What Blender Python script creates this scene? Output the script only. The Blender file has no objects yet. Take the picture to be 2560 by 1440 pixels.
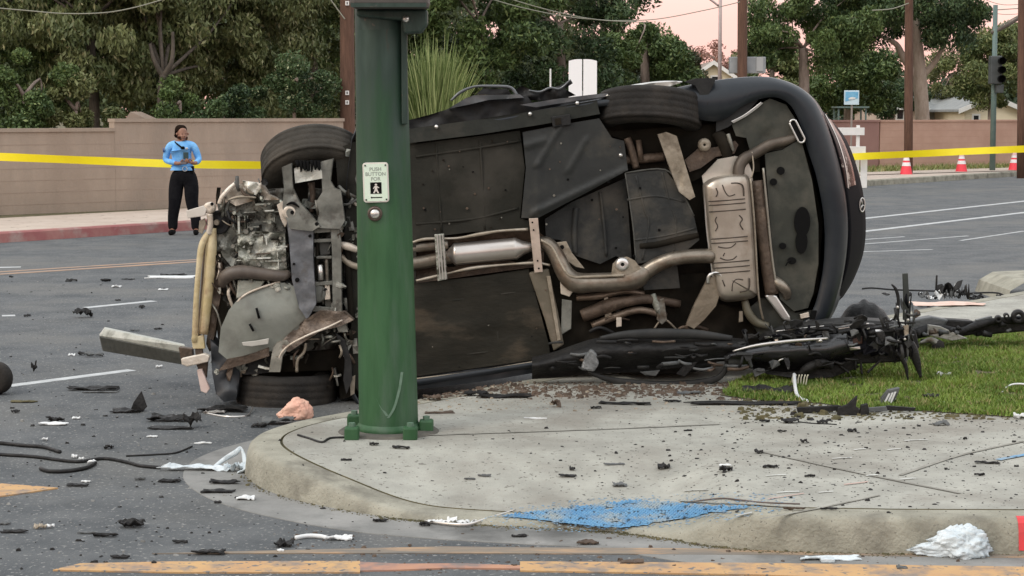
import bpy, bmesh, math, random
import numpy as np
from mathutils import Vector, Matrix, noise
from mathutils.geometry import delaunay_2d_cdt

# ------------------------------------------------------------------ camera, world, sun, exposure
S = bpy.context.scene
COL = S.collection
F, CH, PITCH = 4560.0, 1.82, math.atan(435/4560.0)
cd = bpy.data.cameras.new('camera'); cam = bpy.data.objects.new('camera', cd); COL.objects.link(cam)
cd.sensor_width = 36; cd.lens = F/2560*36; cd.clip_end = 3000; cd.clip_start = 0.1
cam.location = (0, 0, CH); cam.rotation_euler = (math.radians(90)-PITCH, 0, 0)
S.camera = cam
W = bpy.data.worlds.new('World'); S.world = W; W.use_nodes = True
nt = W.node_tree; nt.nodes.clear()
out = nt.nodes.new('ShaderNodeOutputWorld'); bg = nt.nodes.new('ShaderNodeBackground')
sky = nt.nodes.new('ShaderNodeTexSky'); sky.sky_type = 'NISHITA'; sky.sun_disc = False
SUN_EL, SUN_AZ = math.radians(16), math.radians(-128)      # azimuth from +Y towards +X
sky.sun_elevation = SUN_EL; sky.sun_rotation = SUN_AZ; sky.dust_density = 4; sky.air_density = 1.2
# thin evening cloud: pale pinkish veil evenly over the whole dome
mx = nt.nodes.new('ShaderNodeMix'); mx.data_type = 'RGBA'; mx.inputs[0].default_value = 0.80
nt.links.new(sky.outputs[0], mx.inputs[6])
cn = nt.nodes.new('ShaderNodeTexNoise'); cn.inputs['Scale'].default_value = 2.2; cn.inputs['Detail'].default_value = 5
tcw = nt.nodes.new('ShaderNodeTexCoord'); mpw = nt.nodes.new('ShaderNodeMapping'); mpw.inputs['Scale'].default_value = (1, 1, 5)
nt.links.new(tcw.outputs['Generated'], mpw.inputs[0]); nt.links.new(mpw.outputs[0], cn.inputs['Vector'])
rw = nt.nodes.new('ShaderNodeValToRGB'); rw.color_ramp.elements[0].position = 0.35; rw.color_ramp.elements[1].position = 0.7
rw.color_ramp.elements[0].color = (.90, .90, .92, 1); rw.color_ramp.elements[1].color = (1.08, 1.07, 1.07, 1)
nt.links.new(cn.outputs[0], rw.inputs[0])
sx_ = nt.nodes.new('ShaderNodeSeparateXYZ'); nt.links.new(tcw.outputs['Generated'], sx_.inputs[0])
rh_ = nt.nodes.new('ShaderNodeValToRGB'); nt.links.new(sx_.outputs[2], rh_.inputs[0])
rh_.color_ramp.elements[0].position = 0.0; rh_.color_ramp.elements[0].color = (1.32, .70, .58, 1)
rh_.color_ramp.elements[1].position = 0.6; rh_.color_ramp.elements[1].color = (1.33, 1.38, 1.42, 1)
e_ = rh_.color_ramp.elements.new(.10); e_.color = (1.34, .96, .86, 1)
e_ = rh_.color_ramp.elements.new(.26); e_.color = (1.30, 1.26, 1.22, 1)
ml_ = nt.nodes.new('ShaderNodeMix'); ml_.data_type = 'RGBA'; ml_.blend_type = 'MULTIPLY'; ml_.inputs[0].default_value = 1
nt.links.new(rw.outputs[0], ml_.inputs[6]); nt.links.new(rh_.outputs[0], ml_.inputs[7])
sc_ = nt.nodes.new('ShaderNodeVectorMath'); sc_.operation = 'SCALE'; sc_.inputs['Scale'].default_value = 12.5
nt.links.new(ml_.outputs[2], sc_.inputs[0]); nt.links.new(sc_.outputs[0], mx.inputs[7])
nt.links.new(mx.outputs[2], bg.inputs[0]); bg.inputs[1].default_value = 0.10
nt.links.new(bg.outputs[0], out.inputs[0])
sl = bpy.data.lights.new('sun', 'SUN'); so = bpy.data.objects.new('sun', sl); COL.objects.link(so)
sl.energy = 1.1; sl.angle = math.radians(14); sl.color = (1, 0.93, 0.84)
sd = Vector((math.sin(SUN_AZ)*math.cos(SUN_EL+0.5), math.cos(SUN_AZ)*math.cos(SUN_EL+0.5), math.sin(SUN_EL+0.5)))
so.rotation_euler = sd.to_track_quat('Z', 'Y').to_euler()
S.view_settings.view_transform = 'Standard'; S.view_settings.look = 'None'
S.view_settings.gamma = 1; S.view_settings.exposure = 0.0; S.view_settings.use_curve_mapping = False

# ------------------------------------------------------------------ geometry helpers
FW = Vector((0, math.cos(PITCH), -math.sin(PITCH))); UP = Vector((0, math.sin(PITCH), math.cos(PITCH)))
def ray(px, py): return FW + Vector(((px-1280)/F, 0, 0)) + UP*((720-py)/F)
def G(px, py, z=0.0):                       # place on level z
    d = ray(px, py); t = (z-CH)/d.z; return Vector((0, 0, CH)) + d*t
def D(px, py, Y):                           # place at distance Y
    d = ray(px, py); return Vector((0, 0, CH)) + d*(Y/d.y)
KCAR = 0.05; ACAR = 11.42
def P(px, py, w=0.0):                       # place on the plane of the car's underside, w metres behind it
    d = ray(px, py); t = (ACAR+w)/(d.y-KCAR*d.x); return Vector((0, 0, CH)) + d*t
PXM = 11.45/F                               # metres per photo pixel at the car

def crom(pts, n=6, closed=False):           # Catmull-Rom through points (any tuple length)
    pts = [np.array(p, float) for p in pts]; out = []
    N = len(pts); rng_ = range(N if closed else N-1)
    for i in rng_:
        if closed: a, b, c, d = pts[i-1], pts[i], pts[(i+1) % N], pts[(i+2) % N]
        else: a, b, c, d = pts[max(i-1, 0)], pts[i], pts[i+1], pts[min(i+2, N-1)]
        for k in range(n):
            t = k/n
            out.append(0.5*((2*b)+(-a+c)*t+(2*a-5*b+4*c-d)*t*t+(-a+3*b-3*c+d)*t**3))
    if not closed: out.append(pts[-1])
    return out

class MB:
    def __init__(s): s.v = []; s.f = []
    def add(s, v, f):
        o = len(s.v); s.v += [Vector(p) for p in v]; s.f += [tuple(i+o for i in q) for q in f]; return s
    def box(s, c, d, rot=None):
        c = Vector(c); R = rot.to_matrix() if rot is not None and hasattr(rot, 'to_matrix') else (rot or Matrix.Identity(3))
        v = [c + R @ Vector((x*d[0]/2, y*d[1]/2, z*d[2]/2)) for x in (-1, 1) for y in (-1, 1) for z in (-1, 1)]
        return s.add(v, [(0, 1, 3, 2), (4, 6, 7, 5), (0, 4, 5, 1), (2, 3, 7, 6), (0, 2, 6, 4), (1, 5, 7, 3)])
    def prism(s, front, vec):
        front = [Vector(p) for p in front]; n = len(front); vec = Vector(vec)
        return s.add(front+[p+vec for p in front], [tuple(range(n)), tuple(range(2*n-1, n-1, -1))]+[(i, i+n, (i+1) % n+n, (i+1) % n) for i in range(n)])
    def tube(s, pts, r, sides=10, smooth=4, cap=True, flat=1.0):
        rs = r if isinstance(r, (list, tuple)) else [r]*len(pts)
        q = [(*p, a) for p, a in zip(pts, rs)]
        if smooth and len(q) > 2: q = crom(q, smooth)
        ps = [Vector(a[:3]) for a in q]; rr = [float(a[3]) for a in q]
        ring = []; prev = None
        for i, p in enumerate(ps):
            t = (ps[min(i+1, len(ps)-1)]-ps[max(i-1, 0)])
            if t.length < 1e-9: t = Vector((0, 0, 1))
            t.normalize()
            if prev is None:
                a = Vector((0, 1, 0)) if abs(t.y) < 0.9 else Vector((1, 0, 0)); u = t.cross(a).normalized()
            else: u = (prev - t*prev.dot(t)).normalized()
            prev = u; w = t.cross(u)
            ring.append([p+(u*math.cos(2*math.pi*k/sides)+w*flat*math.sin(2*math.pi*k/sides))*rr[i] for k in range(sides)])
        v = [x for R_ in ring for x in R_]; f = []
        for i in range(len(ring)-1):
            for k in range(sides):
                a = i*sides+k; b = i*sides+(k+1) % sides; f.append((a, b, b+sides, a+sides))
        if cap: f.append(tuple(range(sides-1, -1, -1))); f.append(tuple(len(v)-sides+k for k in range(sides)))
        return s.add(v, f)
    def rev(s, prof, c, ax, seg=32, squash=1.0):         # prof [(radius, along axis)]
        c = Vector(c); ax = Vector(ax).normalized(); a = Vector((0, 1, 0)) if abs(ax.y) < .9 else Vector((1, 0, 0))
        u = ax.cross(a).normalized(); w = ax.cross(u); v = []; f = []
        for r, h in prof:
            for k in range(seg):
                t = 2*math.pi*k/seg; v.append(c+ax*h+(u*math.cos(t)+w*math.sin(t)*squash)*r)
        for i in range(len(prof)-1):
            for k in range(seg):
                a_ = i*seg+k; b_ = i*seg+(k+1) % seg; f.append((a_, b_, b_+seg, a_+seg))
        return s.add(v, f)
    def loft(s, rows, close=False):
        n = len(rows[0]); v = [p for r in rows for p in r]; f = []
        for i in range(len(rows)-1):
            for k in range(n if close else n-1):
                a = i*n+k; b = i*n+(k+1) % n; f.append((a, b, b+n, a+n))
        return s.add(v, f)
    def rock(s, c, sx, sy, sz, rnd, n=7):
        c = Vector(c); top = []; a0 = rnd.random()*6.28
        bot = [c+Vector((math.cos(a0+6.283*k/n)*sx*rnd.uniform(.6, 1), math.sin(a0+6.283*k/n)*sy*rnd.uniform(.6, 1), 0)) for k in range(n)]
        top = [c+(p-c)*rnd.uniform(.4, .9)+Vector((0, 0, sz*rnd.uniform(.5, 1))) for p in bot]
        return s.add(bot+top, [tuple(range(n-1, -1, -1)), tuple(range(n, 2*n))]+[(i, (i+1) % n, (i+1) % n+n, i+n) for i in range(n)])

ROOT = {}
def tag(o, label=None, cat=None, group=None, kind=None):
    if label: o['label'] = label
    if cat: o['category'] = cat
    if group: o['group'] = group
    if kind: o['kind'] = kind
    return o
def thing(name, label, cat, loc, group=None):
    o = bpy.data.objects.new(name, None); COL.objects.link(o); o.location = Vector(loc); o.empty_display_size = .1
    ROOT[o.name] = Vector(loc); return tag(o, label, cat, group)
def build(name, mb, m, parent=None, smooth=False, bevel=0, sub=0, kind=None, label=None, cat=None, group=None, auto=False):
    me = bpy.data.meshes.new(name)
    if parent is not None: org = ROOT[parent.name]
    elif kind: org = Vector((0, 0, 0))
    else:
        xs = [p.x for p in mb.v]; ys = [p.y for p in mb.v]; zs = [p.z for p in mb.v]
        org = Vector(((min(xs)+max(xs))/2, (min(ys)+max(ys))/2, min(zs)))
    me.from_pydata([tuple(p-org) for p in mb.v], [], mb.f)
    me.materials.append(m)
    if not auto:
        bm = bmesh.new(); bm.from_mesh(me); bmesh.ops.recalc_face_normals(bm, faces=bm.faces); bm.to_mesh(me); bm.free()
    if smooth: me.polygons.foreach_set('use_smooth', [True]*len(me.polygons))
    o = bpy.data.objects.new(name, me); COL.objects.link(o); ROOT[o.name] = org
    if parent is not None: o.parent = parent
    else: o.location = org
    if bevel:
        b = o.modifiers.new('bevel', 'BEVEL'); b.width = bevel; b.segments = 2; b.limit_method = 'ANGLE'; b.angle_limit = math.radians(35)
    if sub:
        b = o.modifiers.new('sub', 'SUBSURF'); b.levels = sub; b.render_levels = sub
    return tag(o, label, cat, group, kind)

# ------------------------------------------------------------------ materials
MATS = {}
def mat(name, c1, c2=None, scale=8, rough=.6, metal=0, bump=.0, bscale=None, c3=None, s3=1.5, t3=(.55, .75), coat=0, rough2=None,
        detail=6, stretch=(1, 1, 1), lo=.35, hi=.65, trans=0, alpha=1, spec=.5, attr=None, speck=None):
    if name in MATS: return MATS[name]
    m = bpy.data.materials.new(name); m.use_nodes = True; n = m.node_tree.nodes; l = m.node_tree.links
    b = n['Principled BSDF']; tc = n.new('ShaderNodeTexCoord'); mp = n.new('ShaderNodeMapping'); mp.inputs['Scale'].default_value = stretch
    geo = n.new('ShaderNodeNewGeometry'); l.new(geo.outputs['Position'], mp.inputs[0])
    b.inputs['Roughness'].default_value = rough; b.inputs['Metallic'].default_value = metal
    b.inputs['Coat Weight'].default_value = coat; b.inputs['Specular IOR Level'].default_value = spec
    col = None
    if c2 is not None:
        t = n.new('ShaderNodeTexNoise'); t.inputs['Scale'].default_value = scale; t.inputs['Detail'].default_value = detail; t.inputs['Roughness'].default_value = .62
        l.new(mp.outputs[0], t.inputs['Vector'])
        r = n.new('ShaderNodeValToRGB'); r.color_ramp.elements[0].position = lo; r.color_ramp.elements[1].position = hi
        r.color_ramp.elements[0].color = (*c1, 1); r.color_ramp.elements[1].color = (*c2, 1)
        l.new(t.outputs['Fac'], r.inputs[0]); col = r.outputs[0]
        if rough2 is not None:
            mr = n.new('ShaderNodeMapRange'); l.new(t.outputs['Fac'], mr.inputs[0]); mr.inputs[1].default_value = lo; mr.inputs[2].default_value = hi
            mr.inputs[3].default_value = rough; mr.inputs[4].default_value = rough2; l.new(mr.outputs[0], b.inputs['Roughness'])
    if c3 is not None:
        t = n.new('ShaderNodeTexNoise'); t.inputs['Scale'].default_value = s3; t.inputs['Detail'].default_value = 5; l.new(mp.outputs[0], t.inputs['Vector'])
        t.inputs['Roughness'].default_value = .6
        mr = n.new('ShaderNodeMapRange'); l.new(t.outputs['Fac'], mr.inputs[0]); mr.inputs[1].default_value = t3[0]; mr.inputs[2].default_value = t3[1]
        mxn = n.new('ShaderNodeMix'); mxn.data_type = 'RGBA'; l.new(mr.outputs[0], mxn.inputs[0])
        if col: l.new(col, mxn.inputs[6])
        else: mxn.inputs[6].default_value = (*c1, 1)
        mxn.inputs[7].default_value = (*c3, 1); col = mxn.outputs[2]
    if speck is not None:                                  # fine specks: (colour, scale, threshold)
        t = n.new('ShaderNodeTexNoise'); t.inputs['Scale'].default_value = speck[1]; t.inputs['Detail'].default_value = 2; l.new(geo.outputs['Position'], t.inputs['Vector'])
        mr = n.new('ShaderNodeMapRange'); l.new(t.outputs['Fac'], mr.inputs[0]); mr.inputs[1].default_value = speck[2]; mr.inputs[2].default_value = speck[2]+.05
        mxn = n.new('ShaderNodeMix'); mxn.data_type = 'RGBA'; l.new(mr.outputs[0], mxn.inputs[0])
        if col: l.new(col, mxn.inputs[6])
        else: mxn.inputs[6].default_value = (*c1, 1)
        mxn.inputs[7].default_value = (*speck[0], 1); col = mxn.outputs[2]
    if attr:
        a = n.new('ShaderNodeAttribute'); a.attribute_name = attr; l.new(a.outputs['Color'], b.inputs['Base Color'])
        b.inputs['Subsurface Weight'].default_value = 0
    elif col: l.new(col, b.inputs['Base Color'])
    else: b.inputs['Base Color'].default_value = (*c1, 1)
    if bump:
        t = n.new('ShaderNodeTexNoise'); t.inputs['Scale'].default_value = bscale or scale*4; t.inputs['Detail'].default_value = 6; l.new(mp.outputs[0], t.inputs['Vector'])
        bp = n.new('ShaderNodeBump'); bp.inputs['Strength'].default_value = bump; bp.inputs['Distance'].default_value = .02
        l.new(t.outputs['Fac'], bp.inputs['Height']); l.new(bp.outputs[0], b.inputs['Normal'])
    if trans: b.inputs['Transmission Weight'].default_value = trans
    MATS[name] = m; return m

M_asph = mat('asphalt', (.060, .067, .072), (.112, .118, .120), 2.6, .85, bump=.6, bscale=75, c3=(.140, .138, .128), s3=.6, t3=(.48, .74), speck=((.24, .24, .23), 42, .62))
M_gut = mat('gutter_concrete', (.18, .18, .17), (.27, .265, .25), 3, .85, bump=.3, bscale=50, c3=(.09, .09, .085), s3=2, t3=(.5, .7))
M_conc = mat('sidewalk_concrete', (.28, .275, .24), (.40, .395, .345), 3.2, .85, bump=.4, bscale=80, c3=(.20, .18, .15), s3=1.3, t3=(.47, .74), speck=((.14, .13, .11), 40, .64))
M_kerb = mat('kerb_concrete', (.25, .24, .19), (.36, .345, .28), 5, .9, bump=.5, bscale=60, c3=(.13, .12, .095), s3=3.2, t3=(.50, .72), speck=((.16, .15, .12), 80, .66))
M_redk = mat('red_kerb_paint', (.30, .10, .10), (.36, .17, .15), 3, .8, c3=(.36, .27, .24), s3=2.5, t3=(.5, .66), bump=.2)
M_yel = mat('yellow_road_paint', (.52, .32, .14), (.46, .27, .13), 5, .8, c3=(.22, .18, .15), s3=7, t3=(.47, .64), bump=.2, speck=((.15, .14, .13), 30, .62))
M_yelw = mat('worn_yellow_paint', (.26, .20, .14), (.15, .14, .125), 5, .85, c3=(.38, .25, .15), s3=6, t3=(.5, .64), bump=.2, stretch=(.5, 3, 1))
M_org = mat('orange_line_paint', (.42, .26, .16), (.26, .2, .16), 3, .75, bump=.2)
M_wht = mat('white_road_paint', (.52, .54, .54), (.35, .36, .36), 7, .7, bump=.2)
M_wall = mat('stucco_wall', (.33, .26, .205), (.40, .32, .255), 1.6, .9, bump=.4, bscale=30, c3=(.265, .22, .18), s3=1.0, t3=(.46, .74), stretch=(1, 1, .35))
M_wallp = mat('painted_wall', (.45, .28, .215), (.52, .34, .265), 1.2, .9, bump=.2, bscale=20)
M_soil = mat('soil', (.07, .065, .03), (.13, .11, .055), 8, .95, bump=.6)
M_farpave = mat('far_sidewalk', (.42, .34, .28), (.50, .42, .35), 2, .85, bump=.2, speck=((.15, .12, .1), 7, .66))
M_body = mat('dark_blue_paint', (.014, .018, .023), (.026, .030, .035), 3, .30, coat=.12, rough2=.5, spec=.3, c3=(.045, .047, .045), s3=5, t3=(.6, .9))
M_plast = mat('black_plastic', (.010, .010, .011), (.022, .022, .021), 9, .5, rough2=.7, bump=.15, spec=.3)
M_glossb = mat('gloss_black', (.008, .008, .01), None, rough=.55, spec=.03)
M_floor = mat('floor_panel_dirty', (.018, .018, .014), (.031, .029, .023), 3.2, .65, spec=.2, bump=.2, bscale=18, c3=(.050, .046, .039), s3=3.2, t3=(.46, .76), rough2=.85)
M_floor2 = mat('floor_panel_mud', (.017, .016, .012), (.030, .027, .020), 2.6, .75, spec=.2, bump=.25, bscale=18, c3=(.085, .066, .046), s3=2.6, t3=(.52, .75), stretch=(1, 1, 2.2))
M_blug = mat('blue_grey_panel', (.024, .026, .026), (.042, .042, .039), 5, .6, spec=.25, bump=.3, c3=(.075, .068, .056), s3=5, t3=(.46, .74))
M_diff = mat('grey_green_panel', (.030, .032, .026), (.048, .050, .041), 3, .6, spec=.25, bump=.25, c3=(.095, .09, .072), s3=5, t3=(.45, .75))
M_rub = mat('tyre_rubber', (.018, .017, .016), (.034, .031, .028), 6, .85, bump=.3, bscale=60, c3=(.055, .046, .037), s3=4, t3=(.45, .75), spec=.2)
M_steel = mat('dirty_steel', (.17, .165, .145), (.30, .29, .25), 9, .42, .6, bump=.35, bscale=25, c3=(.10, .07, .045), s3=8, t3=(.52, .7), rough2=.65)
M_alu = mat('cast_aluminium', (.24, .25, .21), (.52, .52, .46), 12, .45, .45, bump=.6, bscale=45, c3=(.07, .07, .05), s3=16, t3=(.5, .62))
M_subf = mat('subframe_metal', (.12, .12, .105), (.24, .24, .21), 7, .5, .25, bump=.3, bscale=20, c3=(.07, .06, .05), s3=8, t3=(.55, .7))
M_muff = mat('muffler_metal', (.40, .35, .29), (.54, .49, .42), 4, .36, .75, bump=.08, c3=(.27, .20, .14), s3=5, t3=(.55, .8))
M_pipe = mat('exhaust_pipe_metal', (.17, .145, .115), (.31, .27, .22), 6, .38, .75, bump=.15, c3=(.14, .085, .05), s3=7, t3=(.5, .75))
M_silv = mat('bright_silver', (.62, .60, .56), (.75, .73, .70), 5, .28, .85)
M_brown = mat('rusty_brown', (.06, .042, .030), (.13, .092, .066), 9, .6, .3, bump=.4, c3=(.22, .165, .12), s3=10, t3=(.58, .75))
M_tan = mat('tan_arm_metal', (.26, .22, .165), (.38, .33, .26), 7, .5, .4, bump=.3, c3=(.12, .09, .06), s3=9, t3=(.55, .75))
M_ylw = mat('yellowed_bar', (.50, .40, .20), (.66, .56, .36), 6, .5, .1, bump=.25, c3=(.32, .2, .12), s3=7, t3=(.56, .72))
M_pale = mat('pale_bent_metal', (.55, .47, .38), (.72, .65, .56), 7, .45, .3, bump=.3, c3=(.25, .18, .13), s3=9, t3=(.58, .72))
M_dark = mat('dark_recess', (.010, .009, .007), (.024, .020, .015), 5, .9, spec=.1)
M_green = mat('green_pole_paint', (.024, .076, .030), (.042, .112, .048), 11, .5, c3=(.080, .125, .088), s3=8, t3=(.52, .78), bump=.15, bscale=16, stretch=(1, 1, .16), spec=.3)
M_greend = mat('weathered_green_paint', (.022, .040, .032), (.046, .072, .060), 14, .5, c3=(.062, .045, .036), s3=7, t3=(.60, .80), bump=.12, stretch=(1, 1, .12), spec=.3, speck=((.10, .085, .07), 22, .66))
def weather_top(m):                    # the paint is greyer above hand height, with a ragged change
    n = m.node_tree.nodes; l = m.node_tree.links; b = n['Principled BSDF']; old = b.inputs['Base Color'].links[0].from_socket
    g = n.new('ShaderNodeNewGeometry'); sp_ = n.new('ShaderNodeSeparateXYZ'); l.new(g.outputs['Position'], sp_.inputs[0])
    t = n.new('ShaderNodeTexNoise'); t.inputs['Scale'].default_value = 7; t.inputs['Detail'].default_value = 5
    mp = n.new('ShaderNodeMapping'); mp.inputs['Scale'].default_value = (1.6, 1.6, .35); l.new(g.outputs['Position'], mp.inputs[0]); l.new(mp.outputs[0], t.inputs['Vector'])
    a = n.new('ShaderNodeMath'); a.operation = 'MULTIPLY_ADD'; l.new(t.outputs['Fac'], a.inputs[0]); a.inputs[1].default_value = 1.5; l.new(sp_.outputs[2], a.inputs[2])
    r = n.new('ShaderNodeMapRange'); l.new(a.outputs[0], r.inputs[0]); r.inputs[1].default_value = 1.95; r.inputs[2].default_value = 2.75
    c = n.new('ShaderNodeValToRGB'); c.color_ramp.elements[0].color = (.020, .040, .030, 1); c.color_ramp.elements[1].color = (.046, .074, .060, 1); c.color_ramp.elements[0].position = .35; c.color_ramp.elements[1].position = .65
    e = c.color_ramp.elements.new(.74); e.color = (.075, .052, .042, 1); l.new(t.outputs['Fac'], c.inputs[0])
    m2 = n.new('ShaderNodeMix'); m2.data_type = 'RGBA'; l.new(r.outputs[0], m2.inputs[0]); l.new(old, m2.inputs[6]); l.new(c.outputs[0], m2.inputs[7]); l.new(m2.outputs[2], b.inputs['Base Color'])
weather_top(M_green)
M_scuff = mat('scuffed_green', (.12, .19, .14), (.07, .14, .085), 20, .6)
M_blk = mat('matte_black', (.006, .006, .006), None, rough=.8, spec=.1)
M_sign = mat('sign_white', (.66, .80, .64), (.72, .82, .70), 30, .45)
M_signrim = mat('sign_rim', (.72, .68, .62), None, rough=.35, metal=.2)
M_grey = mat('print_grey', (.30, .34, .29), None, rough=.5)
M_tape = mat('yellow_tape', (.90, .76, .01), (.86, .70, .01), 4, .4)
M_bark = mat('bark', (.20, .155, .125), (.32, .255, .215), 5, .95, bump=.8, bscale=12, stretch=(2, 2, .5), c3=(.12, .09, .07), s3=3)
M_bark2 = mat('dark_bark', (.055, .045, .035), (.11, .09, .07), 5, .95, bump=.8, bscale=12, stretch=(2, 2, .5))
M_pole = mat('pole_wood', (.085, .045, .03), (.14, .075, .05), 7, .9, bump=.5, bscale=20, stretch=(4, 4, .4))
M_leaf = mat('foliage', (.06, .1, .03), rough=.55, attr='col', spec=.35)
M_white = mat('white_paint', (.78, .78, .76), (.7, .7, .68), 6, .5)
M_bag = mat('white_plastic_bag', (.50, .58, .62), (.66, .71, .73), 8, .35, bump=.9, bscale=22)
M_salm = mat('salmon_bag', (.72, .38, .28), (.78, .5, .38), 8, .5, bump=.4)
M_blue = mat('blue_tactile_paint', (.09, .24, .42), (.15, .33, .50), 9, .7, c3=(.32, .35, .34), s3=8, t3=(.48, .68), bump=.3, speck=((.04, .08, .12), 38, .60))
M_roof = mat('grey_roof', (.19, .20, .20), (.27, .28, .27), 3, .9, bump=.3)
M_house = mat('cream_house', (.76, .68, .50), (.80, .72, .55), 2, .85)
M_houseg = mat('pink_house', (.45, .35, .29), (.5, .4, .33), 2, .85)
M_win = mat('window_glass', (.02, .022, .025), None, rough=.1)
M_cone = mat('cone_pink_orange', (.85, .06, .09), (.80, .05, .07), 4, .5)
M_refl = mat('cone_collar', (.8, .78, .78), None, rough=.4)
M_steelg = mat('signal_green_grey', (.10, .16, .15), (.14, .20, .18), 4, .5)
M_wire = mat('wire_grey', (.24, .24, .19), None, rough=.6)

# ------------------------------------------------------------------ ground, street, sidewalk
def sheet(name, pts, z, m, kind='structure', parent=None):
    mb = MB(); mb.add([Vector((p[0], p[1], z)) for p in pts], [tuple(range(len(pts)))])
    return build(name, mb, m, parent=parent, kind=kind)
sheet('ground', [(-600, -40), (600, -40), (600, 1200), (-600, 1200)], -.012, M_soil)
sd_ = Vector((0.62, 0.78, 0)).normalized(); sn_ = Vector((-sd_.y, sd_.x, 0))      # direction of the street, its far side
kA = G(0, 602); kB = G(480, 576)
def far_line(A, L0, L1): return A+sd_*L0, A+sd_*L1
a0, a1 = far_line(kB, -60, 110)
mbg = MB(); NX, NY = 60, 60
b0_ = a0-sn_*160; b1_ = a1-sn_*160
sheet('road', [(a0.x, a0.y), (a1.x, a1.y), (b1_.x, b1_.y), (b0_.x, b0_.y)], 0.0, M_asph)
# sidewalk with kerb: outline of the kerb's outer top edge
outl = [(12, 7.30), (6, 7.38), (2.1, 7.45), (1.5, 7.47), (1.1, 7.51), (.86, 7.60), (.64, 7.76), (.38, 7.88), (-.05, 7.98), (-.36, 8.07), (-.58, 8.17), (-.81, 8.34), (-1.04, 8.56),
        (-1.22, 8.84), (-1.33, 9.16), (-1.33, 9.5), (-1.19, 9.86), (-.92, 10.22), (-.5, 10.72), (.5, 11.95), (2, 13.8), (4.4, 16.7), (8, 21.1), (30, 48)]
oc = [Vector((a[0], a[1], 0)) for a in crom(outl, 8)]
def dip(x, y):                                # how far the kerb ramp lowers the walk, 0..1
    a = min(1, max(0, (x+1.30)/1.0)); b = min(1, max(0, (1.05-x)/.42)); s = min(a, b); s = s*s*(3-2*s)
    t = min(1, max(0, (9.2-y)/1.05)); t = t*t*(3-2*t)
    return s*t
def zs(x, y): return .15-.125*dip(x, y)
nrm = []
for i in range(len(oc)):
    t = oc[min(i+1, len(oc)-1)]-oc[max(i-1, 0)]; t.normalize(); nrm.append(Vector((t.y, -t.x, 0)))   # into the walk
def ring(d, zf):
    r = []
    for p, n in zip(oc, nrm):
        q = p+n*d; h = zs(q.x, q.y); r.append(Vector((q.x, q.y, zf(h)))) 
    return r
rings = [ring(-.035, lambda h: -.02), ring(-.03, lambda h: h*.12), ring(-.018, lambda h: h*.62), ring(-.006, lambda h: h*.86), ring(.014, lambda h: h*.97), ring(.035, lambda h: h), ring(.15, lambda h: h)]
mb = MB(); mb.loft(rings)
build('kerb', mb, M_kerb, kind='structure', smooth=True)
mb = MB(); mb.loft([ring(.15, lambda h: h), ring(.152, lambda h: h-.012), ring(.162, lambda h: h-.012), ring(.164, lambda h: h+.001)])
build('kerb_joint', mb, M_soil, kind='structure')
inner = [p for p in ring(.164, lambda h: h+.001)]
rnd = random.Random(3)
pts = [(p.x, p.y) for p in inner]+[(30, 7.3)]
edges = [(i, (i+1) % len(pts)) for i in range(len(pts))]
gp = []
for gx in np.arange(-1.3, 2.4, .09):
    for gy in np.arange(7.5, 10.6, .09): gp.append((gx+rnd.uniform(-.02, .02), gy+rnd.uniform(-.02, .02)))
res = delaunay_2d_cdt([Vector(p) for p in pts+gp], edges, [], 1, 1e-4)
mb = MB(); mb.add([Vector((v.x, v.y, zs(v.x, v.y)+.001)) for v in res[0]], [tuple(f) for f in res[2]])
build('sidewalk', mb, M_conc, kind='structure', smooth=True)
# gutter apron
mb = MB(); mb.loft([[Vector((q.x, q.y, zq)) for q in (p-n*d for p, n in zip(oc, nrm))] for d, zq in ((.0, .003), (.18, .003), (.34, .003), (.342, -.003))])
build('gutter', mb, M_gut, kind='structure')
# score lines of the walk (grooves read as narrow dark joints)
def onwalk(px, py):
    z = .15
    for _ in range(14): p = G(px, py, z); z = .5*(z+zs(p.x, p.y))
    p = G(px, py, z)
    return Vector((p.x, p.y, z))
def groove(name, pl, wd, m=M_soil, dz=.005):
    mb = MB(); q = [Vector(a) for a in crom([tuple(onwalk(*p)) for p in pl], 6)]; L = []; R = []
    for i, p in enumerate(q):
        t = (q[min(i+1, len(q)-1)]-q[max(i-1, 0)]); t.normalize(); n = Vector((-t.y, t.x, 0)); up = Vector((0, 0, dz))
        L.append(p+n*wd/2+up); R.append(p-n*wd/2+up)
    mb.loft([L, R]); return build(name, mb, m, kind='structure')
M_joint = mat('joint_dirt', (.17, .16, .135), (.31, .30, .26), 8, .9)
groove('pavement_joint', [(1900, 1130), (2150, 1185), (2400, 1235)], .022, M_joint)
groove('pavement_joint', [(2250, 1190), (2400, 1140), (2560, 1105)], .022, M_joint)
groove('pavement_joint', [(1060, 1090), (1500, 1075), (1800, 1062)], .02, M_joint)
groove('pavement_joint', [(1900, 1300), (2060, 1270), (2200, 1240)], .014, M_joint)
groove('pavement_joint', [(1700, 1255), (1850, 1262), (2000, 1270)], .014, M_joint)
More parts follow.
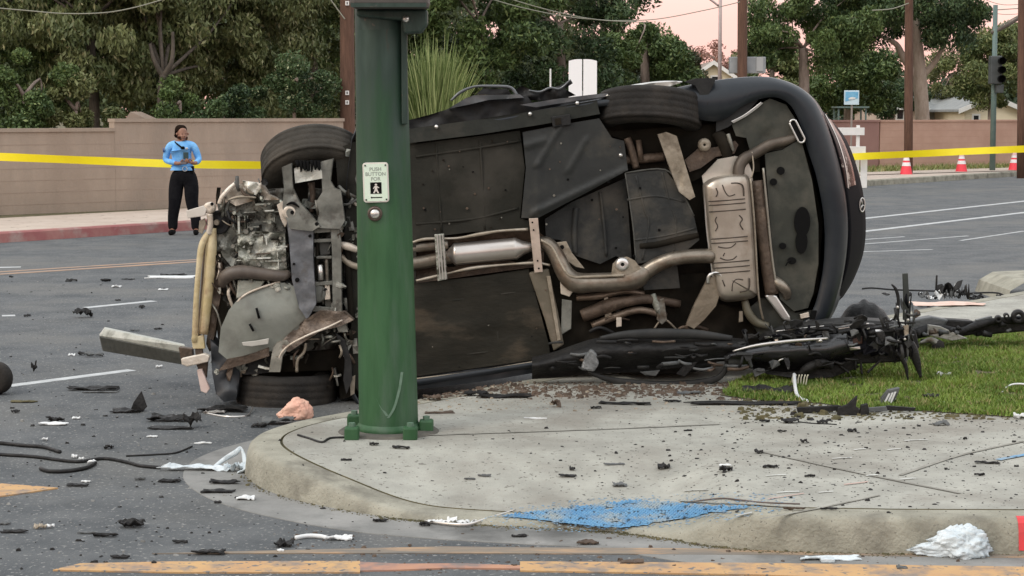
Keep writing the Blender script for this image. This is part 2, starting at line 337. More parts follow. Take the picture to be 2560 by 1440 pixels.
# far side of the street: red kerb, walk, verge
up15 = Vector((0, 0, .15))
mb = MB(); k0, k1 = far_line(kB, -60, 7.5); n_ = 24
A_ = [k0.lerp(k1, i/n_) for i in range(n_+1)]
mb.loft([[p-up15*.2 for p in A_], [p+up15*.85+sn_*.02 for p in A_], [p+up15+sn_*.04 for p in A_], [p+up15+sn_*.18 for p in A_]])
build('red_kerb', mb, M_redk, kind='structure')
k2, k3 = k1, (kB+sd_*110)
mb = MB(); A_ = [k2.lerp(k3, i/n_) for i in range(n_+1)]
mb.loft([[p-up15*.2 for p in A_], [p+up15*.85+sn_*.02 for p in A_], [p+up15+sn_*.04 for p in A_], [p+up15+sn_*.18 for p in A_]])
build('far_kerb', mb, M_kerb, kind='structure')
mb = MB(); e0, e1 = far_line(kB, -60, 110)
mb.loft([[e0+up15+sn_*.18, e1+up15+sn_*.18], [e0+up15+sn_*3.0, e1+up15+sn_*3.0]])
build('far_sidewalk', mb, M_farpave, kind='structure')
mb = MB(); mb.loft([[e0+up15*.98+sn_*3.0, e1+up15*.98+sn_*3.0], [e0+up15*.98+sn_*60, e1+up15*.98+sn_*60]])
build('yard_ground', mb, M_soil, kind='structure')

def strip(name, pl, wd, m, z=.004, tz=0):
    mb = MB(); L = []; R = []
    q = [G(*p) for p in pl]
    for i, p in enumerate(q):
        t = (q[min(i+1, len(q)-1)]-q[max(i-1, 0)]); t.normalize(); n = Vector((-t.y, t.x, 0)); up = Vector((0, 0, z)); w = wd[i] if isinstance(wd, (list, tuple)) else wd
        L.append(p+n*w/2+up); R.append(p-n*w/2+up)
    dn = Vector((0, 0, -z-.002)); mb.loft([[p+dn for p in L], L, R, [p+dn for p in R]]); return build(name, mb, m, kind='structure')
strip('lane_line', [(20, 966), (330, 926)], .10, M_wht)
strip('lane_line', [(212, 770), (385, 753)], .10, M_wht)
strip('lane_line', [(-300, 675), (52, 668)], .12, M_wht)
strip('lane_line', [(5, 790), (38, 789)], .10, M_wht)
strip('yellow_centre_line', [(-300, 700), (0, 686), (500, 654)], .12, M_org)
strip('yellow_centre_line', [(-300, 694), (0, 680), (500, 649)], .10, M_org)
strip('lane_line', [(2100, 553), (2700, 488)], .14, M_wht)
strip('lane_line', [(2100, 586), (2700, 515)], .14, M_wht)
for (x0, y0, x1, y1) in [(2140, 612, 2420, 590), (2150, 630, 2330, 624), (2400, 602, 2560, 578), (2150, 600, 2260, 592)]:
    strip('road_glare_line', [(x0, y0), (x1, y1)], .05, M_wht)  # glare on the asphalt, laid down as thin white strips
mb = MB(); mb.prism([G(a, b, .0065) for a, b in [(132, 1424), (200, 1408), (440, 1403), (900, 1402), (900, 1430), (440, 1430)]], (0, 0, -.0065-.002)); build('crosswalk_line', mb, M_yel, kind='structure')
mb = MB(); mb.prism([G(a, b, .0065) for a, b in [(900, 1404), (1000, 1409), (1150, 1408), (1300, 1413), (1300, 1421), (1120, 1419), (1000, 1424), (900, 1426)]], (0, 0, -.0065-.002)); build('worn_line', mb, mat('pink_worn_line', (.44, .23, .14), (.30, .17, .14), 6, .8, c3=(.2, .16, .14), s3=6, t3=(.5, .65)), kind='structure')
mb = MB(); mb.prism([G(a, b, .0065) for a, b in [(1300, 1403), (1900, 1407), (2800, 1420), (2800, 1470), (1900, 1436), (1300, 1426)]], (0, 0, -.0065-.002)); build('crosswalk_line', mb, M_yel, kind='structure')
mb = MB(); mb.prism([G(a, b, .0065) for a, b in [(-200, 1195), (0, 1208), (145, 1219), (60, 1232), (0, 1240), (-200, 1270)]], (0, 0, -.0065-.002)); build('crosswalk_line', mb, M_yel, kind='structure')
mb = MB(); mb.prism([G(a, b, .0045) for a, b in [(380, 1383), (1100, 1366), (1900, 1372), (2800, 1390), (2800, 1397), (1900, 1386), (1100, 1382)]], (0, 0, -.0045-.002)); build('worn_line', mb, M_yelw, kind='structure')
# red painted end of the near kerb, at the edge of the picture
rr = [i for i, p in enumerate(oc) if 2.055 < p.x < 6 and p.y < 8]
mb = MB(); mb.loft([[r[i]+Vector((0, -.003, .002)) for i in rr] for r in rings[1:6]]); build('red_kerb_end', mb, mat('bright_red_kerb', (.7, .05, .06), (.5, .06, .06), 5, .7), kind='structure')

# lawn corner
lawn_px = [(1800, 990), (1835, 960), (1880, 940), (1990, 905), (2150, 868), (2300, 848), (2560, 822), (2900, 800), (2900, 1085), (2560, 1046), (2300, 1029), (2180, 1026), (2050, 1010), (1900, 1003)]
lp = [G(a, b, .15) for a, b in lawn_px]
sheet('lawn_soil', [(p.x, p.y) for p in lp], .156, M_soil)
def inside(x, y, poly):
    c = False; j = len(poly)-1
    for i in range(len(poly)):
        if ((poly[i].y > y) != (poly[j].y > y)) and (x < (poly[j].x-poly[i].x)*(y-poly[i].y)/(poly[j].y-poly[i].y)+poly[i].x): c = not c
        j = i
    return c
def fast_mesh(name, V, Fc, C, m, parent=None, org=Vector((0, 0, 0)), kind=None):
    me = bpy.data.meshes.new(name); n = len(V); k = Fc.shape[1]
    me.vertices.add(n); me.vertices.foreach_set('co', (V-np.array(org)).astype(np.float32).ravel())
    me.loops.add(Fc.size); me.loops.foreach_set('vertex_index', Fc.astype(np.int32).ravel())
    me.polygons.add(len(Fc)); me.polygons.foreach_set('loop_start', (np.arange(len(Fc))*k).astype(np.int32))
    if C is not None:
        a = me.color_attributes.new('col', 'FLOAT_COLOR', 'POINT'); a.data.foreach_set('color', np.c_[C, np.ones(len(C))].astype(np.float32).ravel())
    me.update(calc_edges=True); me.validate(); me.materials.append(m)
    o = bpy.data.objects.new(name, me); COL.objects.link(o); ROOT[o.name] = Vector(org)
    if parent is not None: o.parent = parent
    else: o.location = org
    if kind: o['kind'] = kind
    return o
def grass_patch(name, poly, z, n, h, cols, seed, wdt=.006):
    rg = np.random.default_rng(seed); xs = [p.x for p in poly]; ys = [p.y for p in poly]; P_ = []
    while len(P_) < n:
        x = rg.uniform(min(xs), min(max(xs), 4.6 if h < .09 else 99)); y = rg.uniform(min(ys), max(ys))
        if inside(x, y, poly) and (h > .09 or noise.noise(Vector((x*4.5, y*4.5, 21))) > -.42+.15*noise.noise(Vector((x*15, y*15, 2)))): P_.append((x, y))
    P_ = np.array(P_); a = rg.uniform(0, 6.28, n); nz = np.array([noise.noise(Vector((x*2.2, y*2.2, 3))) for x, y in P_])
    nz2 = np.array([noise.noise(Vector((x*7, y*7, 8))) for x, y in P_])
    hh = h*rg.uniform(.5, 1.25, n)*(1+.5*nz2); ln = rg.normal(0, .45, (n, 2))*hh[:, None]
    V = np.zeros((n, 3, 3)); wv = np.c_[np.cos(a), np.sin(a)]*wdt
    V[:, 0, :2] = P_-wv; V[:, 1, :2] = P_+wv; V[:, 2, :2] = P_+ln; V[:, :2, 2] = z; V[:, 2, 2] = z+hh
    t = np.clip(.5+nz*1.1+rg.normal(0, .28, n), 0, 1)[:, None]; c = np.array(cols[0])*(1-t)+np.array(cols[1])*t
    dry = (rg.random(n) < .09+.25*(nz2 > .25))[:, None]; c = np.where(dry, np.array(cols[2]), c)
    C = np.repeat(c, 3, axis=0)
    return fast_mesh(name, V.reshape(-1, 3), np.arange(3*n).reshape(-1, 3), C, M_leaf, kind='stuff')
g_ = grass_patch('lawn_grass', lp, .155, 95000, .030, [(.10, .165, .024), (.20, .285, .05), (.28, .25, .10)], 5)
tag(g_, 'bright green lawn at the corner of the concrete walk', 'grass')

# ------------------------------------------------------------------ foliage
def leaves(centers, radii, n, size, cols, seed, droop=.6, aspect=.36, upbias=0):
    rg = np.random.default_rng(seed); ci = rg.integers(0, len(centers), n); C0 = np.array([tuple(c) for c in centers])[ci]; R0 = np.array(radii)[ci]
    d = rg.normal(size=(n, 3)); d /= np.linalg.norm(d, axis=1)[:, None]; r = rg.random(n)**.45
    p = C0+d*R0[:, None]*r[:, None]*np.array([1, 1, .8])
    t = rg.normal(size=(n, 3)); t[:, 2] -= droop*2; t /= np.linalg.norm(t, axis=1)[:, None]
    s = rg.normal(size=(n, 3)); s -= t*(s*t).sum(1)[:, None]; s /= np.linalg.norm(s, axis=1)[:, None]
    L = size*rg.uniform(.6, 1.35, n)[:, None]; nn = np.cross(t, s)
    V = np.stack([p-t*L*.5, p+s*L*aspect*.5+nn*L*.05, p+t*L*.5, p-s*L*aspect*.5+nn*L*.05], 1)
    cc = np.random.default_rng(seed+1).random(len(centers))[ci]; k = np.clip(cc*.75+rg.normal(0, .22, n)+.1, 0, 1)[:, None]
    col = np.array(cols[0])*(1-k)+np.array(cols[1])*k
    if len(cols) > 2: q = (rg.random(n) < .08)[:, None]; col = np.where(q, np.array(cols[2]), col)
    return V.reshape(-1, 3), np.arange(4*n).reshape(-1, 4), np.repeat(col, 4, axis=0)
def tree(name, label, base, trunk, ells, n, size, cols, seed, group=None, cat='tree', droop=.6, bark=None, clump=.42, aspect=.36, gaps=None, fill=1.0):
    """trunk: list of limbs [(points, radii)]; ells: [(centre, (rx,ry,rz))] crown volumes"""
    rn = random.Random(seed); base = Vector(base); t = thing(name, label, cat, base, group)
    for i, (pp, rr_) in enumerate(trunk):
        m_ = MB(); m_.tube(pp, rr_, 10, 5); build('trunk' if i == 0 else 'limb', m_, bark or M_bark, t, smooth=True)
    cs = []; rs = []
    vol = sum(e[1][0]*e[1][1]*e[1][2] for e in ells)
    for c, r in ells:
        k = max(6, int(fill*3.2*(r[0]*r[1]*r[2])**.8/clump**1.7))
        for _ in range(k):
            while True:
                d = Vector((rn.uniform(-1, 1), rn.uniform(-1, 1), rn.uniform(-1, 1)))
                if .25 < d.length < 1: break
            q = Vector(c)+Vector((d.x*r[0], d.y*r[1], d.z*r[2]))
            if gaps and gaps(q, rn): continue
            cs.append(q); rs.append(clump*rn.uniform(.6, 1.35))
    V, Fc, C = leaves(cs, rs, int(n*1.5), size*.82, cols, seed, droop, aspect)
    fast_mesh('crown', V, Fc, C, M_leaf, parent=t, org=base, kind=None)
    m_ = MB()
    for q in (cs[::9] if name != 'broadleaf_tree' else cs[::23]):
        b0 = Vector(trunk[0][0][-1]) if trunk else base
        mid = b0.lerp(q, .5)+Vector((rn.uniform(-.3, .3), rn.uniform(-.3, .3), rn.uniform(0, .4)))
        m_.tube([b0, mid, q], [.045, .025, .008], 5, 3)
    if m_.v: build('twigs', m_, bark or M_bark, t, smooth=True, kind=None)
    return t
def at(px, py, Y): return D(px, py, Y)
OLV = [(.070, .092, .030), (.180, .200, .080), (.30, .29, .15)]
GRN = [(.045, .080, .026), (.13, .190, .058), (.20, .25, .09)]
DGR = [(.026, .052, .022), (.080, .130, .048), (.15, .19, .08)]
YGR = [(.06, .095, .03), (.19, .22, .08), (.24, .25, .11)]
def tr(px, Y, y0=300, r=.14, z=None, top=60):
    b = at(px, y0, Y); b.z = .1 if z is None else z; t = at(px+8, top, Y); m = b.lerp(t, .5)+Vector((.12, 0, 0)); return b, [b, m, t], [r*1.25, r, r*.7]
# left row over the wall
for i, (px, Y, rx, cz, rz, n, cols, sz, lab, yb) in enumerate([
    (-40, 38, 1.9, 3.3, 2.3, 16000, GRN, .15, 'dark green bushy tree at the left edge of the photo behind the wall', 300),
    (215, 37, 2.0, 3.9, 2.0, 26000, OLV, .17, 'olive tree with drooping leaves hanging over the low end of the tan wall', 300),
    (420, 38.5, 2.0, 3.9, 2.3, 26000, OLV, .16, 'olive brown tree with a forked trunk behind the wall above the officer', 300),
    (600, 40, 1.9, 3.9, 2.3, 24000, OLV, .15, 'olive green tree rising behind the dense citrus shrub', 300),
    (770, 43, 1.7, 4.1, 2.6, 22000, YGR, .15, 'yellow green tree just left of the brown utility pole', 300)]):
    b, tp, rr_ = tr(px, Y, r=.11)
    if i == 2:
        f0 = at(405, 200, 36.2); b = Vector((f0.x, f0.y, .1)); tp = [b, at(403, 260, 36.2), at(408, 190, 36.3)]; rr_ = [.1, .08, .07]
        extra = [([at(408, 192, 36.3), at(385, 150, 36.3), at(375, 110, 36.4)], [.06, .045, .03]), ([at(408, 192, 36.3), at(430, 150, 36.3), at(432, 80, 36.4)], [.06, .045, .03])]
    else: extra = []
    cx = at(px, 100, Y)
    tree('broadleaf_tree', lab, b, [(tp, rr_)]+extra, [((cx.x, cx.y, cz), (rx, 1.5, rz)), ((cx.x+.6, cx.y+.4, cz+1.4), (rx*.9, 1.6, 1.6))], int(n*1.6), sz, cols, 20+i, 'trees in a row behind the left wall', bark=M_bark2, droop=.9 if cols is OLV else .3, clump=.38)
# citrus shrub and undergrowth right above the wall
for i, (px, py, Y, rx, rz, n, cols, lab) in enumerate([
    (735, 235, 36.5, .95, .75, 9000, DGR, 'dense dark green citrus shrub with small pale flowers at the right end of the wall'),
    (560, 265, 36, .7, .45, 4500, DGR, 'low dark shrub rising over the wall behind the officer'),
    (450, 255, 36, .35, .5, 2500, GRN, 'small bright green bush beside the forked trunk'),
    (60, 240, 34.6, .9, .85, 9000, GRN, 'leafy green bush spilling over the wall at the left edge'),
    (190, 275, 34.8, .8, .55, 6000, OLV, 'olive bush whose twigs hang over the wall near its step')]):
    c = at(px, py, Y); b = Vector((c.x, c.y, .15))
    cols = cols+[] if i else [cols[0], cols[1], (.3, .32, .18)]
    tree('shrub', lab, b, [([b, b.lerp(c, .5), c], [.05, .04, .03])], [(tuple(c), (rx, .6, rz))], n, .10 if i else .085, cols, 50+i, cat='shrub', droop=.2, clump=.26, aspect=.5)
# middle mass
for i, (px, Y, rx, cz, rz, n, cols, sz, lab) in enumerate([
    (960, 50, 1.9, 4.6, 3.0, 14000, GRN, .19, 'green tree mostly hidden behind the signal pole'),
    (1190, 50, 2.3, 5.2, 2.8, 32000, GRN, .19, 'broad green tree behind the tall ornamental grass'),
    (1390, 54, 2.2, 4.8, 3.6, 32000, DGR, .18, 'very dark tree behind the white post above the car'),
    (1600, 58, 1.6, 3.0, 1.55, 20000, GRN, .18, 'low dark tree under the pink gap of sky'),
    (1500, 66, 1.8, 6.6, 1.8, 2600, DGR, .26, 'thin crowned tree whose leaves stand out against the pink sky')]):
    b, tp, rr_ = tr(px, Y, r=.16); cx = at(px, 100, Y)
    tree('broadleaf_tree', lab, b, [(tp, rr_)], [((cx.x, cx.y, cz), (rx, 1.7, rz))], n, sz, cols, 80+i, droop=.3, clump=.5)
c = at(1650, 110, 62)   # branch hanging into the sky gap
b = at(1720, 300, 63); b.z = .1
tree('broadleaf_tree', 'sparse tree with reddish leafy twigs below the pink sky', b, [([b, at(1720, 220, 63), at(1715, 160, 63)], [.14, .1, .07])],
     [(tuple(at(1690, 185, 63)), (1.1, 1, .75)), (tuple(at(1590, 120, 62)), (.9, 1, .75))], 7500, .17, [(.04, .045, .02), (.13, .12, .06)], 96, droop=.4, clump=.34)
# right side trees
btrunk = Vector((at(2308, 300, 60).x, 60, .15))
tree('street_tree', 'large pale barked tree forking behind the right utility pole', btrunk,
     [([btrunk, at(2306, 300, 60), at(2298, 180, 60), at(2290, 100, 60), at(2285, 20, 60)], [.30, .24, .23, .2, .14]),
      ([at(2300, 200, 60), at(2262, 150, 60), at(2240, 110, 60), at(2200, 90, 60)], [.15, .12, .09, .05]),
      ([at(2306, 190, 60), at(2340, 150, 60), at(2370, 90, 60)], [.12, .09, .05])],
     [(tuple(at(2290, 10, 60)), (2.3, 2, 1.35)), (tuple(at(2160, 40, 60)), (1.4, 1.5, 1.2)), (tuple(at(2370, 60, 60)), (.85, 1.2, .8))], 30000, .17, DGR, 110, droop=.5, clump=.45, bark=mat('pale_bark', (.30, .24, .19), (.42, .35, .29), 5, .95, bump=.8, bscale=9, stretch=(2, 2, .6)))
b2 = Vector((at(2010, 200, 58).x, 58, .15))
tree('street_tree', 'dark green tree with a pale trunk rising above the car rear', b2,
     [([b2, at(2010, 200, 58), at(2008, 120, 58)], [.2, .17, .14])], [(tuple(at(2000, 50, 58)), (1.75, 1.6, 1.55)), (tuple(at(2130, 60, 59)), (1.2, 1.5, 1.3)), (tuple(at(1905, 110, 58)), (.5, .8, .9))], 30000, .17, GRN, 112, droop=.5, clump=.42)
for i, (px, py, Y, rx, rz, n, cols, lab) in enumerate([
    (2120, 190, 66, 2.0, 1.3, 22000, GRN, 'round green shrubby tree behind the blue sign'),
    (1930, 175, 70, 1.3, 1.0, 8000, YGR, 'yellow green bush beyond the grey cabinet above the car'),
    (2480, 170, 78, 2.4, 1.6, 24000, YGR, 'yellow green tree behind the far signal pole'),
    (2560, 120, 84, 1.1, 1.4, 7000, YGR, 'tall olive tree at the right edge under the sky'),
    (2380, 190, 92, 1.6, 1.6, 8000, OLV, 'brownish bare looking tree behind the large trunk'),
    (2230, 245, 70, 1.3, .8, 8000, DGR, 'very dark shrub between the blue sign and the houses'),
    (1790, 150, 100, 1.6, 1.2, 1800, [(.2, .09, .07), (.34, .19, .14)], 'distant reddish bare tree below the pink sky')]):
    c = at(px, py, Y); b = Vector((c.x, c.y, .15))
    tree('background_tree', lab, b, [([b, b.lerp(c, .5), c], [.16, .13, .1])], [(tuple(c), (rx, 1.6, rz))], n, .2, cols, 130+i, droop=.2, clump=.45)
# far tree belt closing the view
rg = random.Random(9); cs = []; rs = []
for k in range(420):
    px = rg.uniform(-250, 2800); top = 190 if px > 1640 else (120 if px > 1200 else 20)
    if px > 1640: top = 215+25*math.sin(px*.01)
    Y = rg.uniform(105, 125); c = at(px, rg.uniform(top, 290), Y); cs.append(c); rs.append(rg.uniform(.9, 1.7))
V, Fc, C = leaves(cs, rs, 52000, .5, [(.018, .035, .014), (.06, .09, .035)], 7, .2)
tag(fast_mesh('distant_trees', V, Fc, C, M_leaf, kind='stuff'), 'distant belt of dark trees closing the view behind the houses', 'trees')

rg = random.Random(19); cs = []; rs = []
for k in range(360):
    px = rg.uniform(-250, 1440); Y = rg.uniform(48, 60); c = at(px, rg.uniform(-60, 290), Y)
    if px > 900: c = at(px, rg.uniform(-60, 290), Y+8)
    cs.append(c); rs.append(rg.uniform(.5, .95))
V, Fc, C = leaves(cs, rs, 70000, .24, [(.045, .065, .026), (.11, .135, .05)], 17, .5)
tag(fast_mesh('tree_belt', V, Fc, C, M_leaf, kind='stuff'), 'dense belt of dark foliage behind the nearer trees on the left', 'trees')

# trees standing all round the junction outside the picture
rg = random.Random(29); cs = []; rs = []
for k in range(900):
    th = rg.uniform(math.radians(24), math.radians(336)); R_ = rg.uniform(62, 84)
    cs.append(Vector((math.sin(th)*R_, math.cos(th)*R_, rg.uniform(0, 8.5)))); rs.append(rg.uniform(1.2, 2.4))
V, Fc, C = leaves(cs, rs, 34000, 1.1, [(.03, .045, .02), (.085, .11, .045)], 27, .3, .6)
tag(fast_mesh('surrounding_trees', V, Fc, C, M_leaf, kind='stuff'), 'belt of trees standing round the junction beyond the frame', 'trees')

# tall ornamental grass right of the signal pole
gc = at(1085, 285, 44); gc.z = .15
t = thing('ornamental_grass', 'tall bright yellow green ornamental grass right of the signal pole', 'plant', gc)
rg = np.random.default_rng(4); n = 1500; Vv = []; 
bx = gc.x+rg.normal(0, .17, n)-.02; by = gc.y+rg.normal(0, .15, n); top = rg.uniform(1.0, 3.3, n)+.5*(rg.random(n) < .18); sprd = rg.normal(0, .26, (n, 2))+np.c_[(rg.random(n) < .25)*.35, np.zeros(n)]
seg = 6; V = np.zeros((n, seg, 2, 3))
for s in range(seg):
    u = s/(seg-1); x = bx+sprd[:, 0]*u**1.5*1.2*(top/2.6); y = by+sprd[:, 1]*u**1.5; z = .15+top*(u-.12*u*u*np.abs(sprd[:, 0])); w = .020*(1-u)**.7+.002
    V[:, s, 0] = np.c_[x-w, y, z]; V[:, s, 1] = np.c_[x+w, y+.01, z]
idx = np.arange(n*seg*2).reshape(n, seg, 2); Fc = np.concatenate([np.stack([idx[:, s, 0], idx[:, s, 1], idx[:, s+1, 1], idx[:, s+1, 0]], -1) for s in range(seg-1)])
k = rg.random(n)[:, None]; c = np.array((.13, .20, .05))*(1-k**1.5)+np.array((.50, .56, .24))*k**1.5
fast_mesh('blades', V.reshape(-1, 3), Fc, np.repeat(c, seg*2, axis=0), M_leaf, parent=t, org=gc, kind='stuff')
# verge grass on the far right
vp = [at(2130, 440, 1), at(2130, 440, 1)]
v0 = G(2100, 434, .15); v1 = G(2700, 415, .15)
poly = [Vector((v0.x, v0.y, 0)), Vector((v1.x, v1.y, 0)), Vector((v1.x+1, v1.y+12, 0)), Vector((v0.x-1, v0.y+10, 0))]
sheet('verge_soil', [(p.x, p.y) for p in poly], .165, mat('verge_soil', (.16, .15, .07), (.24, .21, .10), 1, .95))
tag(grass_patch('verge_grass', poly, .16, 9000, .14, [(.13, .17, .05), (.24, .25, .09), (.33, .28, .13)], 6, .02), 'dry green verge along the far tan wall', 'grass')
sheet('far_drive', [(p.x, p.y) for p in (G(2100, 440, .15), G(2700, 423, .15), G(2700, 415, .15), G(2100, 434, .15))], .168, M_farpave)

# ------------------------------------------------------------------ walls
M_wj = mat('wall_joint', (.30, .235, .185), (.36, .285, .23), 2, .9); M_wjp = mat('pink_wall_joint', (.42, .26, .20), (.46, .30, .235), 3, .9)
def wall(name, label, A, B, h0, th, m, capm=None, z0=.1, jm=None):
    A = Vector((A.x, A.y, z0)); B = Vector((B.x, B.y, z0)); d = (B-A).normalized(); n = Vector((-d.y, d.x, 0)); t = thing(name, label, 'wall', A)
    m_ = MB(); m_.prism([A, B, B+Vector((0, 0, h0-z0)), A+Vector((0, 0, h0-z0))], n*th); build('wall_face', m_, m, t)
    Lw = (B-A).length
    for k in range(1, int((h0-z0)/.2)):
        m_ = MB(); p_ = A+Vector((0, 0, .2*k))-n*.0025; m_.prism([p_, p_+d*Lw, p_+d*Lw+Vector((0, 0, .012)), p_+Vector((0, 0, .012))], n*.004); build('mortar_joint', m_, jm or m, t)
    c0 = A+Vector((0, 0, h0-z0)); c1 = B+Vector((0, 0, h0-z0)); m_ = MB()
    m_.prism([c0-n*.03-d*.01, c1-n*.03+d*.01, c1-n*.03+d*.01+Vector((0, 0, .06)), c0-n*.03-d*.01+Vector((0, 0, .06))], n*(th+.06)); build('coping', m_, capm or m, t)
    return t, d, n
wA = G(-700, 566, .15); wB = G(290, 526, .15); wC = G(860, 505, .15)
wdir = (wB-wA).normalized()
h1 = 1.52; t1, d1, n1 = wall('low_wall', 'lower left length of tan stucco wall behind the officer', wA, wB, h1, .2, M_wall, jm=M_wj)
h2 = at(500, 305, (wB.y+wC.y)/2).z
t2, d2, n2 = wall('tall_wall', 'higher length of tan stucco wall right behind the officer', wB+wdir*.003, wC, 1.68, .2, M_wall, jm=M_wj)
# sloping step between the two heights
m_ = MB(); s0 = at(300, 272, wB.y+.35)
m_.prism([Vector((wB.x-.02, wB.y+.25, 1.5)), Vector((wB.x+.85, wB.y+.9, 1.62)), Vector((wB.x+.5, wB.y+.7, 1.70)), Vector((wB.x+.2, wB.y+.4, 1.86))], (.15, .2, 0))
build('wall_pier', m_, M_wall, label='slanting tan masonry pier peeking over the wall at its step', cat='wall')
rw0 = G(2050, 424, .15); rw1 = G(2196, 421, .15); rw2 = G(2262, 419, .15); rw3 = G(2900, 407, .15)
dw = (rw3-rw1).normalized(); zt = at(2400, 304, G(2400, 416, .15).y).z
wall('side_wall', 'short mauve wall left of the joint near the barricade', rw0, rw1, zt, .2, mat('mauve_wall', (.30, .17, .15), (.34, .20, .17), 1, .9))
wall('far_wall', 'long salmon tan block wall behind the traffic cones', rw1+dw*.05, rw3, zt, .2, M_wallp, jm=M_wjp)
# wooden fence behind the ornamental grass: separate boards
f0 = at(1020, 300, 50); ft = thing('board_fence', 'weathered wooden board fence beside the ornamental grass', 'fence', (f0.x, f0.y, .1))
bm0 = MB(); bm0.box((f0.x, 50, 1.05), (.135, .02, 1.9)); M_fen = mat('fence_wood', (.28, .2, .17), (.36, .27, .22), 5, .9, stretch=(4, 4, .5))
fb = build('board', bm0, M_fen, ft)
for k in range(1, 14):
    o = fb.copy(); COL.objects.link(o); o.parent = ft; o.location = (k*.14, k*.01, random.Random(k).uniform(-.02, .02))
m_ = MB(); m_.box((f0.x+.95, 50.12, 2.06), (2.2, .1, .05)); build('rail', m_, M_wire, ft)

# ------------------------------------------------------------------ houses
def house(label, pxl, pxr, y_eave, Y, depth, ridge_py, wallm, roofm, gable='side', wins=()):
    L = at(pxl, y_eave, Y); R = at(pxr, y_eave, Y); ze = L.z; rz = at(pxl, ridge_py, Y).z
    t = thing('house', label, 'house', (L.x, Y, .1)); m_ = MB()
    m_.prism([(L.x, Y, .1), (R.x, Y, .1), (R.x, Y, ze)]+([((L.x+R.x)/2, Y, rz)] if gable == 'front' else [])+[(L.x, Y, ze)], (0, depth, 0)); build('wall', m_, wallm, t)
    m_ = MB(); ov = .35
    if gable == 'front':
        cxm = (L.x+R.x)/2; th = .12
        for sgn, e in ((-1, L.x), (1, R.x)):
            e2 = e+sgn*ov; ze2 = ze-(rz-ze)*ov/abs(cxm-e)
            m_.prism([(e2, Y-.3, ze2+.01), (cxm, Y-.3, rz+.01), (cxm, Y-.3, rz+th), (e2, Y-.3, ze2+th)], (0, depth+.6, 0))
        build('roof', m_, roofm, t)
        m_ = MB()
        for sgn, e in ((-1, L.x), (1, R.x)):
            e2 = e+sgn*ov; ze2 = ze-(rz-ze)*ov/abs(cxm-e)
            m_.prism([(e2, Y-.34, ze2-.08), (cxm, Y-.34, rz-.08), (cxm, Y-.34, rz+th+.02), (e2, Y-.34, ze2+th+.02)], (0, .035, 0))
        build('fascia', m_, M_white, t)
    else:
        m_.prism([(L.x-ov, Y-ov, ze), (L.x-ov, Y+depth/2, rz), (L.x-ov, Y+depth+ov, ze), (L.x-ov, Y+depth+ov, ze-.1), (L.x-ov, Y+depth/2, rz-.12), (L.x-ov, Y-ov, ze-.1)], (R.x-L.x+2*ov, 0, 0)); build('roof', m_, roofm, t)
        m_ = MB(); m_.box(((L.x+R.x)/2, Y-ov-.03, ze-.04), (R.x-L.x+2*ov, .04, .16)); build('fascia', m_, M_white, t)
    for (wx, wy, ww, wh) in wins:
        c = at(wx, wy, Y-.02); sx = ww*Y/F; sz = wh*Y/F
        m_ = MB(); m_.box((c.x, Y-.02, c.z), (sx+.16, .06, sz+.16)); fr = build('window', m_, M_white, t)
        m_ = MB(); m_.box((c.x, Y-.055, c.z), (sx, .02, sz)); build('pane', m_, M_win, fr)
    return t
house('cream gabled house end at the far right behind the wall', 2412, 2545, 272, 84, 10, 244, M_house, M_roof, 'front', [(2440, 296, 12, 14)])
house('long grey roofed house with white fascia behind the right trees', 2325, 2470, 274, 90, 9, 222, mat('grey_house', (.33, .33, .31), (.4, .4, .37), 2, .9), M_roof, 'side', [(2385, 285, 38, 22)])
house('pink walled house left of the large trunk', 2215, 2300, 268, 88, 8, 236, M_houseg, mat('brown_roof', (.22, .15, .12), (.3, .21, .17), 3, .9), 'side', [(2250, 286, 14, 22), (2270, 286, 12, 22)])
house('pale house with a white gable showing above the upturned car', 1735, 1830, 190, 95, 8, 158, M_house, mat('brown_roof2', (.20, .16, .13), (.27, .22, .19), 3, .9), 'front', [(1790, 200, 20, 16)])
house('small pinkish house beyond the trees over the car sill', 1640, 1740, 185, 100, 8, 160, M_houseg, M_roof, 'side', [(1690, 205, 16, 16)])
house('white sided house behind the brown utility pole', 828, 905, 232, 56, 6, 180, mat('pale_siding', (.52, .5, .46), (.58, .56, .52), 3, .8), mat('pale_roof', (.4, .38, .36), (.5, .48, .45), 3, .9), 'side', [(846, 262, 14, 18)])
# bus shelter roof near the blue sign
s0 = at(2130, 268, 57); t = thing('shelter', 'small open shelter with a flat pale roof under the blue sign', 'shelter', (s0.x, 57, .15))
m_ = MB(); m_.box((s0.x, 57.3, s0.z), (1.0, 1.0, .05)); build('roof', m_, M_steelg, t)
for px in (2095, 2163):
    for dy in (0, .8):
        q = at(px, 280, 57); m_ = MB(); m_.box((q.x, 57+dy-.1, (s0.z+.15)/2), (.05, .05, s0.z-.2)); build('post', m_, M_steelg, t)

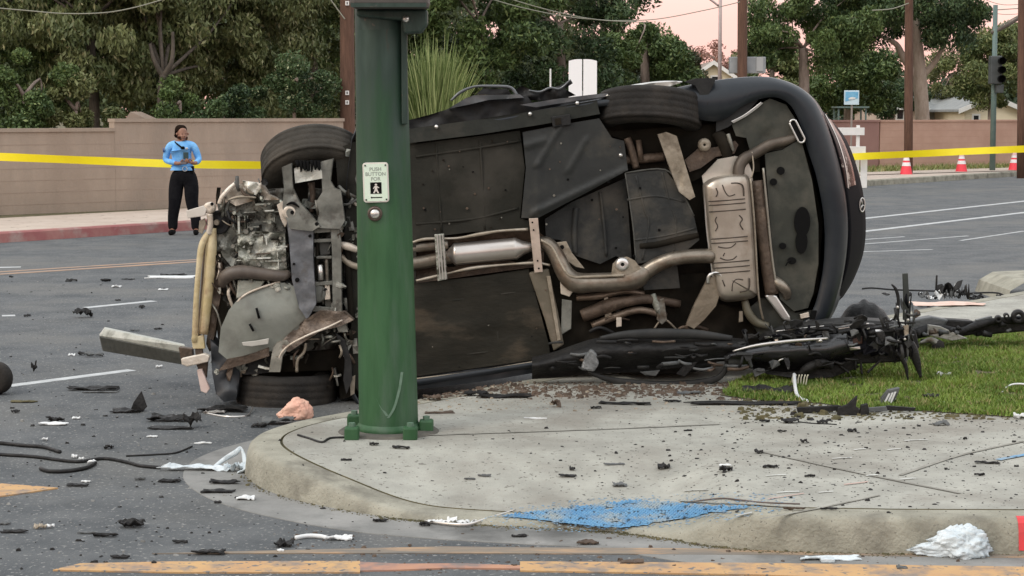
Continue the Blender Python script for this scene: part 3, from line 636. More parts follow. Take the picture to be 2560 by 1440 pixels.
# ------------------------------------------------------------------ poles, signs, wires
def upole(label, px, Y, r, py_top=-300, lean=0, m=M_pole, tags=(), grp='wooden utility poles'):
    b = at(px, 285, Y); base = Vector((b.x, Y, .0)); top = at(px+lean, py_top, Y); top.y = Y
    t = thing('utility_pole', label, 'utility pole', base, grp); m_ = MB(); m_.tube([base, base.lerp(top, .5), top], [r*1.08, r, r*.9], 14, 2); build('shaft', m_, m, t, smooth=True)
    for py in tags:
        q = at(px, py, Y-r-.02); m_ = MB(); m_.box((q.x, q.y, q.z), (.075, .02, .085)); build('number_plate', m_, M_white, t)
        m_ = MB(); m_.box((q.x, q.y-.013, q.z), (.02, .006, .045)); build('plate_mark', m_, M_blk, t)
    return t
upole('brown wooden utility pole left of the green signal pole', 868, 37, .145, tags=(8, 232, 256), lean=-2)
upole('dark wooden utility pole behind the raised rear wheel', 1857, 47, .125)
upole('brown wooden utility pole in front of the large pale trunk', 2274, 51.5, .118)
upole('wooden utility pole cut by the right edge of the photo', 2557, 52, .115)
# thin street light with an arm
b = at(1799, 285, 60); t = thing('street_light', 'thin pale street light pole standing in the pink gap of sky', 'street light', (b.x, 60, 0))
m_ = MB(); m_.tube([(b.x, 60, 0), (b.x-.02, 60, 7)], [.075, .05], 10, 0); build('pole', m_, mat('pale_pole', (.45, .36, .34), (.5, .4, .38), 4, .6), t, smooth=True)
q0 = at(1797, 15, 60); q1 = at(1765, -8, 60); q2 = at(1700, -40, 60); m_ = MB(); m_.tube([q0, q1, q2], .035, 8, 4); build('arm', m_, MATS['pale_pole'], t, smooth=True)
m_ = MB(); m_.rev([(.0, -.05), (.12, -.05), (.16, .03), (.05, .1), (0, .1)], q2, (-.9, 0, .3), 12); build('lamp_head', m_, M_steelg, t)
# grey cabinet on the pole over the car
q = at(1866, 165, 46.8); t = thing('signal_cabinet', 'grey metal box mounted behind the dark utility pole', 'metal box', (q.x, 46.8, 0))
m_ = MB(); m_.box((at(1868, 163, 47.3).x, 47.3, at(1868, 163, 47.3).z), (.92, .3, .42)); build('box', m_, mat('cabinet_grey', (.24, .26, .27), (.32, .34, .35), 3, .6), t, bevel=.02)
m_ = MB(); m_.box((at(1900, 163, 47.1).x, 47.13, at(1900, 160, 47.1).z), (.18, .02, .36)); build('door', m_, mat('cabinet_door', (.36, .37, .37), None), t)
m_ = MB(); m_.box((at(1868, 163, 47.3).x, 47.35, 1.2), (.1, .1, 2.4)); build('post', m_, M_steelg, t)
# green far signal pole with mast arm and head
b = at(2482, 285, 54); t = thing('traffic_signal', 'far green signal pole with mast arm and dark signal head', 'traffic signal', (b.x, 54, 0))
m_ = MB(); m_.tube([(b.x+.03, 54, 0), (b.x, 54, 5)], [.09, .07], 12, 0); build('pole', m_, M_steelg, t, smooth=True)
m_ = MB(); m_.tube([at(2478, 82, 54), at(2520, 62, 54), at(2580, 25, 54), at(2640, -5, 54)], [.06, .055, .05, .045], 8, 4); build('mast_arm', m_, mat('arm_brown', (.12, .10, .08), None), t, smooth=True)
q = at(2488, 175, 53.8); m_ = MB(); m_.box((q.x, 53.8, q.z), (.34, .3, .82)); sh = build('signal_head', m_, mat('signal_box', (.05, .06, .06), (.08, .09, .09), 4, .6), t, bevel=.03)
for k in range(3):
    m_ = MB(); c = Vector((q.x+.12, 53.62, q.z+.26-.26*k)); m_.rev([(.0, 0), (.09, 0), (.11, -.04), (.11, -.18), (.1, -.18), (.1, -.03)], c, (0, 1, 0), 14); build('visor', m_, M_blk, sh)
q = at(2498, 222, 53.8); m_ = MB(); m_.box((q.x, 53.8, q.z), (.22, .2, .24)); build('pedestrian_head', m_, MATS['signal_box'], t, bevel=.02)
m_ = MB(); m_.tube([at(2562, 30, 53.9), at(2500, 65, 53.9)], .02, 6, 0); build('guy_rod', m_, M_wire, t)
# blue square sign
b = at(2129, 285, 55); t = thing('blue_sign', 'small blue and white square sign on a thin post behind the car', 'sign', (b.x, 55, 0))
m_ = MB(); m_.tube([(b.x, 55, 0), (b.x, 55, at(2129, 228, 55).z)], .03, 8, 0); build('post', m_, mat('post_pinkgrey', (.3, .26, .24), None), t)
q = at(2129, 244, 54.95); m_ = MB(); m_.box((q.x, 54.95, q.z), (.45, .02, .43)); pn = build('panel', m_, mat('sign_pale', (.55, .72, .82), (.62, .76, .84), 6, .5), t, bevel=.008)
m_ = MB(); m_.prism([(q.x-.19, 54.93, q.z+.17), (q.x+.19, 54.93, q.z+.17), (q.x+.19, 54.93, q.z-.02), (q.x+.02, 54.93, q.z-.05), (q.x-.19, 54.93, q.z-.12)], (0, .008, 0)); build('blue_field', m_, mat('sign_blue', (.10, .36, .62), (.2, .48, .7), 8, .5), pn)
m_ = MB(); m_.prism([(q.x-.1, 54.925, q.z-.02), (q.x+.0, 54.925, q.z+.02), (q.x+.12, 54.925, q.z-.0), (q.x+.1, 54.925, q.z-.04), (q.x-.08, 54.925, q.z-.06)], (0, .004, 0)); build('white_swoosh', m_, M_white, pn)
# white double panel with rounded top behind the car
q = at(1457, 195, 30); t = thing('white_marker', 'white two panel marker with rounded top standing behind the car', 'sign', (q.x, 30, 0))
def wpan(x0, x1, y0, y1, rise0, rise1):
    a = at(x0, y0, 30); bb = at(x1, y1, 30); m_ = MB()
    fr = [(a.x, 30, bb.z), (bb.x, 30, bb.z), (bb.x, 30, a.z+rise1)]+[(a.x+(bb.x-a.x)*u, 30, a.z+rise0*(1-u)+rise1*u+.012*math.sin(u*3.14)) for u in (.75, .5, .25)]+[(a.x, 30, a.z+rise0)]
    m_.prism(fr, (0, .04, 0)); return m_
M_mark = mat('marker_white', (.92, .92, .92), None, rough=.4)
build('panel', wpan(1422, 1455, 150, 262, -.015, .012), M_mark, t); build('panel', wpan(1458.5, 1492, 150, 262, .012, -.015), M_mark, t)
m_ = MB(); a = at(1456.8, 150, 30); m_.box((a.x, 30.035, 1.1), (.04, .04, 2.2)); build('centre_post', m_, mat('marker_grey', (.3, .31, .3), None), t)
b = at(1376, 250, 30); m_ = MB(); m_.tube([(b.x, 30, 0), (b.x, 30, at(1376, 172, 30).z)], .014, 8, 0)
build('delineator_post', m_, M_white, label='thin white delineator stick left of the white marker', cat='post')
# wires
def wire(label, pl, Y, r=.012, m=M_wire, n=10):
    m_ = MB(); m_.tube([at(x, y, Y) for x, y in pl], r, 5, n); build('overhead_wire', m_, m, label=label, cat='wire', smooth=True)
wire('drooping pale overhead wire across the trees at the top left', [(-100, 12), (60, 26), (160, 34), (260, 32), (340, 18), (420, -5)], 34, .012)
wire('upper overhead wire crossing the middle trees', [(1200, -30), (1290, 2), (1400, 32), (1500, 50), (1620, 56)], 44, .012)
wire('lower overhead wire crossing the middle trees', [(1190, -14), (1300, 18), (1420, 42), (1530, 52)], 44.5, .012)
wire('wire running from the middle trees to the right across the sky gap', [(1530, 52), (1640, 48), (1760, 26), (1850, 5)], 44.8, .012)
wire('thin guy wire slanting from the brown pole near the left top', [(820, -10), (845, 25), (862, 48)], 36.8, .014)
wire('short wire tied to the pole in front of the large trunk', [(2180, 26), (2230, 22), (2272, 8)], 51.3, .016)
for k, (y0, y1) in enumerate([(20, 22), (26, 21), (31, 34), (10, 10)]):
    wire(['topmost', 'second', 'third', 'lowest'][k]+' thin wire crossing the pink sky at the top right', [(2450, y0-8*k+8), (2510, y1+2), (2600, y1-4)], 60+k, .011)

# ------------------------------------------------------------------ barricade, cones, tape
q = at(2138, 380, 45); t = thing('barricade', 'white plank barricade half hidden behind the car tail', 'barricade', (q.x, 45, 0))
for nm, x0, x1, y0, y1, yy in [('upright', 2141, 2147, 313, 470, 45), ('board', 2095, 2161, 319, 338, 44.95), ('board', 2095, 2164, 366, 386, 44.95), ('foot', 2152, 2167, 386, 470, 44.9), ('foot', 2090, 2100, 330, 470, 44.9)]:
    a = at(x0, y0, yy); c = at(x1, y1, yy); m_ = MB(); m_.box(((a.x+c.x)/2, yy, (max(c.z, .0)+a.z)/2), (c.x-a.x, .04, a.z-max(c.z, .0))); build(nm, m_, M_white, t, bevel=.006)
def cone(px, py, lab):
    b = G(px, py, .0); t = thing('traffic_cone', lab, 'traffic cone', b, 'traffic cones on the far side of the road'); h = .80
    m_ = MB(); m_.box(b+Vector((0, 0, .02)), (.42, .42, .04)); build('base', m_, M_blk, t, bevel=.01)
    def rz(z): return .175*(1-z/h)+.03
    m_ = MB(); m_.rev([(rz(.04), .04), (rz(.38), .38)], b, (0, 0, 1), 20); build('cone_body', m_, M_cone, t, smooth=True)
    for a0_, a1_, mm, nm in ((.38, .48, M_refl, 'collar'), (.48, .53, M_cone, 'cone_band'), (.53, .60, M_refl, 'collar'), (.60, .80, M_cone, 'cone_tip')):
        m_ = MB(); e = .003 if mm is M_refl else 0; m_.rev([(rz(a0_)+e, a0_), (rz(a1_)+e, a1_)]+([(.0, a1_)] if nm == 'cone_tip' else []), b, (0, 0, 1), 20); build(nm, m_, mm if nm != 'cone_tip' else mat('cone_pale_tip', (.7, .45, .45), None), t, smooth=True)
cone(2265, 449, 'leftmost of the three pink orange traffic cones, beside the brown pole')
cone(2403, 443, 'middle one of the three pink orange traffic cones')
cone(2535, 439, 'rightmost of the three pink orange traffic cones near the photo edge')
def tape(label, pl, wd, m=M_tape):
    q = [Vector(p) for p in crom(pl, 12)]; m_ = MB(); r0 = []; r1 = []
    for i, p in enumerate(q):
        tw = math.sin(i*.23)*.25; o = Vector((0, math.sin(tw)*wd/2, math.cos(tw)*wd/2)); r0.append(p+o); r1.append(p-o)
    m_.loft([r0, r1]); return build('barrier_tape', m_, m, label=label, cat='barrier tape', smooth=True)
tape('yellow barrier tape stretched behind the officer on the left', [tuple(at(-200, 384, 27.9)), tuple(at(0, 392, 27.9)), tuple(at(220, 401, 28)), tuple(at(450, 410, 28.1)), tuple(at(665, 413, 28.3)), tuple(at(760, 413, 28.4))], .122)
tape('yellow barrier tape running from the barricade to the right edge', [tuple(at(2100, 393, 44.7)), tuple(at(2150, 391, 44.7)), tuple(at(2300, 384, 44.7)), tuple(at(2450, 377, 44.7)), tuple(at(2620, 370, 44.7))], .17)

# ------------------------------------------------------------------ green signal pole with push button
pb = G(972, 1078, .15); YP = pb.y; pt = at(950, 0, YP)
axv = (Vector((pt.x, YP, pt.z))-pb).normalized()
sp = thing('signal_pole', 'thick green steel signal pole with push button standing on the corner', 'signal pole', pb)
def pr(z): return .157-.0115*(z-.15)
m_ = MB(); m_.rev([(pr(.15), .0)]+[(pr(z), z-.15) for z in (.4, .8, 1.2, 1.6, 2.0, 2.25)], pb, axv, 48); build('shaft', m_, M_green, sp, smooth=True)
m_ = MB(); m_.rev([(pr(2.25), 2.10), (pr(2.4), 2.25), (pr(2.9), 2.9), (pr(3.6), 3.6), (0, 3.62)], pb, axv, 48); build('upper_shaft', m_, M_greend, sp, smooth=True)
m_ = MB(); m_.rev([(.165, 0), (.172, .012), (.172, .03), (.160, .045), (.157, .05)], pb, (0, 0, 1), 48); build('base_flange', m_, M_green, sp, smooth=True)
m_ = MB(); m_.rev([(0, .001), (.27, .001), (.25, .014), (0, .02)], pb+Vector((0, 0, -.002)), (0, 0, 1), 40, 1.0); build('grout_pad', m_, mat('grout', (.07, .065, .055), (.12, .11, .09), 12, .9, bump=.4), sp)
for k, (px, py) in enumerate([(880, 1080), (1026, 1080), (886, 1052), (1066, 1066)]):
    q = onwalk(px, py+18 if k < 2 else py+14); m_ = MB(); m_.box(q+Vector((0, 0, .03)), (.074, .074, .072)); build('bolt_cover', m_, M_green, sp, bevel=.01)
    m_ = MB(); m_.rev([(0, 0), (.018, 0), (.018, .02), (0, .02)], q+Vector((0, 0, .066)), (0, 0, 1), 6); build('anchor_nut', m_, M_scuff, sp)
# front of the shaft at a given height
def onpole(px, py, off=0.004):
    q = at(px, py, YP); z = q.z; c = pb+axv*((z-.15)/axv.z); dx = q.x-c.x; r = pr(z); yy = c.y-math.sqrt(max(r*r-dx*dx, 0.0004))
    return Vector((at(px, py, yy).x, yy-off, at(px, py, yy).z))
for pl, rr_ in (([(925, 905), (932, 960), (950, 1010), (968, 1040)], .007), ([(1005, 930), (998, 975), (985, 1020), (970, 1045)], .007)):
    m_ = MB(); q = [onpole(a, b_, .001) for a, b_ in crom(pl, 5)]
    m_.loft([[p+Vector((-rr_, 0, 0)) for p in q], [p+Vector((rr_, 0, 0)) for p in q]]); build('paint_scuff', m_, M_scuff, sp)
# weld seam ribs / vertical fluting on upper shaft, bracket of the pedestrian head
q0 = at(878, 22, YP-.2); q1 = at(1072, -120, YP-.2)
m_ = MB(); m_.box(((q0.x+q1.x)/2, YP-.19, (q0.z+q1.z)/2), (q1.x-q0.x, .24, q1.z-q0.z)); ph = build('pedestrian_signal', m_, mat('ped_housing', (.055, .05, .045), (.085, .075, .065), 5, .55), sp, bevel=.025)
m_ = MB(); m_.box(((q0.x+q1.x)/2, YP-.315, q0.z+.012), ((q1.x-q0.x)*.96, .012, .02)); build('housing_lip', m_, M_greend, ph)
for k in range(2):
    m_ = MB(); m_.box(((q0.x+q1.x)/2, YP-.32, q0.z+.10+.05*k), ((q1.x-q0.x)*.86, .01, .012)); build('visor_edge', m_, M_blk, ph)
a = at(1000, 22, YP); c = at(1062, 95, YP)
m_ = MB(); m_.prism([at(890, 24, YP-.17), at(1068, 24, YP-.17), at(1068, 60, YP-.17), at(1052, 82, YP-.17), at(1010, 84, YP-.17), at(1004, 50, YP-.17), at(890, 40, YP-.17)], (0, .12, 0)); build('mounting_bracket', m_, M_greend, sp, bevel=.01)
m_ = MB(); m_.rev([(0, 0), (.02, 0), (.014, -.02), (0, -.024)], at(1015, 48, YP-.17), (0, 1, 0), 14); build('bracket_bolt', m_, M_silv, sp, smooth=True)
m_ = MB(); m_.box(onpole(1012, 160, .03), (.03, .05, .62)); build('cable_rib', m_, M_greend, sp, bevel=.006)
# push button plate
pc = onpole(940, 456, .012); sx, sz = .132, .205; py_ = pc.y
def rrect(w, h, r, n=5):
    o = []
    for cx, cz, a0_ in ((w/2-r, h/2-r, 0), (-w/2+r, h/2-r, 90), (-w/2+r, -h/2+r, 180), (w/2-r, -h/2+r, 270)):
        for k in range(n+1): a_ = math.radians(a0_+90*k/n); o.append((cx+r*math.cos(a_), cz+r*math.sin(a_)))
    return o
R2 = Matrix.Rotation(math.radians(-1.5), 3, 'Y')
def pp_(x, z, y): return Vector((pc.x, py_+y, pc.z)) + R2 @ Vector((x, 0, z))
m_ = MB(); m_.prism([pp_(x, z, 0) for x, z in rrect(sx, sz, .016)], (0, .03, 0)); bt = build('button_sign', m_, M_signrim, sp, bevel=.002)
m_ = MB(); m_.prism([pp_(x, z, -.0025) for x, z in rrect(sx-.014, sz-.014, .011)], (0, .004, 0)); build('sign_face', m_, M_sign, bt)
for x in (-1, 1):
    for z in (-1, 1): m_ = MB(); m_.rev([(0, -.004), (.0042, -.004), (.0042, .002)], pp_(x*.052, z*.088, -.002), (0, 1, 0), 10); build('screw', m_, M_blk, bt)
def text(s, x, z, size, m, par, y=-.0032):
    cu = bpy.data.curves.new('lettering', 'FONT'); cu.body = s; cu.size = size; cu.align_x = 'CENTER'; cu.extrude = .0004; cu.offset = .0004
    o = bpy.data.objects.new('tmp', cu); COL.objects.link(o); dg = bpy.context.evaluated_depsgraph_get(); me = bpy.data.meshes.new_from_object(o.evaluated_get(dg)); bpy.data.objects.remove(o)
    me.name = 'lettering'; me.materials.clear(); me.materials.append(m); T = Matrix(((1, 0, 0), (0, 0, -1), (0, 1, 0)))
    base = pp_(x, z, y)-ROOT[par.name]
    for v in me.vertices: v.co = base + R2 @ (T @ v.co)
    o = bpy.data.objects.new('lettering', me); COL.objects.link(o); o.parent = par; ROOT[o.name] = ROOT[par.name]
text('PUSH', 0, .060, .026, M_grey, bt); text('BUTTON', 0, .035, .026, M_grey, bt); text('FOR', 0, .010, .026, M_grey, bt)
m_ = MB(); m_.prism([pp_(x, z, -.0035) for x, z in ((-.029, .001), (.029, .001), (.029, -.058), (-.029, -.058))], (0, .0012, 0)); build('symbol_field', m_, M_blk, bt)
fig = [[(-.003, -.006), (.004, -.006), (.007, -.011), (.004, -.016), (-.003, -.016), (-.006, -.011)], [(-.006, -.017), (.006, -.018), (.017, -.026), (.015, -.030), (.006, -.025), (.007, -.037), (.015, -.054), (.009, -.056), (0, -.042), (-.009, -.056), (-.015, -.053), (-.007, -.037), (-.007, -.025), (-.013, -.033), (-.016, -.031)]]
m_ = MB()
for f_ in fig: m_.prism([pp_(x, z, -.0048) for x, z in f_], (0, .001, 0))
build('walking_figure', m_, M_signrim, bt)
m_ = MB(); m_.prism([pp_(x, z, -.0035) for x, z in ((-.03, -.076), (-.022, -.071), (-.022, -.0745), (.03, -.0745), (.03, -.0795), (-.022, -.0795), (-.022, -.083))], (0, .001, 0)); build('arrow', m_, M_blk, bt)
bc = onpole(938, 534, .0)
m_ = MB(); m_.rev([(.040, .03), (.040, -.004), (.036, -.014), (.026, -.018), (.026, -.008)], bc, (0, 1, 0), 30); bh = build('button_housing', m_, mat('button_housing_brown', (.10, .075, .06), None, rough=.4, metal=.5), sp, smooth=True)
m_ = MB(); m_.rev([(.025, -.006), (.025, -.020), (.020, -.028), (.010, -.032), (0, -.033)], bc, (0, 1, 0), 30); build('push_button', m_, M_silv, bh, smooth=True)

# ------------------------------------------------------------------ the overturned car
CN = 'black saloon car lying on its side, dirty underside facing us, front torn off'
car = thing('overturned_car', CN, 'car', G(1300, 960, .1))
def plate(name, pts, w, th, m, bevel=.004, par=None, smooth=False, dw=None):
    q = [P(a, b_, w+(dw[i] if dw else 0)) for i, (a, b_) in enumerate(pts)]
    m_ = MB(); m_.prism(q, (0, th, 0)); return build(name, m_, m, par or car, bevel=bevel, smooth=smooth)
def ptube(name, pts, r, m, par=None, sides=12, smooth=5):
    rs = [x*PXM for x in r] if isinstance(r, (list, tuple)) else r*PXM
    m_ = MB(); m_.tube([P(*p) for p in pts], rs, sides, smooth); return build(name, m_, m, par or car, smooth=True)
def gridp(name, quad, w, m, nx=40, ny=40, amp=.008, sc=3.0, ribs=None, par=None, th=.01, seed=0):
    """quad: TL, TR, BR, BL in photo pixels; sheet metal with dents and pressed ribs"""
    rows = []
    for j in range(ny+1):
        v = j/ny; r = []
        for i in range(nx+1):
            u = i/nx
            x = (quad[0][0]*(1-u)+quad[1][0]*u)*(1-v)+(quad[3][0]*(1-u)+quad[2][0]*u)*v
            y = (quad[0][1]*(1-u)+quad[1][1]*u)*(1-v)+(quad[3][1]*(1-u)+quad[2][1]*u)*v
            e = amp*noise.noise(Vector((x*sc/100, y*sc/100, seed)))+amp*.5*noise.noise(Vector((x*sc/40, y*sc/40, seed+5)))
            if ribs: e += ribs(u, v)
            edge = min(u, 1-u, v, 1-v)
            if edge <= 0: e += th
            r.append(P(x, y, w+e))
        rows.append(r)
    m_ = MB(); m_.loft(rows); return build(name, m_, m, par or car, smooth=True)
def polyp(name, pts, w, m, amp=.008, sc=3.0, step=14, f=None, seed=0, par=None, th=.02):
    """dented sheet bounded by a photo polygon, with a turned-back rim"""
    pv = [Vector((a, b_)) for a, b_ in pts]; dense = []
    for i in range(len(pv)):
        a = pv[i]; c = pv[(i+1) % len(pv)]; k = max(1, int((c-a).length/step))
        dense += [a.lerp(c, j/k) for j in range(k)]
    xs = [p.x for p in pv]; ys = [p.y for p in pv]; g = []
    pq = [Vector((p.x, p.y)) for p in dense]
    x = min(xs)+step/2
    while x < max(xs):
        y = min(ys)+step/2
        while y < max(ys):
            if inside(x, y, pq): g.append(Vector((x, y)))
            y += step
        x += step
    n0 = len(dense); r_ = delaunay_2d_cdt(dense+g, [(i, (i+1) % n0) for i in range(n0)], [], 1, 1e-3)
    vs = []
    for v in r_[0]:
        e = amp*noise.noise(Vector((v.x*sc/230, v.y*sc/230, seed)))+amp*.35*noise.noise(Vector((v.x*sc/110, v.y*sc/110, seed+5)))
        if f: e += f(v.x, v.y)
        vs.append(P(v.x, v.y, w+e))
    m_ = MB(); m_.add(vs, [tuple(q) for q in r_[2]])
    o = [P(p.x, p.y, w) for p in dense]; m_.loft([o+[o[0]], [q+Vector((0, th, 0)) for q in o]+[o[0]+Vector((0, th, 0))]])
    return build(name, m_, m, par or car, smooth=True)
# body shell: closed loops at growing depth
O0 = [(880, 352), (1030, 335), (1200, 314), (1350, 288), (1500, 266), (1640, 268), (1785, 304), (1862, 262), (1925, 243), (1968, 256), (1995, 296), (2018, 370), (2043, 450), (2060, 550), (2060, 650), (2046, 730), (2026, 782), (1970, 830), (1850, 865), (1600, 870), (1400, 895), (1200, 925), (1030, 950), (880, 970)]
O1 = [(880, 345), (1030, 322), (1200, 300), (1350, 274), (1500, 246), (1640, 228), (1790, 200), (1900, 191), (1964, 202), (2014, 228), (2047, 268), (2078, 345), (2104, 445), (2118, 550), (2113, 650), (2094, 735), (2066, 805), (2000, 862), (1850, 885), (1600, 892), (1400, 912), (1200, 942), (1030, 968), (880, 987)]
def offs(L, fn): return [fn(i, x, y) for i, (x, y) in enumerate(L)]
Om = [((a[0]*.35+b_[0]*.65), (a[1]*.35+b_[1]*.65)) for a, b_ in zip(O0, O1)]
O2 = offs(O1, lambda i, x, y: (x+(4, 8, 12, 14, 14, 10, 4)[i-10], y) if 10 <= i <= 16 else (x, y+(3 if i < 9 else 0)))
C_ = (1500, 560)
def inset(L, kx, ky): return [(C_[0]+(x-C_[0])*kx, C_[1]+(y-C_[1])*ky) for x, y in L]
O3 = inset(O1, .985, .93); O4 = inset(O1, .90, .84); O5 = inset(O1, .62, .62)
def cl(L, w, n=5):
    q = crom(L, n, closed=True); return [P(a, b_, w) for a, b_ in q]
m_ = MB(); m_.loft([cl(O0, .05), cl(O0, .0), cl(Om, -.005), cl(offs(O1, lambda i, x, y: (x-2, y+2)), .06), cl(O1, .13), cl(O2, .38), cl(O3, .62), cl(O4, .80), cl(O5, 1.30), cl(inset(O1, .5, .5), 1.36)], close=True)
m_.add(cl(inset(O1, .5, .5), 1.36), [tuple(range(24*5))]); build('body_shell', m_, M_body, car, smooth=True)
# rear end beyond the bumper: lamp, boot lid, highlight strip
def band(name, A, B, w0, w1, m, bulge=.02, n=6, th=.03):
    a = crom(A, n); b_ = crom(B, n); k = len(a); rows = []
    for j in range(6):
        u = j/5; rows.append([P(a[i][0]*(1-u)+b_[i][0]*u, a[i][1]*(1-u)+b_[i][1]*u, w0*(1-u)+w1*u-bulge*math.sin(math.pi*u)) for i in range(k)])
    rows = [[p+Vector((0, th, 0)) for p in rows[0]]]+rows+[[p+Vector((0, th, 0)) for p in rows[-1]]]
    m_ = MB(); m_.loft(rows); return build(name, m_, m, car, smooth=True)
band('boot_lid', [(2040, 262), (2078, 340), (2104, 440), (2120, 550), (2116, 650), (2098, 720), (2078, 770)], [(2062, 282), (2116, 350), (2150, 445), (2164, 540), (2160, 625), (2136, 695), (2108, 742)], .16, .62, M_glossb, .03)
band('tail_light', [(2058, 290), (2080, 345), (2100, 410), (2112, 470)], [(2078, 300), (2108, 352), (2130, 412), (2140, 462)], .2, .4, mat('tail_lamp_glass', (.03, .010, .008), (.06, .03, .025), 8, .2, spec=.2, c3=(.45, .38, .33), s3=11, t3=(.58, .62)), .05)
band('tail_light', [(2108, 640), (2100, 690), (2084, 740)], [(2134, 640), (2122, 690), (2100, 735)], .2, .4, MATS['tail_lamp_glass'], .05)
band('silver_highlight', [(2062, 284), (2092, 345), (2112, 410), (2120, 470)], [(2065, 286), (2095, 347), (2115, 412), (2123, 472)], .15, .16, M_silv, .0)  # silver strip added as a highlight on the dark lid edge
star_c = P(2154, 512, .48); m_ = MB(); m_.tube([star_c+Vector((math.cos(a_)*.018, -.02+math.cos(a_)*.006, math.sin(a_)*.046)) for a_ in np.linspace(0, 6.283, 17)], .005, 6, 0, cap=False)
for a_ in (90, 210, 330):
    a_ = math.radians(a_+20); m_.tube([star_c+Vector((0, -.02, 0)), star_c+Vector((math.cos(a_)*.018, -.02, math.sin(a_)*.046))], [.006, .002], 5, 0)
build('round_emblem', m_, M_silv, car, smooth=True)
# floor base and sills
plate('floor_base', [(870, 352), (1200, 316), (1490, 268), (1780, 304), (1862, 266), (1965, 258), (2015, 370), (2058, 550), (2044, 728), (1965, 828), (1600, 868), (1200, 924), (870, 968)], .14, .05, M_dark, 0)
polyp('sill_flange', [(1022, 322), (1200, 298), (1340, 276), (1492, 250), (1500, 285), (1350, 312), (1200, 336), (1022, 358)], -.01, mat('sill_olive', (.020, .022, .019), (.034, .036, .030), 4, .6, spec=.25, bump=.2, c3=(.055, .05, .042), s3=4, t3=(.5, .75)), .012, 2)
for (x, y) in ((1091, 317), (1325, 285), (1443, 258)):
    m_ = MB(); m_.rev([(0, -.02), (.011, -.018), (.013, -.004), (.006, 0), (.006, .03)], P(x, y, -.015), (0, 1, 0), 10, ); build('jack_clip', m_, M_silv, car, smooth=True)
plate('jacking_pad', [(1378, 292), (1425, 285), (1428, 312), (1382, 318)], -.02, .02, M_plast); plate('pad_recess', [(1386, 297), (1402, 294), (1404, 311), (1389, 313)], -.024, .01, M_dark, .001)
# upper floor panels
polyp('floor_panel', [(1020, 362), (1200, 340), (1300, 326), (1312, 420), (1300, 545), (1342, 560), (1330, 572), (1180, 580), (1020, 600)], .03, M_floor, .012, 2.2, f=lambda x, y: .006*math.sin(x/22)*(y > 480))
def diag(x, y):        # pressed ribs of the stiffening plate
    e = 0
    for (x0, y0, x1, y1, a_) in ((1330, 535, 1565, 425, .02), (1400, 320, 1345, 410, .014), (1345, 410, 1345, 520, .012), (1465, 350, 1420, 430, .012), (1315, 365, 1365, 350, .014)):
        dx, dy = x1-x0, y1-y0; L = math.hypot(dx, dy); u = ((x-x0)*dx+(y-y0)*dy)/L; v = abs(-(x-x0)*dy+(y-y0)*dx)/L
        if -5 < u < L+5: e -= a_*math.exp(-(v/7)**2)
    return e
polyp('stiffening_panel', [(1306, 330), (1400, 312), (1498, 296), (1530, 345), (1560, 352), (1570, 425), (1470, 480), (1345, 545), (1303, 545), (1315, 420)], .0, mat('stiffener', (.018, .020, .020), (.030, .032, .030), 4, .55, spec=.35, bump=.15, c3=(.06, .055, .045), s3=4, t3=(.55, .75)), .006, 2.5, step=8, f=diag)
m_ = MB(); m_.rev([(0, -.012), (.012, -.01), (.014, 0)], P(1552, 388, -.002), (0, 1, 0), 10); build('floor_bolt', m_, M_silv, car, smooth=True)
polyp('recess_panel', [(1362, 548), (1430, 505), (1565, 445), (1580, 660), (1540, 640), (1500, 660), (1440, 640), (1400, 600), (1365, 595)], .09, M_blug, .012, 3, f=lambda x, y: -.03*(abs(x-1432) < 6))
polyp('tank_cover', [(1563, 432), (1662, 424), (1700, 470), (1735, 540), (1748, 600), (1700, 640), (1590, 660), (1582, 560)], -.005, M_blug, .006, 2, f=lambda x, y: -.004)
for pl in ([(1590, 440), (1610, 520), (1622, 560), (1606, 650)], [(1655, 430), (1672, 500), (1690, 560), (1685, 632)], [(1568, 500), (1640, 490), (1712, 505)], [(1586, 600), (1660, 590), (1740, 570)]): ptube('pressed_seam', [(x, y, -.006) for x, y in pl], 3.5, M_blug, sides=6)
for pl in ([(1563, 432), (1582, 560), (1590, 656)], [(1564, 432), (1662, 424), (1700, 470), (1735, 540)]): ptube('panel_edge_highlight', [(x, y, -.008) for x, y in pl], 2.2, mat('edge_highlight', (.09, .09, .08), (.05, .05, .044), 14, .6), sides=5)  # paler strips paint a highlight along the cover's edges
ptube('pressed_seam', [(1440, 520, .075), (1436, 580, .075), (1438, 636, .075)], 7, M_blug, sides=8); ptube('pressed_seam', [(1500, 480, .08), (1510, 560, .08), (1516, 640, .08)], 4, M_blug, sides=8)
for (x, y) in ((1648, 575), (1600, 470), (1700, 600), (1585, 640), (1420, 620), (1480, 500), (1540, 620)):
    m_ = MB(); m_.rev([(0, -.008), (.008, -.007), (.009, .002)], P(x, y, -.012 if x > 1560 else .07), (0, 1, 0), 8); build('floor_plug', m_, M_blk, car)
polyp('tank_cover', [(1600, 668), (1690, 640), (1700, 720), (1610, 725)], .02, M_blug, .006, 2)
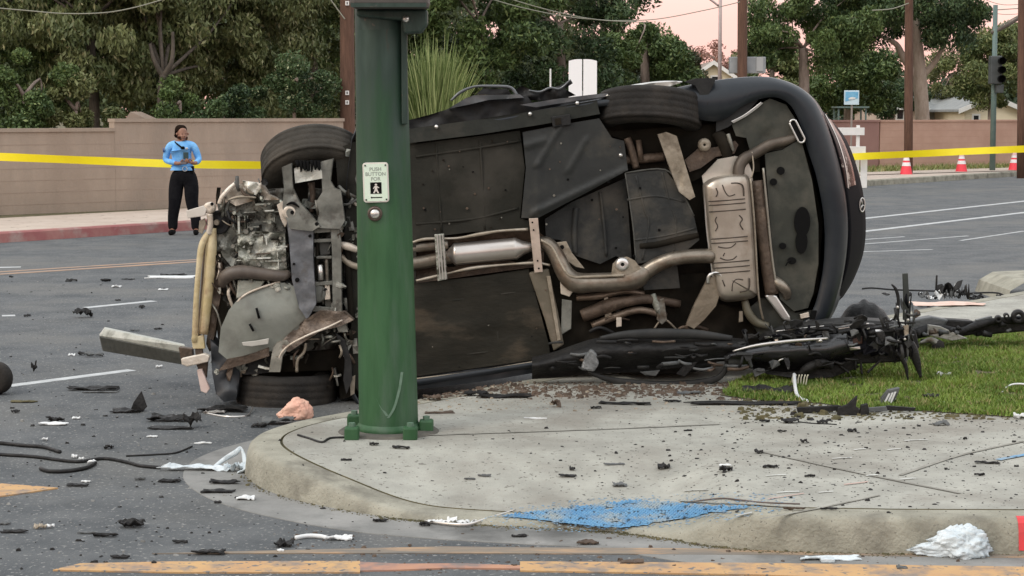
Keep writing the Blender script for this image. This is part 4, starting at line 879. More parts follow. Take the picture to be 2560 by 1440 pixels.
# brown suspension recess
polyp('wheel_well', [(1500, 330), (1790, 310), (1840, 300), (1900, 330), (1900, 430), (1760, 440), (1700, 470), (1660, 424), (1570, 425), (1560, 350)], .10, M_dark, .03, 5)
polyp('rear_inner_panel', [(1830, 312), (1858, 285), (1925, 246), (1966, 262), (1990, 300), (1996, 345), (1960, 372), (1915, 380), (1880, 392), (1866, 345), (1840, 340)], .03, M_diff, .01, 3, f=lambda x, y: .03*math.exp(-((x-1915)**2+(y-345)**2)/200))
band('liner_seam', [(1828, 303), (1858, 288), (1886, 268), (1902, 255)], [(1834, 308), (1864, 292), (1892, 272), (1908, 258)], .01, .012, M_silv, .0, th=.01)
polyp('quarter_liner', [(1792, 262), (1905, 240), (1870, 280), (1820, 318), (1790, 330)], .02, M_plast, .01, 4)
# exhaust tunnel
polyp('exhaust_tunnel', [(1030, 600), (1200, 585), (1335, 572), (1360, 590), (1360, 665), (1200, 686), (1030, 710)], .10, M_brown, .02, 5, f=lambda x, y: .04*math.sin((y-590)/100*3.1))
for nm, pl in (('shield_edge', [(1030, 606), (1065, 599), (1140, 596), (1200, 585), (1255, 577), (1320, 572)]), ('shield_edge', [(1040, 700), (1080, 694), (1125, 684), (1180, 672), (1250, 664), (1335, 656), (1375, 662)])):
    pts_ = [(x, y+2*math.sin(x*.11), .0) for x, y in pl]; ptube(nm, pts_, [3, 4, 2.5, 4.5, 3, 4, 3][:len(pl)], mat('pale_shield', (.50, .45, .38), (.32, .27, .2), 12, .4, .5), sides=6)
m_ = MB(); ax = P(1292, 621, 0)-P(1135, 636, 0); L_ = ax.length
m_.rev([(.02, -.05), (.055, -.01), (.068, .0), (.071, .012), (.069, .02), (.069, L_-.02), (.071, L_-.012), (.068, L_), (.045, L_+.04), (.028, L_+.09), (.027, L_+.2)], P(1135, 636, .03), ax, 36); build('centre_silencer', m_, mat('brushed_silencer', (.50, .46, .42), (.58, .54, .50), 5, .3, .85, c3=(.25, .19, .14), s3=4, t3=(.6, .85)), car, smooth=True)
ptube('exhaust_pipe', [(1030, 660, .05), (1060, 655, .05), (1135, 640, .04)], [17, 17, 17], M_pipe)
ptube('exhaust_pipe', [(1030, 622, .06), (1060, 618, .06), (1120, 612, .06)], [12, 12, 12], M_pipe)
def strap(name, pts, w, m, ribs=2):
    pl = plate(name, pts, w, .012, m, .003)
    return pl
cb = strap('cross_brace', [(1086, 586), (1110, 584), (1118, 698), (1094, 703)], -.045, M_alu)
for dx in (5, 12, 19): plate('pressed_rib', [(1086+dx, 587), (1089+dx, 587), (1097+dx, 698), (1094+dx, 699)], -.052, .01, M_silv, .001, par=cb)
cb = strap('cross_brace', [(1322, 546), (1345, 545), (1357, 680), (1336, 682)], -.035, mat('pinkish_strap', (.46, .37, .30), (.58, .48, .40), 8, .4, .5, bump=.15))
for (x, y) in ((1331, 556), (1334, 575), (1344, 652), (1347, 671)):
    m_ = MB(); m_.rev([(0, -.006), (.006, -.005), (.006, .002)], P(x, y, -.036), (0, 1, 0), 8); build('bolt_hole', m_, M_blk, cb)
ptube('exhaust_pipe', [(1335, 608, .05), (1368, 610, .02), (1392, 640, .0), (1412, 682, -.02), (1440, 706, -.03), (1490, 706, -.03), (1545, 704, -.03), (1592, 694, -.03), (1608, 672, -.02)], [15, 18, 20, 22, 26, 24, 25, 27, 24], M_pipe, sides=18)
ptube('pipe_seam', [(1352, 600, -.02), (1380, 618, -.035), (1400, 655, -.055), (1425, 690, -.08), (1470, 692, -.085), (1560, 688, -.09)], 4, M_tan, sides=6)
ptube('exhaust_pipe', [(1600, 690, -.02), (1640, 664, -.03), (1680, 648, -.05), (1730, 641, -.06), (1785, 640, -.07)], [20, 19, 18, 18, 19], M_pipe, sides=18)
plate('hanger_bracket', [(1376, 608), (1416, 603), (1430, 632), (1462, 672), (1440, 668), (1400, 640)], .02, .012, M_tan)
m_ = MB(); m_.rev([(0, -.008), (.012, -.008), (.014, .0)], P(1405, 618, .018), (0, 1, 0), 10); build('bracket_hole', m_, M_blk, car)
plate('hanger_bracket', [(1400, 700), (1412, 692), (1432, 730), (1424, 742), (1402, 735)], .0, .015, M_pale)
hb = polyp('mount_flange', [(1532, 660), (1548, 644), (1568, 642), (1588, 652), (1602, 672), (1600, 696), (1560, 700), (1528, 690)], -.08, M_tan, .004, 3, step=7)
m_ = MB(); m_.rev([(.006, -.012), (.018, -.016), (.034, -.012), (.042, -.004), (.046, .01)], P(1556, 661, -.09), (0, 1, 0), 24); rb = build('mount_bush', m_, M_silv, car, smooth=True)
m_ = MB(); m_.rev([(0, -.004), (.014, -.004), (.017, .006)], P(1556, 661, -.10), (0, 1, 0), 14); build('bush_bolt', m_, M_blk, rb)
# lower floor
polyp('floor_panel', [(1020, 712), (1120, 700), (1200, 692), (1322, 672), (1345, 760), (1372, 860), (1376, 893), (1250, 912), (1020, 944)], .02, M_floor2, .014, 2.6, f=lambda x, y: -.008*math.exp(-((y-820-(x-1050)*-.05)/14)**2))
plate('crossmember', [(1322, 682), (1372, 672), (1395, 780), (1410, 862), (1384, 878), (1362, 800)], .0, .06, mat('olive_member', (.09, .075, .05), (.14, .12, .085), 5, .6, bump=.2, c3=(.2, .16, .12), s3=6), .01)
plate('member_edge', [(1366, 690), (1376, 690), (1402, 850), (1394, 852)], -.012, .012, M_tan, .002)
plate('bracket', [(1405, 748), (1430, 752), (1428, 822), (1402, 838)], .01, .02, M_subf, .004)
polyp('sill_lower', [(1020, 946), (1250, 914), (1400, 892), (1500, 880), (1560, 880), (1480, 905), (1380, 925), (1200, 955), (1030, 975)], .03, M_body, .012, 4)
ptube('sill_weld', [(1030, 948, .02), (1180, 930, .02), (1300, 910, .02), (1380, 898, .02)], 2.2, M_tan, sides=5)
# lower rear suspension
polyp('suspension_recess', [(1380, 720), (1600, 700), (1760, 680), (1800, 760), (1900, 780), (1900, 860), (1600, 868), (1400, 890)], .09, M_dark, .03, 5)
ptube('control_arm', [(1455, 790, .04), (1520, 765, .02), (1560, 755, .0), (1620, 748, .02), (1700, 760, .04)], [16, 18, 14, 12, 10], M_brown)
ptube('control_arm', [(1480, 815, .05), (1540, 790, .03), (1600, 775, .02), (1665, 790, .04)], [9, 10, 9, 8], mat('copper_arm', (.15, .11, .08), (.24, .19, .145), 8, .45, .5, bump=.3, c3=(.12, .08, .06), s3=9))
ptube('control_arm', [(1440, 745, .06), (1500, 740, .05), (1560, 728, .05), (1610, 735, .06)], [8, 9, 8, 8], MATS['copper_arm'])
plate('bracket', [(1510, 745), (1520, 742), (1530, 790), (1512, 795)], .02, .01, M_tan); plate('bracket', [(1541, 794), (1554, 794), (1554, 816), (1541, 818)], -.005, .012, M_pale, .002)
plate('bracket', [(1645, 750), (1660, 745), (1668, 800), (1655, 812), (1642, 800)], .0, .02, M_steel)
ptube('coil_link', [(1632, 735, .02), (1640, 760, .01), (1650, 790, .02)], [7, 9, 6], M_alu)
for k in range(7):
    rn = random.Random(k); x = rn.uniform(1430, 1760); y = rn.uniform(770, 840); ptube('brake_hose', [(x, y, .03), (x+rn.uniform(10, 30), y-rn.uniform(5, 25), .01), (x+rn.uniform(40, 80), y+rn.uniform(-10, 20), .04)], rn.uniform(2.5, 6), [M_brown, M_plast, M_tan][k % 3], sides=7)
lk = polyp('trailing_link', [(1768, 700), (1792, 688), (1806, 715), (1790, 765), (1760, 800), (1735, 822), (1716, 812), (1735, 765)], -.09, mat('tan_link', (.20, .165, .12), (.28, .235, .175), 7, .5, .4, bump=.3), .006, 4, step=8, th=.05)
ptube('link_eye', [(1770, 708, -.10), (1772, 690, -.11), (1790, 682, -.11), (1806, 692, -.11), (1808, 712, -.10), (1812, 735, -.1)], 4.5, M_silv, sides=7)
# rear wheels
def tyre(name, c, ax, R, wd, m=M_rub, rim=True, par=None, hub=M_steel):
    c = Vector(c); ax = Vector(ax).normalized(); t = wd/2; m_ = MB()
    prof = [(R*.62, -t*.86), (R*.70, -t*1.0), (R*.86, -t*1.03), (R*.955, -t*.93), (R*.99, -t*.78)]
    for k in range(5):
        z = -t*.72+t*1.44*k/4; 
        prof += [(R, z-.012), (R, z+.012 if k < 4 else z)]
        if k < 4: prof += [(R-.0015, z+.015), (R-.0015, z+t*1.44/4-.015)]
    prof += [(R*.99, t*.78), (R*.955, t*.93), (R*.86, t*1.03), (R*.70, t), (R*.62, t*.86)]
    m_.rev(prof, c, ax, 56); o = build(name, m_, m, par or car, smooth=True)
    if rim:
        m_ = MB(); m_.rev([(R*.63, -t*.88), (R*.60, -t*.75), (R*.56, -t*.2), (R*.56, t*.3), (R*.60, t*.8), (R*.63, t*.88)], c, ax, 40); m_.rev([(0, -t*.2), (R*.2, -t*.22), (R*.24, -t*.1), (R*.56, t*.1)], c, ax, 24); build('rim', m_, hub, o, smooth=True)
    return o
tyre('rear_wheel', P(1624, 281, .17), (.05, .20, 1), .334, .225)
ptube('rim_edge', [(1515, 240, .02), (1560, 222, .05), (1610, 213, .09), (1660, 207, .12), (1705, 205, .14)], [2, 5, 6, 5, 2], M_silv, sides=8)
polyp('rim_face', [(1520, 240), (1565, 219), (1625, 208), (1690, 203), (1702, 207), (1655, 222), (1590, 235)], .005, mat('rim_streaked', (.42, .42, .38), (.62, .62, .57), 14, .35, .6, c3=(.2, .2, .18), s3=12, t3=(.5, .6)), .01, 6, step=8)
tyre('rear_wheel', P(1660, 880, .19), (-.03, .06, 1), .334, .225)
polyp('arch_flare', [(1712, 204), (1740, 196), (1790, 195), (1784, 212), (1772, 235), (1770, 262), (1752, 268), (1748, 232), (1738, 214)], .0, M_plast, .01, 4, step=8, th=.06)
polyp('control_arm', [(1644, 336), (1666, 330), (1692, 340), (1710, 400), (1722, 440), (1738, 492), (1724, 500), (1698, 480), (1678, 430), (1660, 380)], -.05, M_tan, .006, 4, step=7, th=.05, f=lambda x, y: .025*math.exp(-((x-1697)**2/60+(y-455)**2/500)))
ptube('damper', [(1568, 345, .04), (1580, 380, .04), (1590, 420, .05)], [9, 10, 9], M_brown); ptube('damper', [(1596, 350, .05), (1602, 400, .05)], [7, 8], M_brown)
m_ = MB(); m_.rev([(.008, -.012), (.02, -.016), (.036, -.008), (.042, .004)], P(1761, 362, .02), (0, 1, 0), 20); build('suspension_bush', m_, M_tan, car, smooth=True)
ptube('brake_line', [(1820, 335, .02), (1826, 355, .01), (1834, 378, .02)], [5, 5, 3], M_steel, sides=8)
polyp('subframe_arm', [(1712, 400), (1745, 372), (1790, 368), (1838, 352), (1846, 362), (1836, 384), (1790, 392), (1752, 420), (1724, 430)], .05, M_brown, .01, 5)
ptube('subframe_tube', [(1560, 400, .08), (1620, 396, .07), (1660, 392, .07)], 12, M_brown)
ptube('spring_seat', [(1790, 330, .06), (1812, 360, .05), (1818, 392, .06)], [14, 18, 13], M_dark)
# main silencer with pressed marks
polyp('heat_shield', [(1755, 440), (1795, 398), (1838, 390), (1868, 396), (1880, 430), (1890, 560), (1880, 600), (1760, 470)], .03, mat('heat_shield_bright', (.50, .47, .41), (.62, .59, .52), 6, .35, .6), .01, 4)
MP = [(1758, 474), (1764, 456), (1785, 444), (1820, 437), (1858, 436), (1870, 442), (1876, 470), (1884, 570), (1894, 720), (1890, 738), (1870, 748), (1825, 754), (1803, 750), (1792, 735), (1782, 690), (1768, 580)]
cxm_ = sum(p[0] for p in MP)/len(MP); cym_ = sum(p[1] for p in MP)/len(MP)
def mins(k, w): return [P(*q, w) for q in [(cxm_+(x-cxm_)*k, cym_+(y-cym_)*(1-(1-k)*.25)) for x, y in [tuple(a) for a in crom(MP, 4, closed=True)]]]
m_ = MB(); rw_ = [mins(.97, .06), mins(1.0, -.03), mins(1.015, -.04), mins(1.015, -.048), mins(.97, -.058), mins(.93, -.085), mins(.82, -.110), mins(.6, -.120), mins(.3, -.124), mins(.05, -.125)]
m_.loft(rw_, close=True); m_.add(rw_[-1], [tuple(range(len(rw_[-1])))]); mf = build('silencer', m_, M_muff, car, smooth=True)
def emb(pl, r=1.6, w=-.124):
    ptube('pressed_groove', [(x, y, w) for x, y in pl], r, mat('groove_dark', (.05, .038, .028), None, rough=.7), par=mf, sides=5)  # thin dark tubes mark the pressed grooves
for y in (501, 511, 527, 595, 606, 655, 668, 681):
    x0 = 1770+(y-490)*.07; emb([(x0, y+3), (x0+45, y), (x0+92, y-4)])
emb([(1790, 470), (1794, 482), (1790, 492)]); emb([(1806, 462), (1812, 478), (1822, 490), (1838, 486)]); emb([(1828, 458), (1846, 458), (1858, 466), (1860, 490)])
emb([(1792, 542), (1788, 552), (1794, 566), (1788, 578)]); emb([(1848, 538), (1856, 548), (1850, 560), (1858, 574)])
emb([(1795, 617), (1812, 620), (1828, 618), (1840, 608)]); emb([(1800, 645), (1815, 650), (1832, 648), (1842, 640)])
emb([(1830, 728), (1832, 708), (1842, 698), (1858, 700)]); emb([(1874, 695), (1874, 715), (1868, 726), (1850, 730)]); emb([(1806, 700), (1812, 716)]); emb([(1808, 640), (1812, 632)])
for pl, r, m in (([(1762, 468, -.06), (1766, 560, -.06), (1778, 660, -.06), (1790, 735, -.06)], 2.6, M_silv), ([(1876, 446, -.065), (1886, 560, -.065), (1896, 735, -.065), (1908, 800, -.02)], 2.8, M_tan)): ptube('rolled_seam', pl, r, m, par=mf, sides=7)
ptube('tail_pipe', [(1846, 446, -.03), (1848, 418, -.02), (1860, 398, -.01), (1890, 382, .0), (1925, 362, .0), (1965, 352, .0), (1990, 342, .01)], [15, 15, 15, 14, 14, 12, 10], mat('sooty_pipe', (.075, .06, .048), (.14, .115, .09), 6, .5, .5), sides=16)
ptube('heat_wire', [(1880, 380, -.03), (1884, 420, -.05), (1878, 445, -.06)], 2, M_tan, sides=5)
def slot(c0, c1, wd, w, name='exhaust_tip'):
    m_ = MB(); a = Vector(c0); b_ = Vector(c1); d = (b_-a).normalized(); n = Vector((-d.y, d.x)); L = []
    for k in range(9): t = math.pi*k/8; L.append(b_+d*math.sin(t)*wd-n*math.cos(t)*wd)
    for k in range(9): t = math.pi*k/8; L.append(a-d*math.sin(t)*wd+n*math.cos(t)*wd)
    o = [P(p.x, p.y, w) for p in L]; m_.tube(o+[o[0]], .0065, 7, 2, cap=False); e = build(name, m_, M_silv, car, smooth=True)
    m_ = MB(); m_.prism([P(p.x, p.y, w+.004) for p in L], (0, .10, 0)); build('tip_bore', m_, M_blk, e)
slot((1983, 308), (2003, 348), 8.5, -.02)
plate('exhaust_tip', [(1912, 740), (1926, 733), (1942, 740), (1976, 792), (1977, 804), (1958, 800)], -.04, .05, M_silv, .01)
ptube('tail_pipe', [(1935, 700, -.01), (1950, 712, -.03), (1965, 728, -.02), (1968, 745, .0)], [12, 14, 13, 9], M_pipe)
ptube('rear_rail', [(1890, 452, -.01), (1904, 560, -.01), (1918, 660, -.01), (1930, 735, -.01)], [16, 17, 17, 18], M_brown, sides=10)
ptube('rail_edge', [(1908, 420, -.04), (1918, 520, -.045), (1930, 640, -.045), (1942, 720, -.04)], 3, mat('pale_edge', (.36, .34, .29), (.25, .23, .19), 9, .4, .5), sides=6)
dp = polyp('rear_underpanel', [(1912, 384), (1958, 374), (1992, 352), (2006, 360), (2030, 450), (2046, 560), (2046, 660), (2034, 730), (2020, 770), (1985, 778), (1950, 748), (1938, 690), (1926, 560)], -.01, M_diff, .008, 2.5, f=lambda x, y: .01*math.exp(-((x-2000-(y-400)*.05)/8)**2))
for (x, y, rx, ry) in ((1952, 427, 10, 10), (1934, 455, 9, 9), (2006, 555, 20, 38), (2004, 605, 15, 30), (1957, 615, 9, 8), (1980, 652, 11, 9)):
    c_ = P(x, y, -.034); m_ = MB(); m_.add([c_+Vector((math.cos(a_)*rx*PXM, -.001+.001*rx/10, math.sin(a_)*ry*PXM)) for a_ in np.linspace(0, 6.283, 21)[:-1]], [tuple(range(20))]); m_.v += [v+Vector((0, .012, 0)) for v in m_.v]; m_.f += [(i, (i+1) % 20, (i+1) % 20+20, i+20) for i in range(20)]
    build('panel_hole', m_, M_blk, dp)
ptube('loose_wire', [(1978, 650, -.03), (1970, 655, -.04), (1964, 665, -.04)], 1.8, M_blk, par=dp, sides=5)
polyp('lower_rear_liner', [(1905, 745), (1950, 752), (1990, 782), (2030, 775), (2050, 790), (2040, 830), (1980, 850), (1900, 840), (1860, 780)], .02, M_diff, .02, 5)
plate('reflector', [(2000, 786), (2022, 780), (2024, 793), (2002, 797)], -.01, .015, M_pale, .003); plate('reflector_frame', [(2028, 776), (2042, 776), (2038, 798), (2024, 798)], -.012, .012, M_blk, .003)
ptube('lower_pipe', [(1862, 752, -.01), (1870, 780, -.02), (1890, 805, -.01), (1920, 815, .0)], [9, 11, 11, 9], mat('olive_pipe', (.11, .10, .07), (.16, .145, .1), 6, .5), sides=10)
plate('bracket', [(1848, 778), (1857, 778), (1858, 804), (1847, 806)], -.03, .012, M_tan, .003)
ptube('underbody_hose', [(1600, 615, .0), (1640, 612, -.02), (1690, 600, -.02), (1745, 588, .0)], 8, M_dark, sides=8)
# crushed skin above the sill
polyp('crumpled_door_skin', [(1022, 300), (1070, 288), (1112, 275), (1150, 262), (1188, 243), (1250, 240), (1318, 240), (1330, 256), (1420, 246), (1520, 232), (1496, 252), (1400, 266), (1300, 288), (1180, 306), (1022, 328)], .16, M_plast, .04, 5, step=7, th=.3)
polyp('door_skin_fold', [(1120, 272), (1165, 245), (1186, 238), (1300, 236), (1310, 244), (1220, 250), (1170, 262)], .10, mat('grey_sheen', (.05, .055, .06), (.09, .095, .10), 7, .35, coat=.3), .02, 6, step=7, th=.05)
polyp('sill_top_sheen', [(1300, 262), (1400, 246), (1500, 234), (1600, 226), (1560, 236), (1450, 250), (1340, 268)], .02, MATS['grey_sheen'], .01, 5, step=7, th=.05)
ptube('torn_trim', [(1128, 252, .25), (1150, 232, .25), (1185, 217, .26), (1230, 216, .26), (1275, 219, .26), (1292, 238, .25)], [3, 4, 3, 4, 4, 5], MATS['grey_sheen'], sides=7)
polyp('torn_trim', [(1284, 244), (1290, 222), (1306, 214), (1322, 222), (1334, 232), (1360, 226), (1400, 214), (1426, 198), (1432, 208), (1412, 222), (1440, 238), (1380, 252), (1300, 250)], .3, M_plast, .06, 7, step=6, th=.08)
polyp('torn_trim', [(1190, 236), (1208, 220), (1268, 222), (1280, 238)], .34, M_plast, .03, 6, step=6, th=.05)
ptube('torn_trim', [(1322, 226, .28), (1350, 230, .27), (1375, 220, .26), (1400, 222, .26), (1426, 200, .25)], [2, 3, 3, 3, 2], MATS['grey_sheen'], sides=6)

# ------------------------------------------------------------------ the torn front of the car
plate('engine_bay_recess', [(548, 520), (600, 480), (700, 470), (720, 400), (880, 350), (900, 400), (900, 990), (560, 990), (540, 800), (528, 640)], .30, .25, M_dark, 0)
polyp('bulkhead', [(838, 372), (900, 350), (1040, 334), (1040, 966), (900, 984), (860, 930), (880, 800), (850, 560)], .04, M_floor, .02, 3)
ft_ = tyre('front_wheel', P(786, 420, .28), (-.12, .62, .80), .338, .225, mat('dusty_rubber', (.034, .032, .028), (.060, .055, .047), 5, .9, bump=.3, bscale=50, c3=(.085, .075, .062), s3=4, t3=(.45, .72), spec=.15), rim=True)
polyp('knuckle', [(735, 420), (803, 404), (806, 446), (738, 458)], -.10, mat('bright_casting', (.55, .56, .5), (.7, .7, .64), 9, .4, .4, bump=.3, c3=(.2, .2, .17), s3=14, t3=(.58, .66)), .01, 6, step=7, th=.06)
for k in range(7):
    x = 742+k*9; ptube('brake_shroud', [(x, 402, -.11), (x+2, 412+5*((k*37) % 4), -.12), (x+1, 418+6*((k*53) % 3), -.115)], [5, 4, 1.5], M_blk, sides=6)
polyp('control_arm', [(704, 418), (728, 408), (732, 470), (748, 505), (780, 540), (800, 566), (780, 578), (724, 572), (706, 520), (710, 470)], -.12, M_subf, .012, 4, step=8, th=.05, f=lambda x, y: .03*math.exp(-((x-731)**2+(y-486)**2)/60))
polyp('control_arm', [(802, 404), (832, 396), (826, 452), (836, 470), (852, 476), (862, 552), (850, 572), (788, 570), (798, 530), (790, 505), (806, 480)], -.10, M_subf, .012, 4, step=8, th=.05)
ptube('strut', [(778, 456, -.02), (782, 490, -.02), (778, 530, -.02)], [9, 7, 6], M_brown); ptube('strut_rod', [(790, 500, -.05), (796, 540, -.05)], 4, M_steel)
m_ = MB(); m_.rev([(.014, -.03), (.034, -.035), (.05, -.02), (.054, .01)], P(725, 530, -.09), (0, 1, 0), 22); br = build('arm_bush', m_, M_pale, car, smooth=True)
polyp('bush_plate', [(692, 512), (712, 500), (740, 508), (748, 545), (722, 548), (712, 568), (702, 548)], -.08, M_pale, .008, 5, step=7); m_ = MB(); m_.rev([(0, -.01), (.012, -.01), (.014, .01)], P(731, 531, -.12), (0, 1, 0), 10); build('bush_bolt', m_, M_blk, br)
ptube('bush_crescent', [(716, 512, -.125), (732, 507, -.13), (748, 518, -.125)], [1.5, 3.5, 1.5], M_blk, sides=6)
# gearbox: castings, ribs, bolts
rg_ = random.Random(12)
gb = polyp('gearbox_casing', [(548, 530), (575, 508), (640, 492), (700, 498), (712, 560), (722, 640), (720, 700), (640, 706), (590, 680), (556, 640), (540, 590)], .02, mat('dull_casting', (.18, .185, .165), (.42, .42, .37), 9, .5, .4, bump=.5, bscale=50, c3=(.05, .045, .035), s3=16, t3=(.52, .62)), .05, 6, step=7, th=.25)
polyp('gearbox_cover', [(592, 588), (640, 578), (712, 584), (716, 650), (718, 676), (620, 676), (596, 640)], -.05, M_alu, .03, 9, step=6, th=.1)
for k in range(46):
    x = rg_.uniform(566, 708); y = rg_.uniform(505, 688); hz = rg_.random() < .55; L = rg_.uniform(10, 46); t_ = rg_.uniform(1.6, 5); w_ = -.045-rg_.uniform(0, .04)
    if hz: pts_ = [(x, y), (min(x+L, 718), y-L*.04), (min(x+L, 718), y-L*.04+t_), (x, y+t_)]
    else: pts_ = [(x, y), (x+t_, y), (x+t_+1, min(y+L, 698)), (x+1, min(y+L, 698))]
    plate('casting_rib', pts_, w_, .05, rg_.choice([M_alu, M_alu, MATS['dull_casting'], M_brown, MATS['bright_casting'], M_dark]), .001, par=gb)
for k in range(16):
    x = rg_.uniform(566, 712); y = rg_.uniform(510, 690); m_ = MB(); r_ = rg_.uniform(.008, .02); m_.rev([(0, -.02), (r_*.8, -.02), (r_, -.012), (r_, .03)], P(x, y, -.06), (0, 1, 0), 8); build('casting_bolt', m_, rg_.choice([M_alu, M_steel, M_blk]), gb)
m_ = MB(); m_.rev([(0, -.01), (.02, -.015), (.03, .0), (.055, .0), (.07, -.02), (.075, .0), (.075, .05)], P(546, 556, .0), (0, 1, 0), 26); build('pulley', m_, M_plast, car, smooth=True)
m_ = MB(); m_.rev([(0, -.02), (.016, -.02), (.02, 0)], P(542, 556, -.02), (0, 1, 0), 10); build('pulley_bolt', m_, M_tan, car)
polyp('crushed_casting', [(560, 498), (585, 470), (610, 455), (652, 458), (672, 486), (700, 500), (640, 500), (590, 515)], -.02, M_pale, .06, 8, step=6, th=.1)
polyp('crushed_casting', [(606, 452), (640, 456), (652, 470), (640, 488), (618, 480)], -.08, mat('bright_crush', (.55, .53, .46), (.7, .68, .6), 9, .4, .3, bump=.4), .04, 9, step=5, th=.03)
for pl in ([(600, 470), (612, 486), (626, 490)], [(612, 464), (624, 480), (636, 484)], [(570, 500), (600, 492), (640, 494)]): ptube('torn_strip', [(x, y, -.1) for x, y in pl], [2, 4, 2], rg_.choice([M_brown, M_tan]), sides=6)
ptube('radiator_rail', [(597, 453, -.05), (576, 470, -.06), (556, 492, -.06), (548, 510, -.06)], [5, 6, 6, 5], M_pale, sides=8)
m_ = MB(); m_.rev([(0, -.01), (.012, -.012), (.03, -.014), (.036, 0), (.036, .05)], P(523, 520, -.06), (0, 1, 0), 18); build('rail_mount', m_, M_pale, car, smooth=True)
m_ = MB(); m_.rev([(0, -.004), (.01, -.004), (.011, .002)], P(530, 510, -.076), (0, 1, 0), 8); build('mount_hole', m_, M_blk, car)
plate('bent_bracket', [(465, 527), (508, 514), (516, 524), (512, 540), (468, 546)], -.08, .03, mat('off_white_metal', (.60, .55, .48), (.7, .66, .6), 6, .5), .004)
ptube('radiator_rail', [(524, 535, -.06), (526, 560, -.06), (522, 585, -.05)], [8, 7, 8], M_pale, sides=8)
plate('rail_hook', [(498, 552), (512, 545), (515, 560), (505, 585), (496, 580)], -.05, .02, M_tan)
ptube('radiator_bar', [(520, 583, -.05), (504, 615, -.06), (496, 680, -.06), (490, 760, -.06), (487, 855, -.05)], [7, 8, 7, 7, 8], M_ylw, sides=8)
ptube('radiator_bar', [(530, 570, -.03), (528, 620, -.03), (524, 680, -.03), (516, 760, -.03), (508, 835, -.03)], [11, 14, 14, 13, 12], M_ylw, sides=10)
ptube('dark_gap_bar', [(514, 600, .0), (508, 700, .0), (500, 800, .0), (496, 860, .0)], [4, 5, 5, 4], M_brown, sides=6)
polyp('crushed_frame', [(536, 640), (552, 650), (560, 700), (548, 760), (536, 840), (524, 880), (515, 860), (526, 780), (532, 700)], .0, M_brown, .03, 8, step=7, th=.08)
for k in range(12):
    x = rg_.uniform(528, 580); y = rg_.uniform(600, 780); ptube('wiring_loom', [(x, y, -.02), (x+rg_.uniform(-10, 20), y+rg_.uniform(10, 40), -.05), (x+rg_.uniform(-10, 30), y+rg_.uniform(40, 80), -.02)], rg_.uniform(2, 6), rg_.choice([M_plast, M_brown, M_pale, M_dark, M_steel]), sides=6)
plate('rail_foot', [(478, 845), (508, 838), (512, 872), (482, 872)], -.06, .04, M_ylw, .004)
plate('rail_foot', [(487, 872), (506, 872), (508, 905), (490, 905)], -.05, .03, M_brown, .004)
plate('rail_end', [(452, 897), (510, 884), (524, 890), (520, 905), (468, 917), (454, 912)], -.09, .05, M_pale, .006)
plate('rail_end', [(492, 925), (504, 922), (524, 972), (516, 984), (502, 978)], -.06, .03, mat('pinkish_metal', (.62, .46, .40), (.72, .58, .52), 8, .5), .004)
plate('rail_end', [(488, 905), (520, 900), (516, 945), (500, 935)], -.03, .03, M_brown, .004)
ptube('coolant_hose', [(556, 712, -.02), (566, 690, -.06), (600, 680, -.08), (650, 684, -.08), (700, 690, -.07), (722, 684, -.04)], [12, 17, 17, 15, 14, 10], mat('brown_hose', (.075, .06, .05), (.13, .105, .085), 7, .5, c3=(.2, .17, .14), s3=9), sides=14)
plate('sump_corner', [(594, 700), (662, 702), (650, 722), (620, 738), (590, 748)], -.06, .08, mat('pale_sump', (.33, .35, .3), (.45, .46, .4), 7, .45, .3, bump=.3), .008)
def spl(x, y): return -.05*math.exp(-(((x-650)/90)**2+((y-790)/70)**2))
us = polyp('splash_plate', [(546, 880), (552, 820), (572, 775), (600, 742), (640, 722), (692, 706), (730, 708), (752, 740), (766, 800), (764, 840), (720, 862), (690, 878), (640, 880), (600, 892), (570, 900)], -.06, mat('splash_grey', (.19, .20, .175), (.28, .29, .255), 3.5, .5, .2, bump=.12, bscale=20, c3=(.11, .105, .09), s3=5, t3=(.5, .8)), .018, 1.6, step=8, f=spl)
for pl in ([(641, 770), (648, 796)], [(624, 810), (634, 828)]):
    ptube('slot', [(x, y, -.128) for x, y in pl], 3, M_blk, par=us, sides=6, smooth=0)
ptube('plate_rim', [(575, 778, -.07), (606, 742, -.08), (645, 722, -.08), (700, 704, -.07)], 3, M_pale, sides=6)
plate('torn_flange', [(604, 856), (640, 852), (672, 846), (670, 860), (630, 866), (608, 864)], -.13, .015, mat('bright_flange', (.5, .49, .44), (.6, .58, .53), 9, .4, .3), .002)
polyp('lower_brace', [(568, 898), (620, 888), (672, 868), (673, 890), (620, 908), (570, 922), (545, 928)], -.09, M_brown, .01, 5, step=7)
polyp('subframe', [(716, 548), (768, 544), (784, 552), (782, 640), (790, 760), (768, 800), (748, 770), (730, 700), (724, 620)], -.10, mat('blue_grey_steel', (.12, .125, .135), (.18, .188, .20), 5, .45, .3, bump=.3, c3=(.09, .08, .07), s3=8), .015, 5, step=7, th=.08)
for (x, y, r_) in ((735, 660, .008), (743, 700, .014), (792, 560, .012), (775, 590, .01)):
    m_ = MB(); m_.rev([(0, -.006), (r_, -.005), (r_, .01)], P(x, y, -.112), (0, 1, 0), 10); build('bolt_hole', m_, M_blk, car)
ld = polyp('steering_rack_frame', [(826, 556), (846, 552), (852, 600), (854, 780), (870, 830), (846, 830), (832, 790), (830, 640)], -.07, M_subf, .01, 5, step=7, th=.06)
for (x0, y0, x1, y1, hh) in ((780, 572, 832, 568, 12), (784, 598, 832, 596, 9), (786, 705, 832, 702, 10), (780, 765, 850, 770, 14), (790, 640, 830, 640, 7)):
    plate('rack_crossbar', [(x0, y0), (x1, y1), (x1, y1+hh), (x0, y0+hh)], -.06, .04, M_subf, .004)
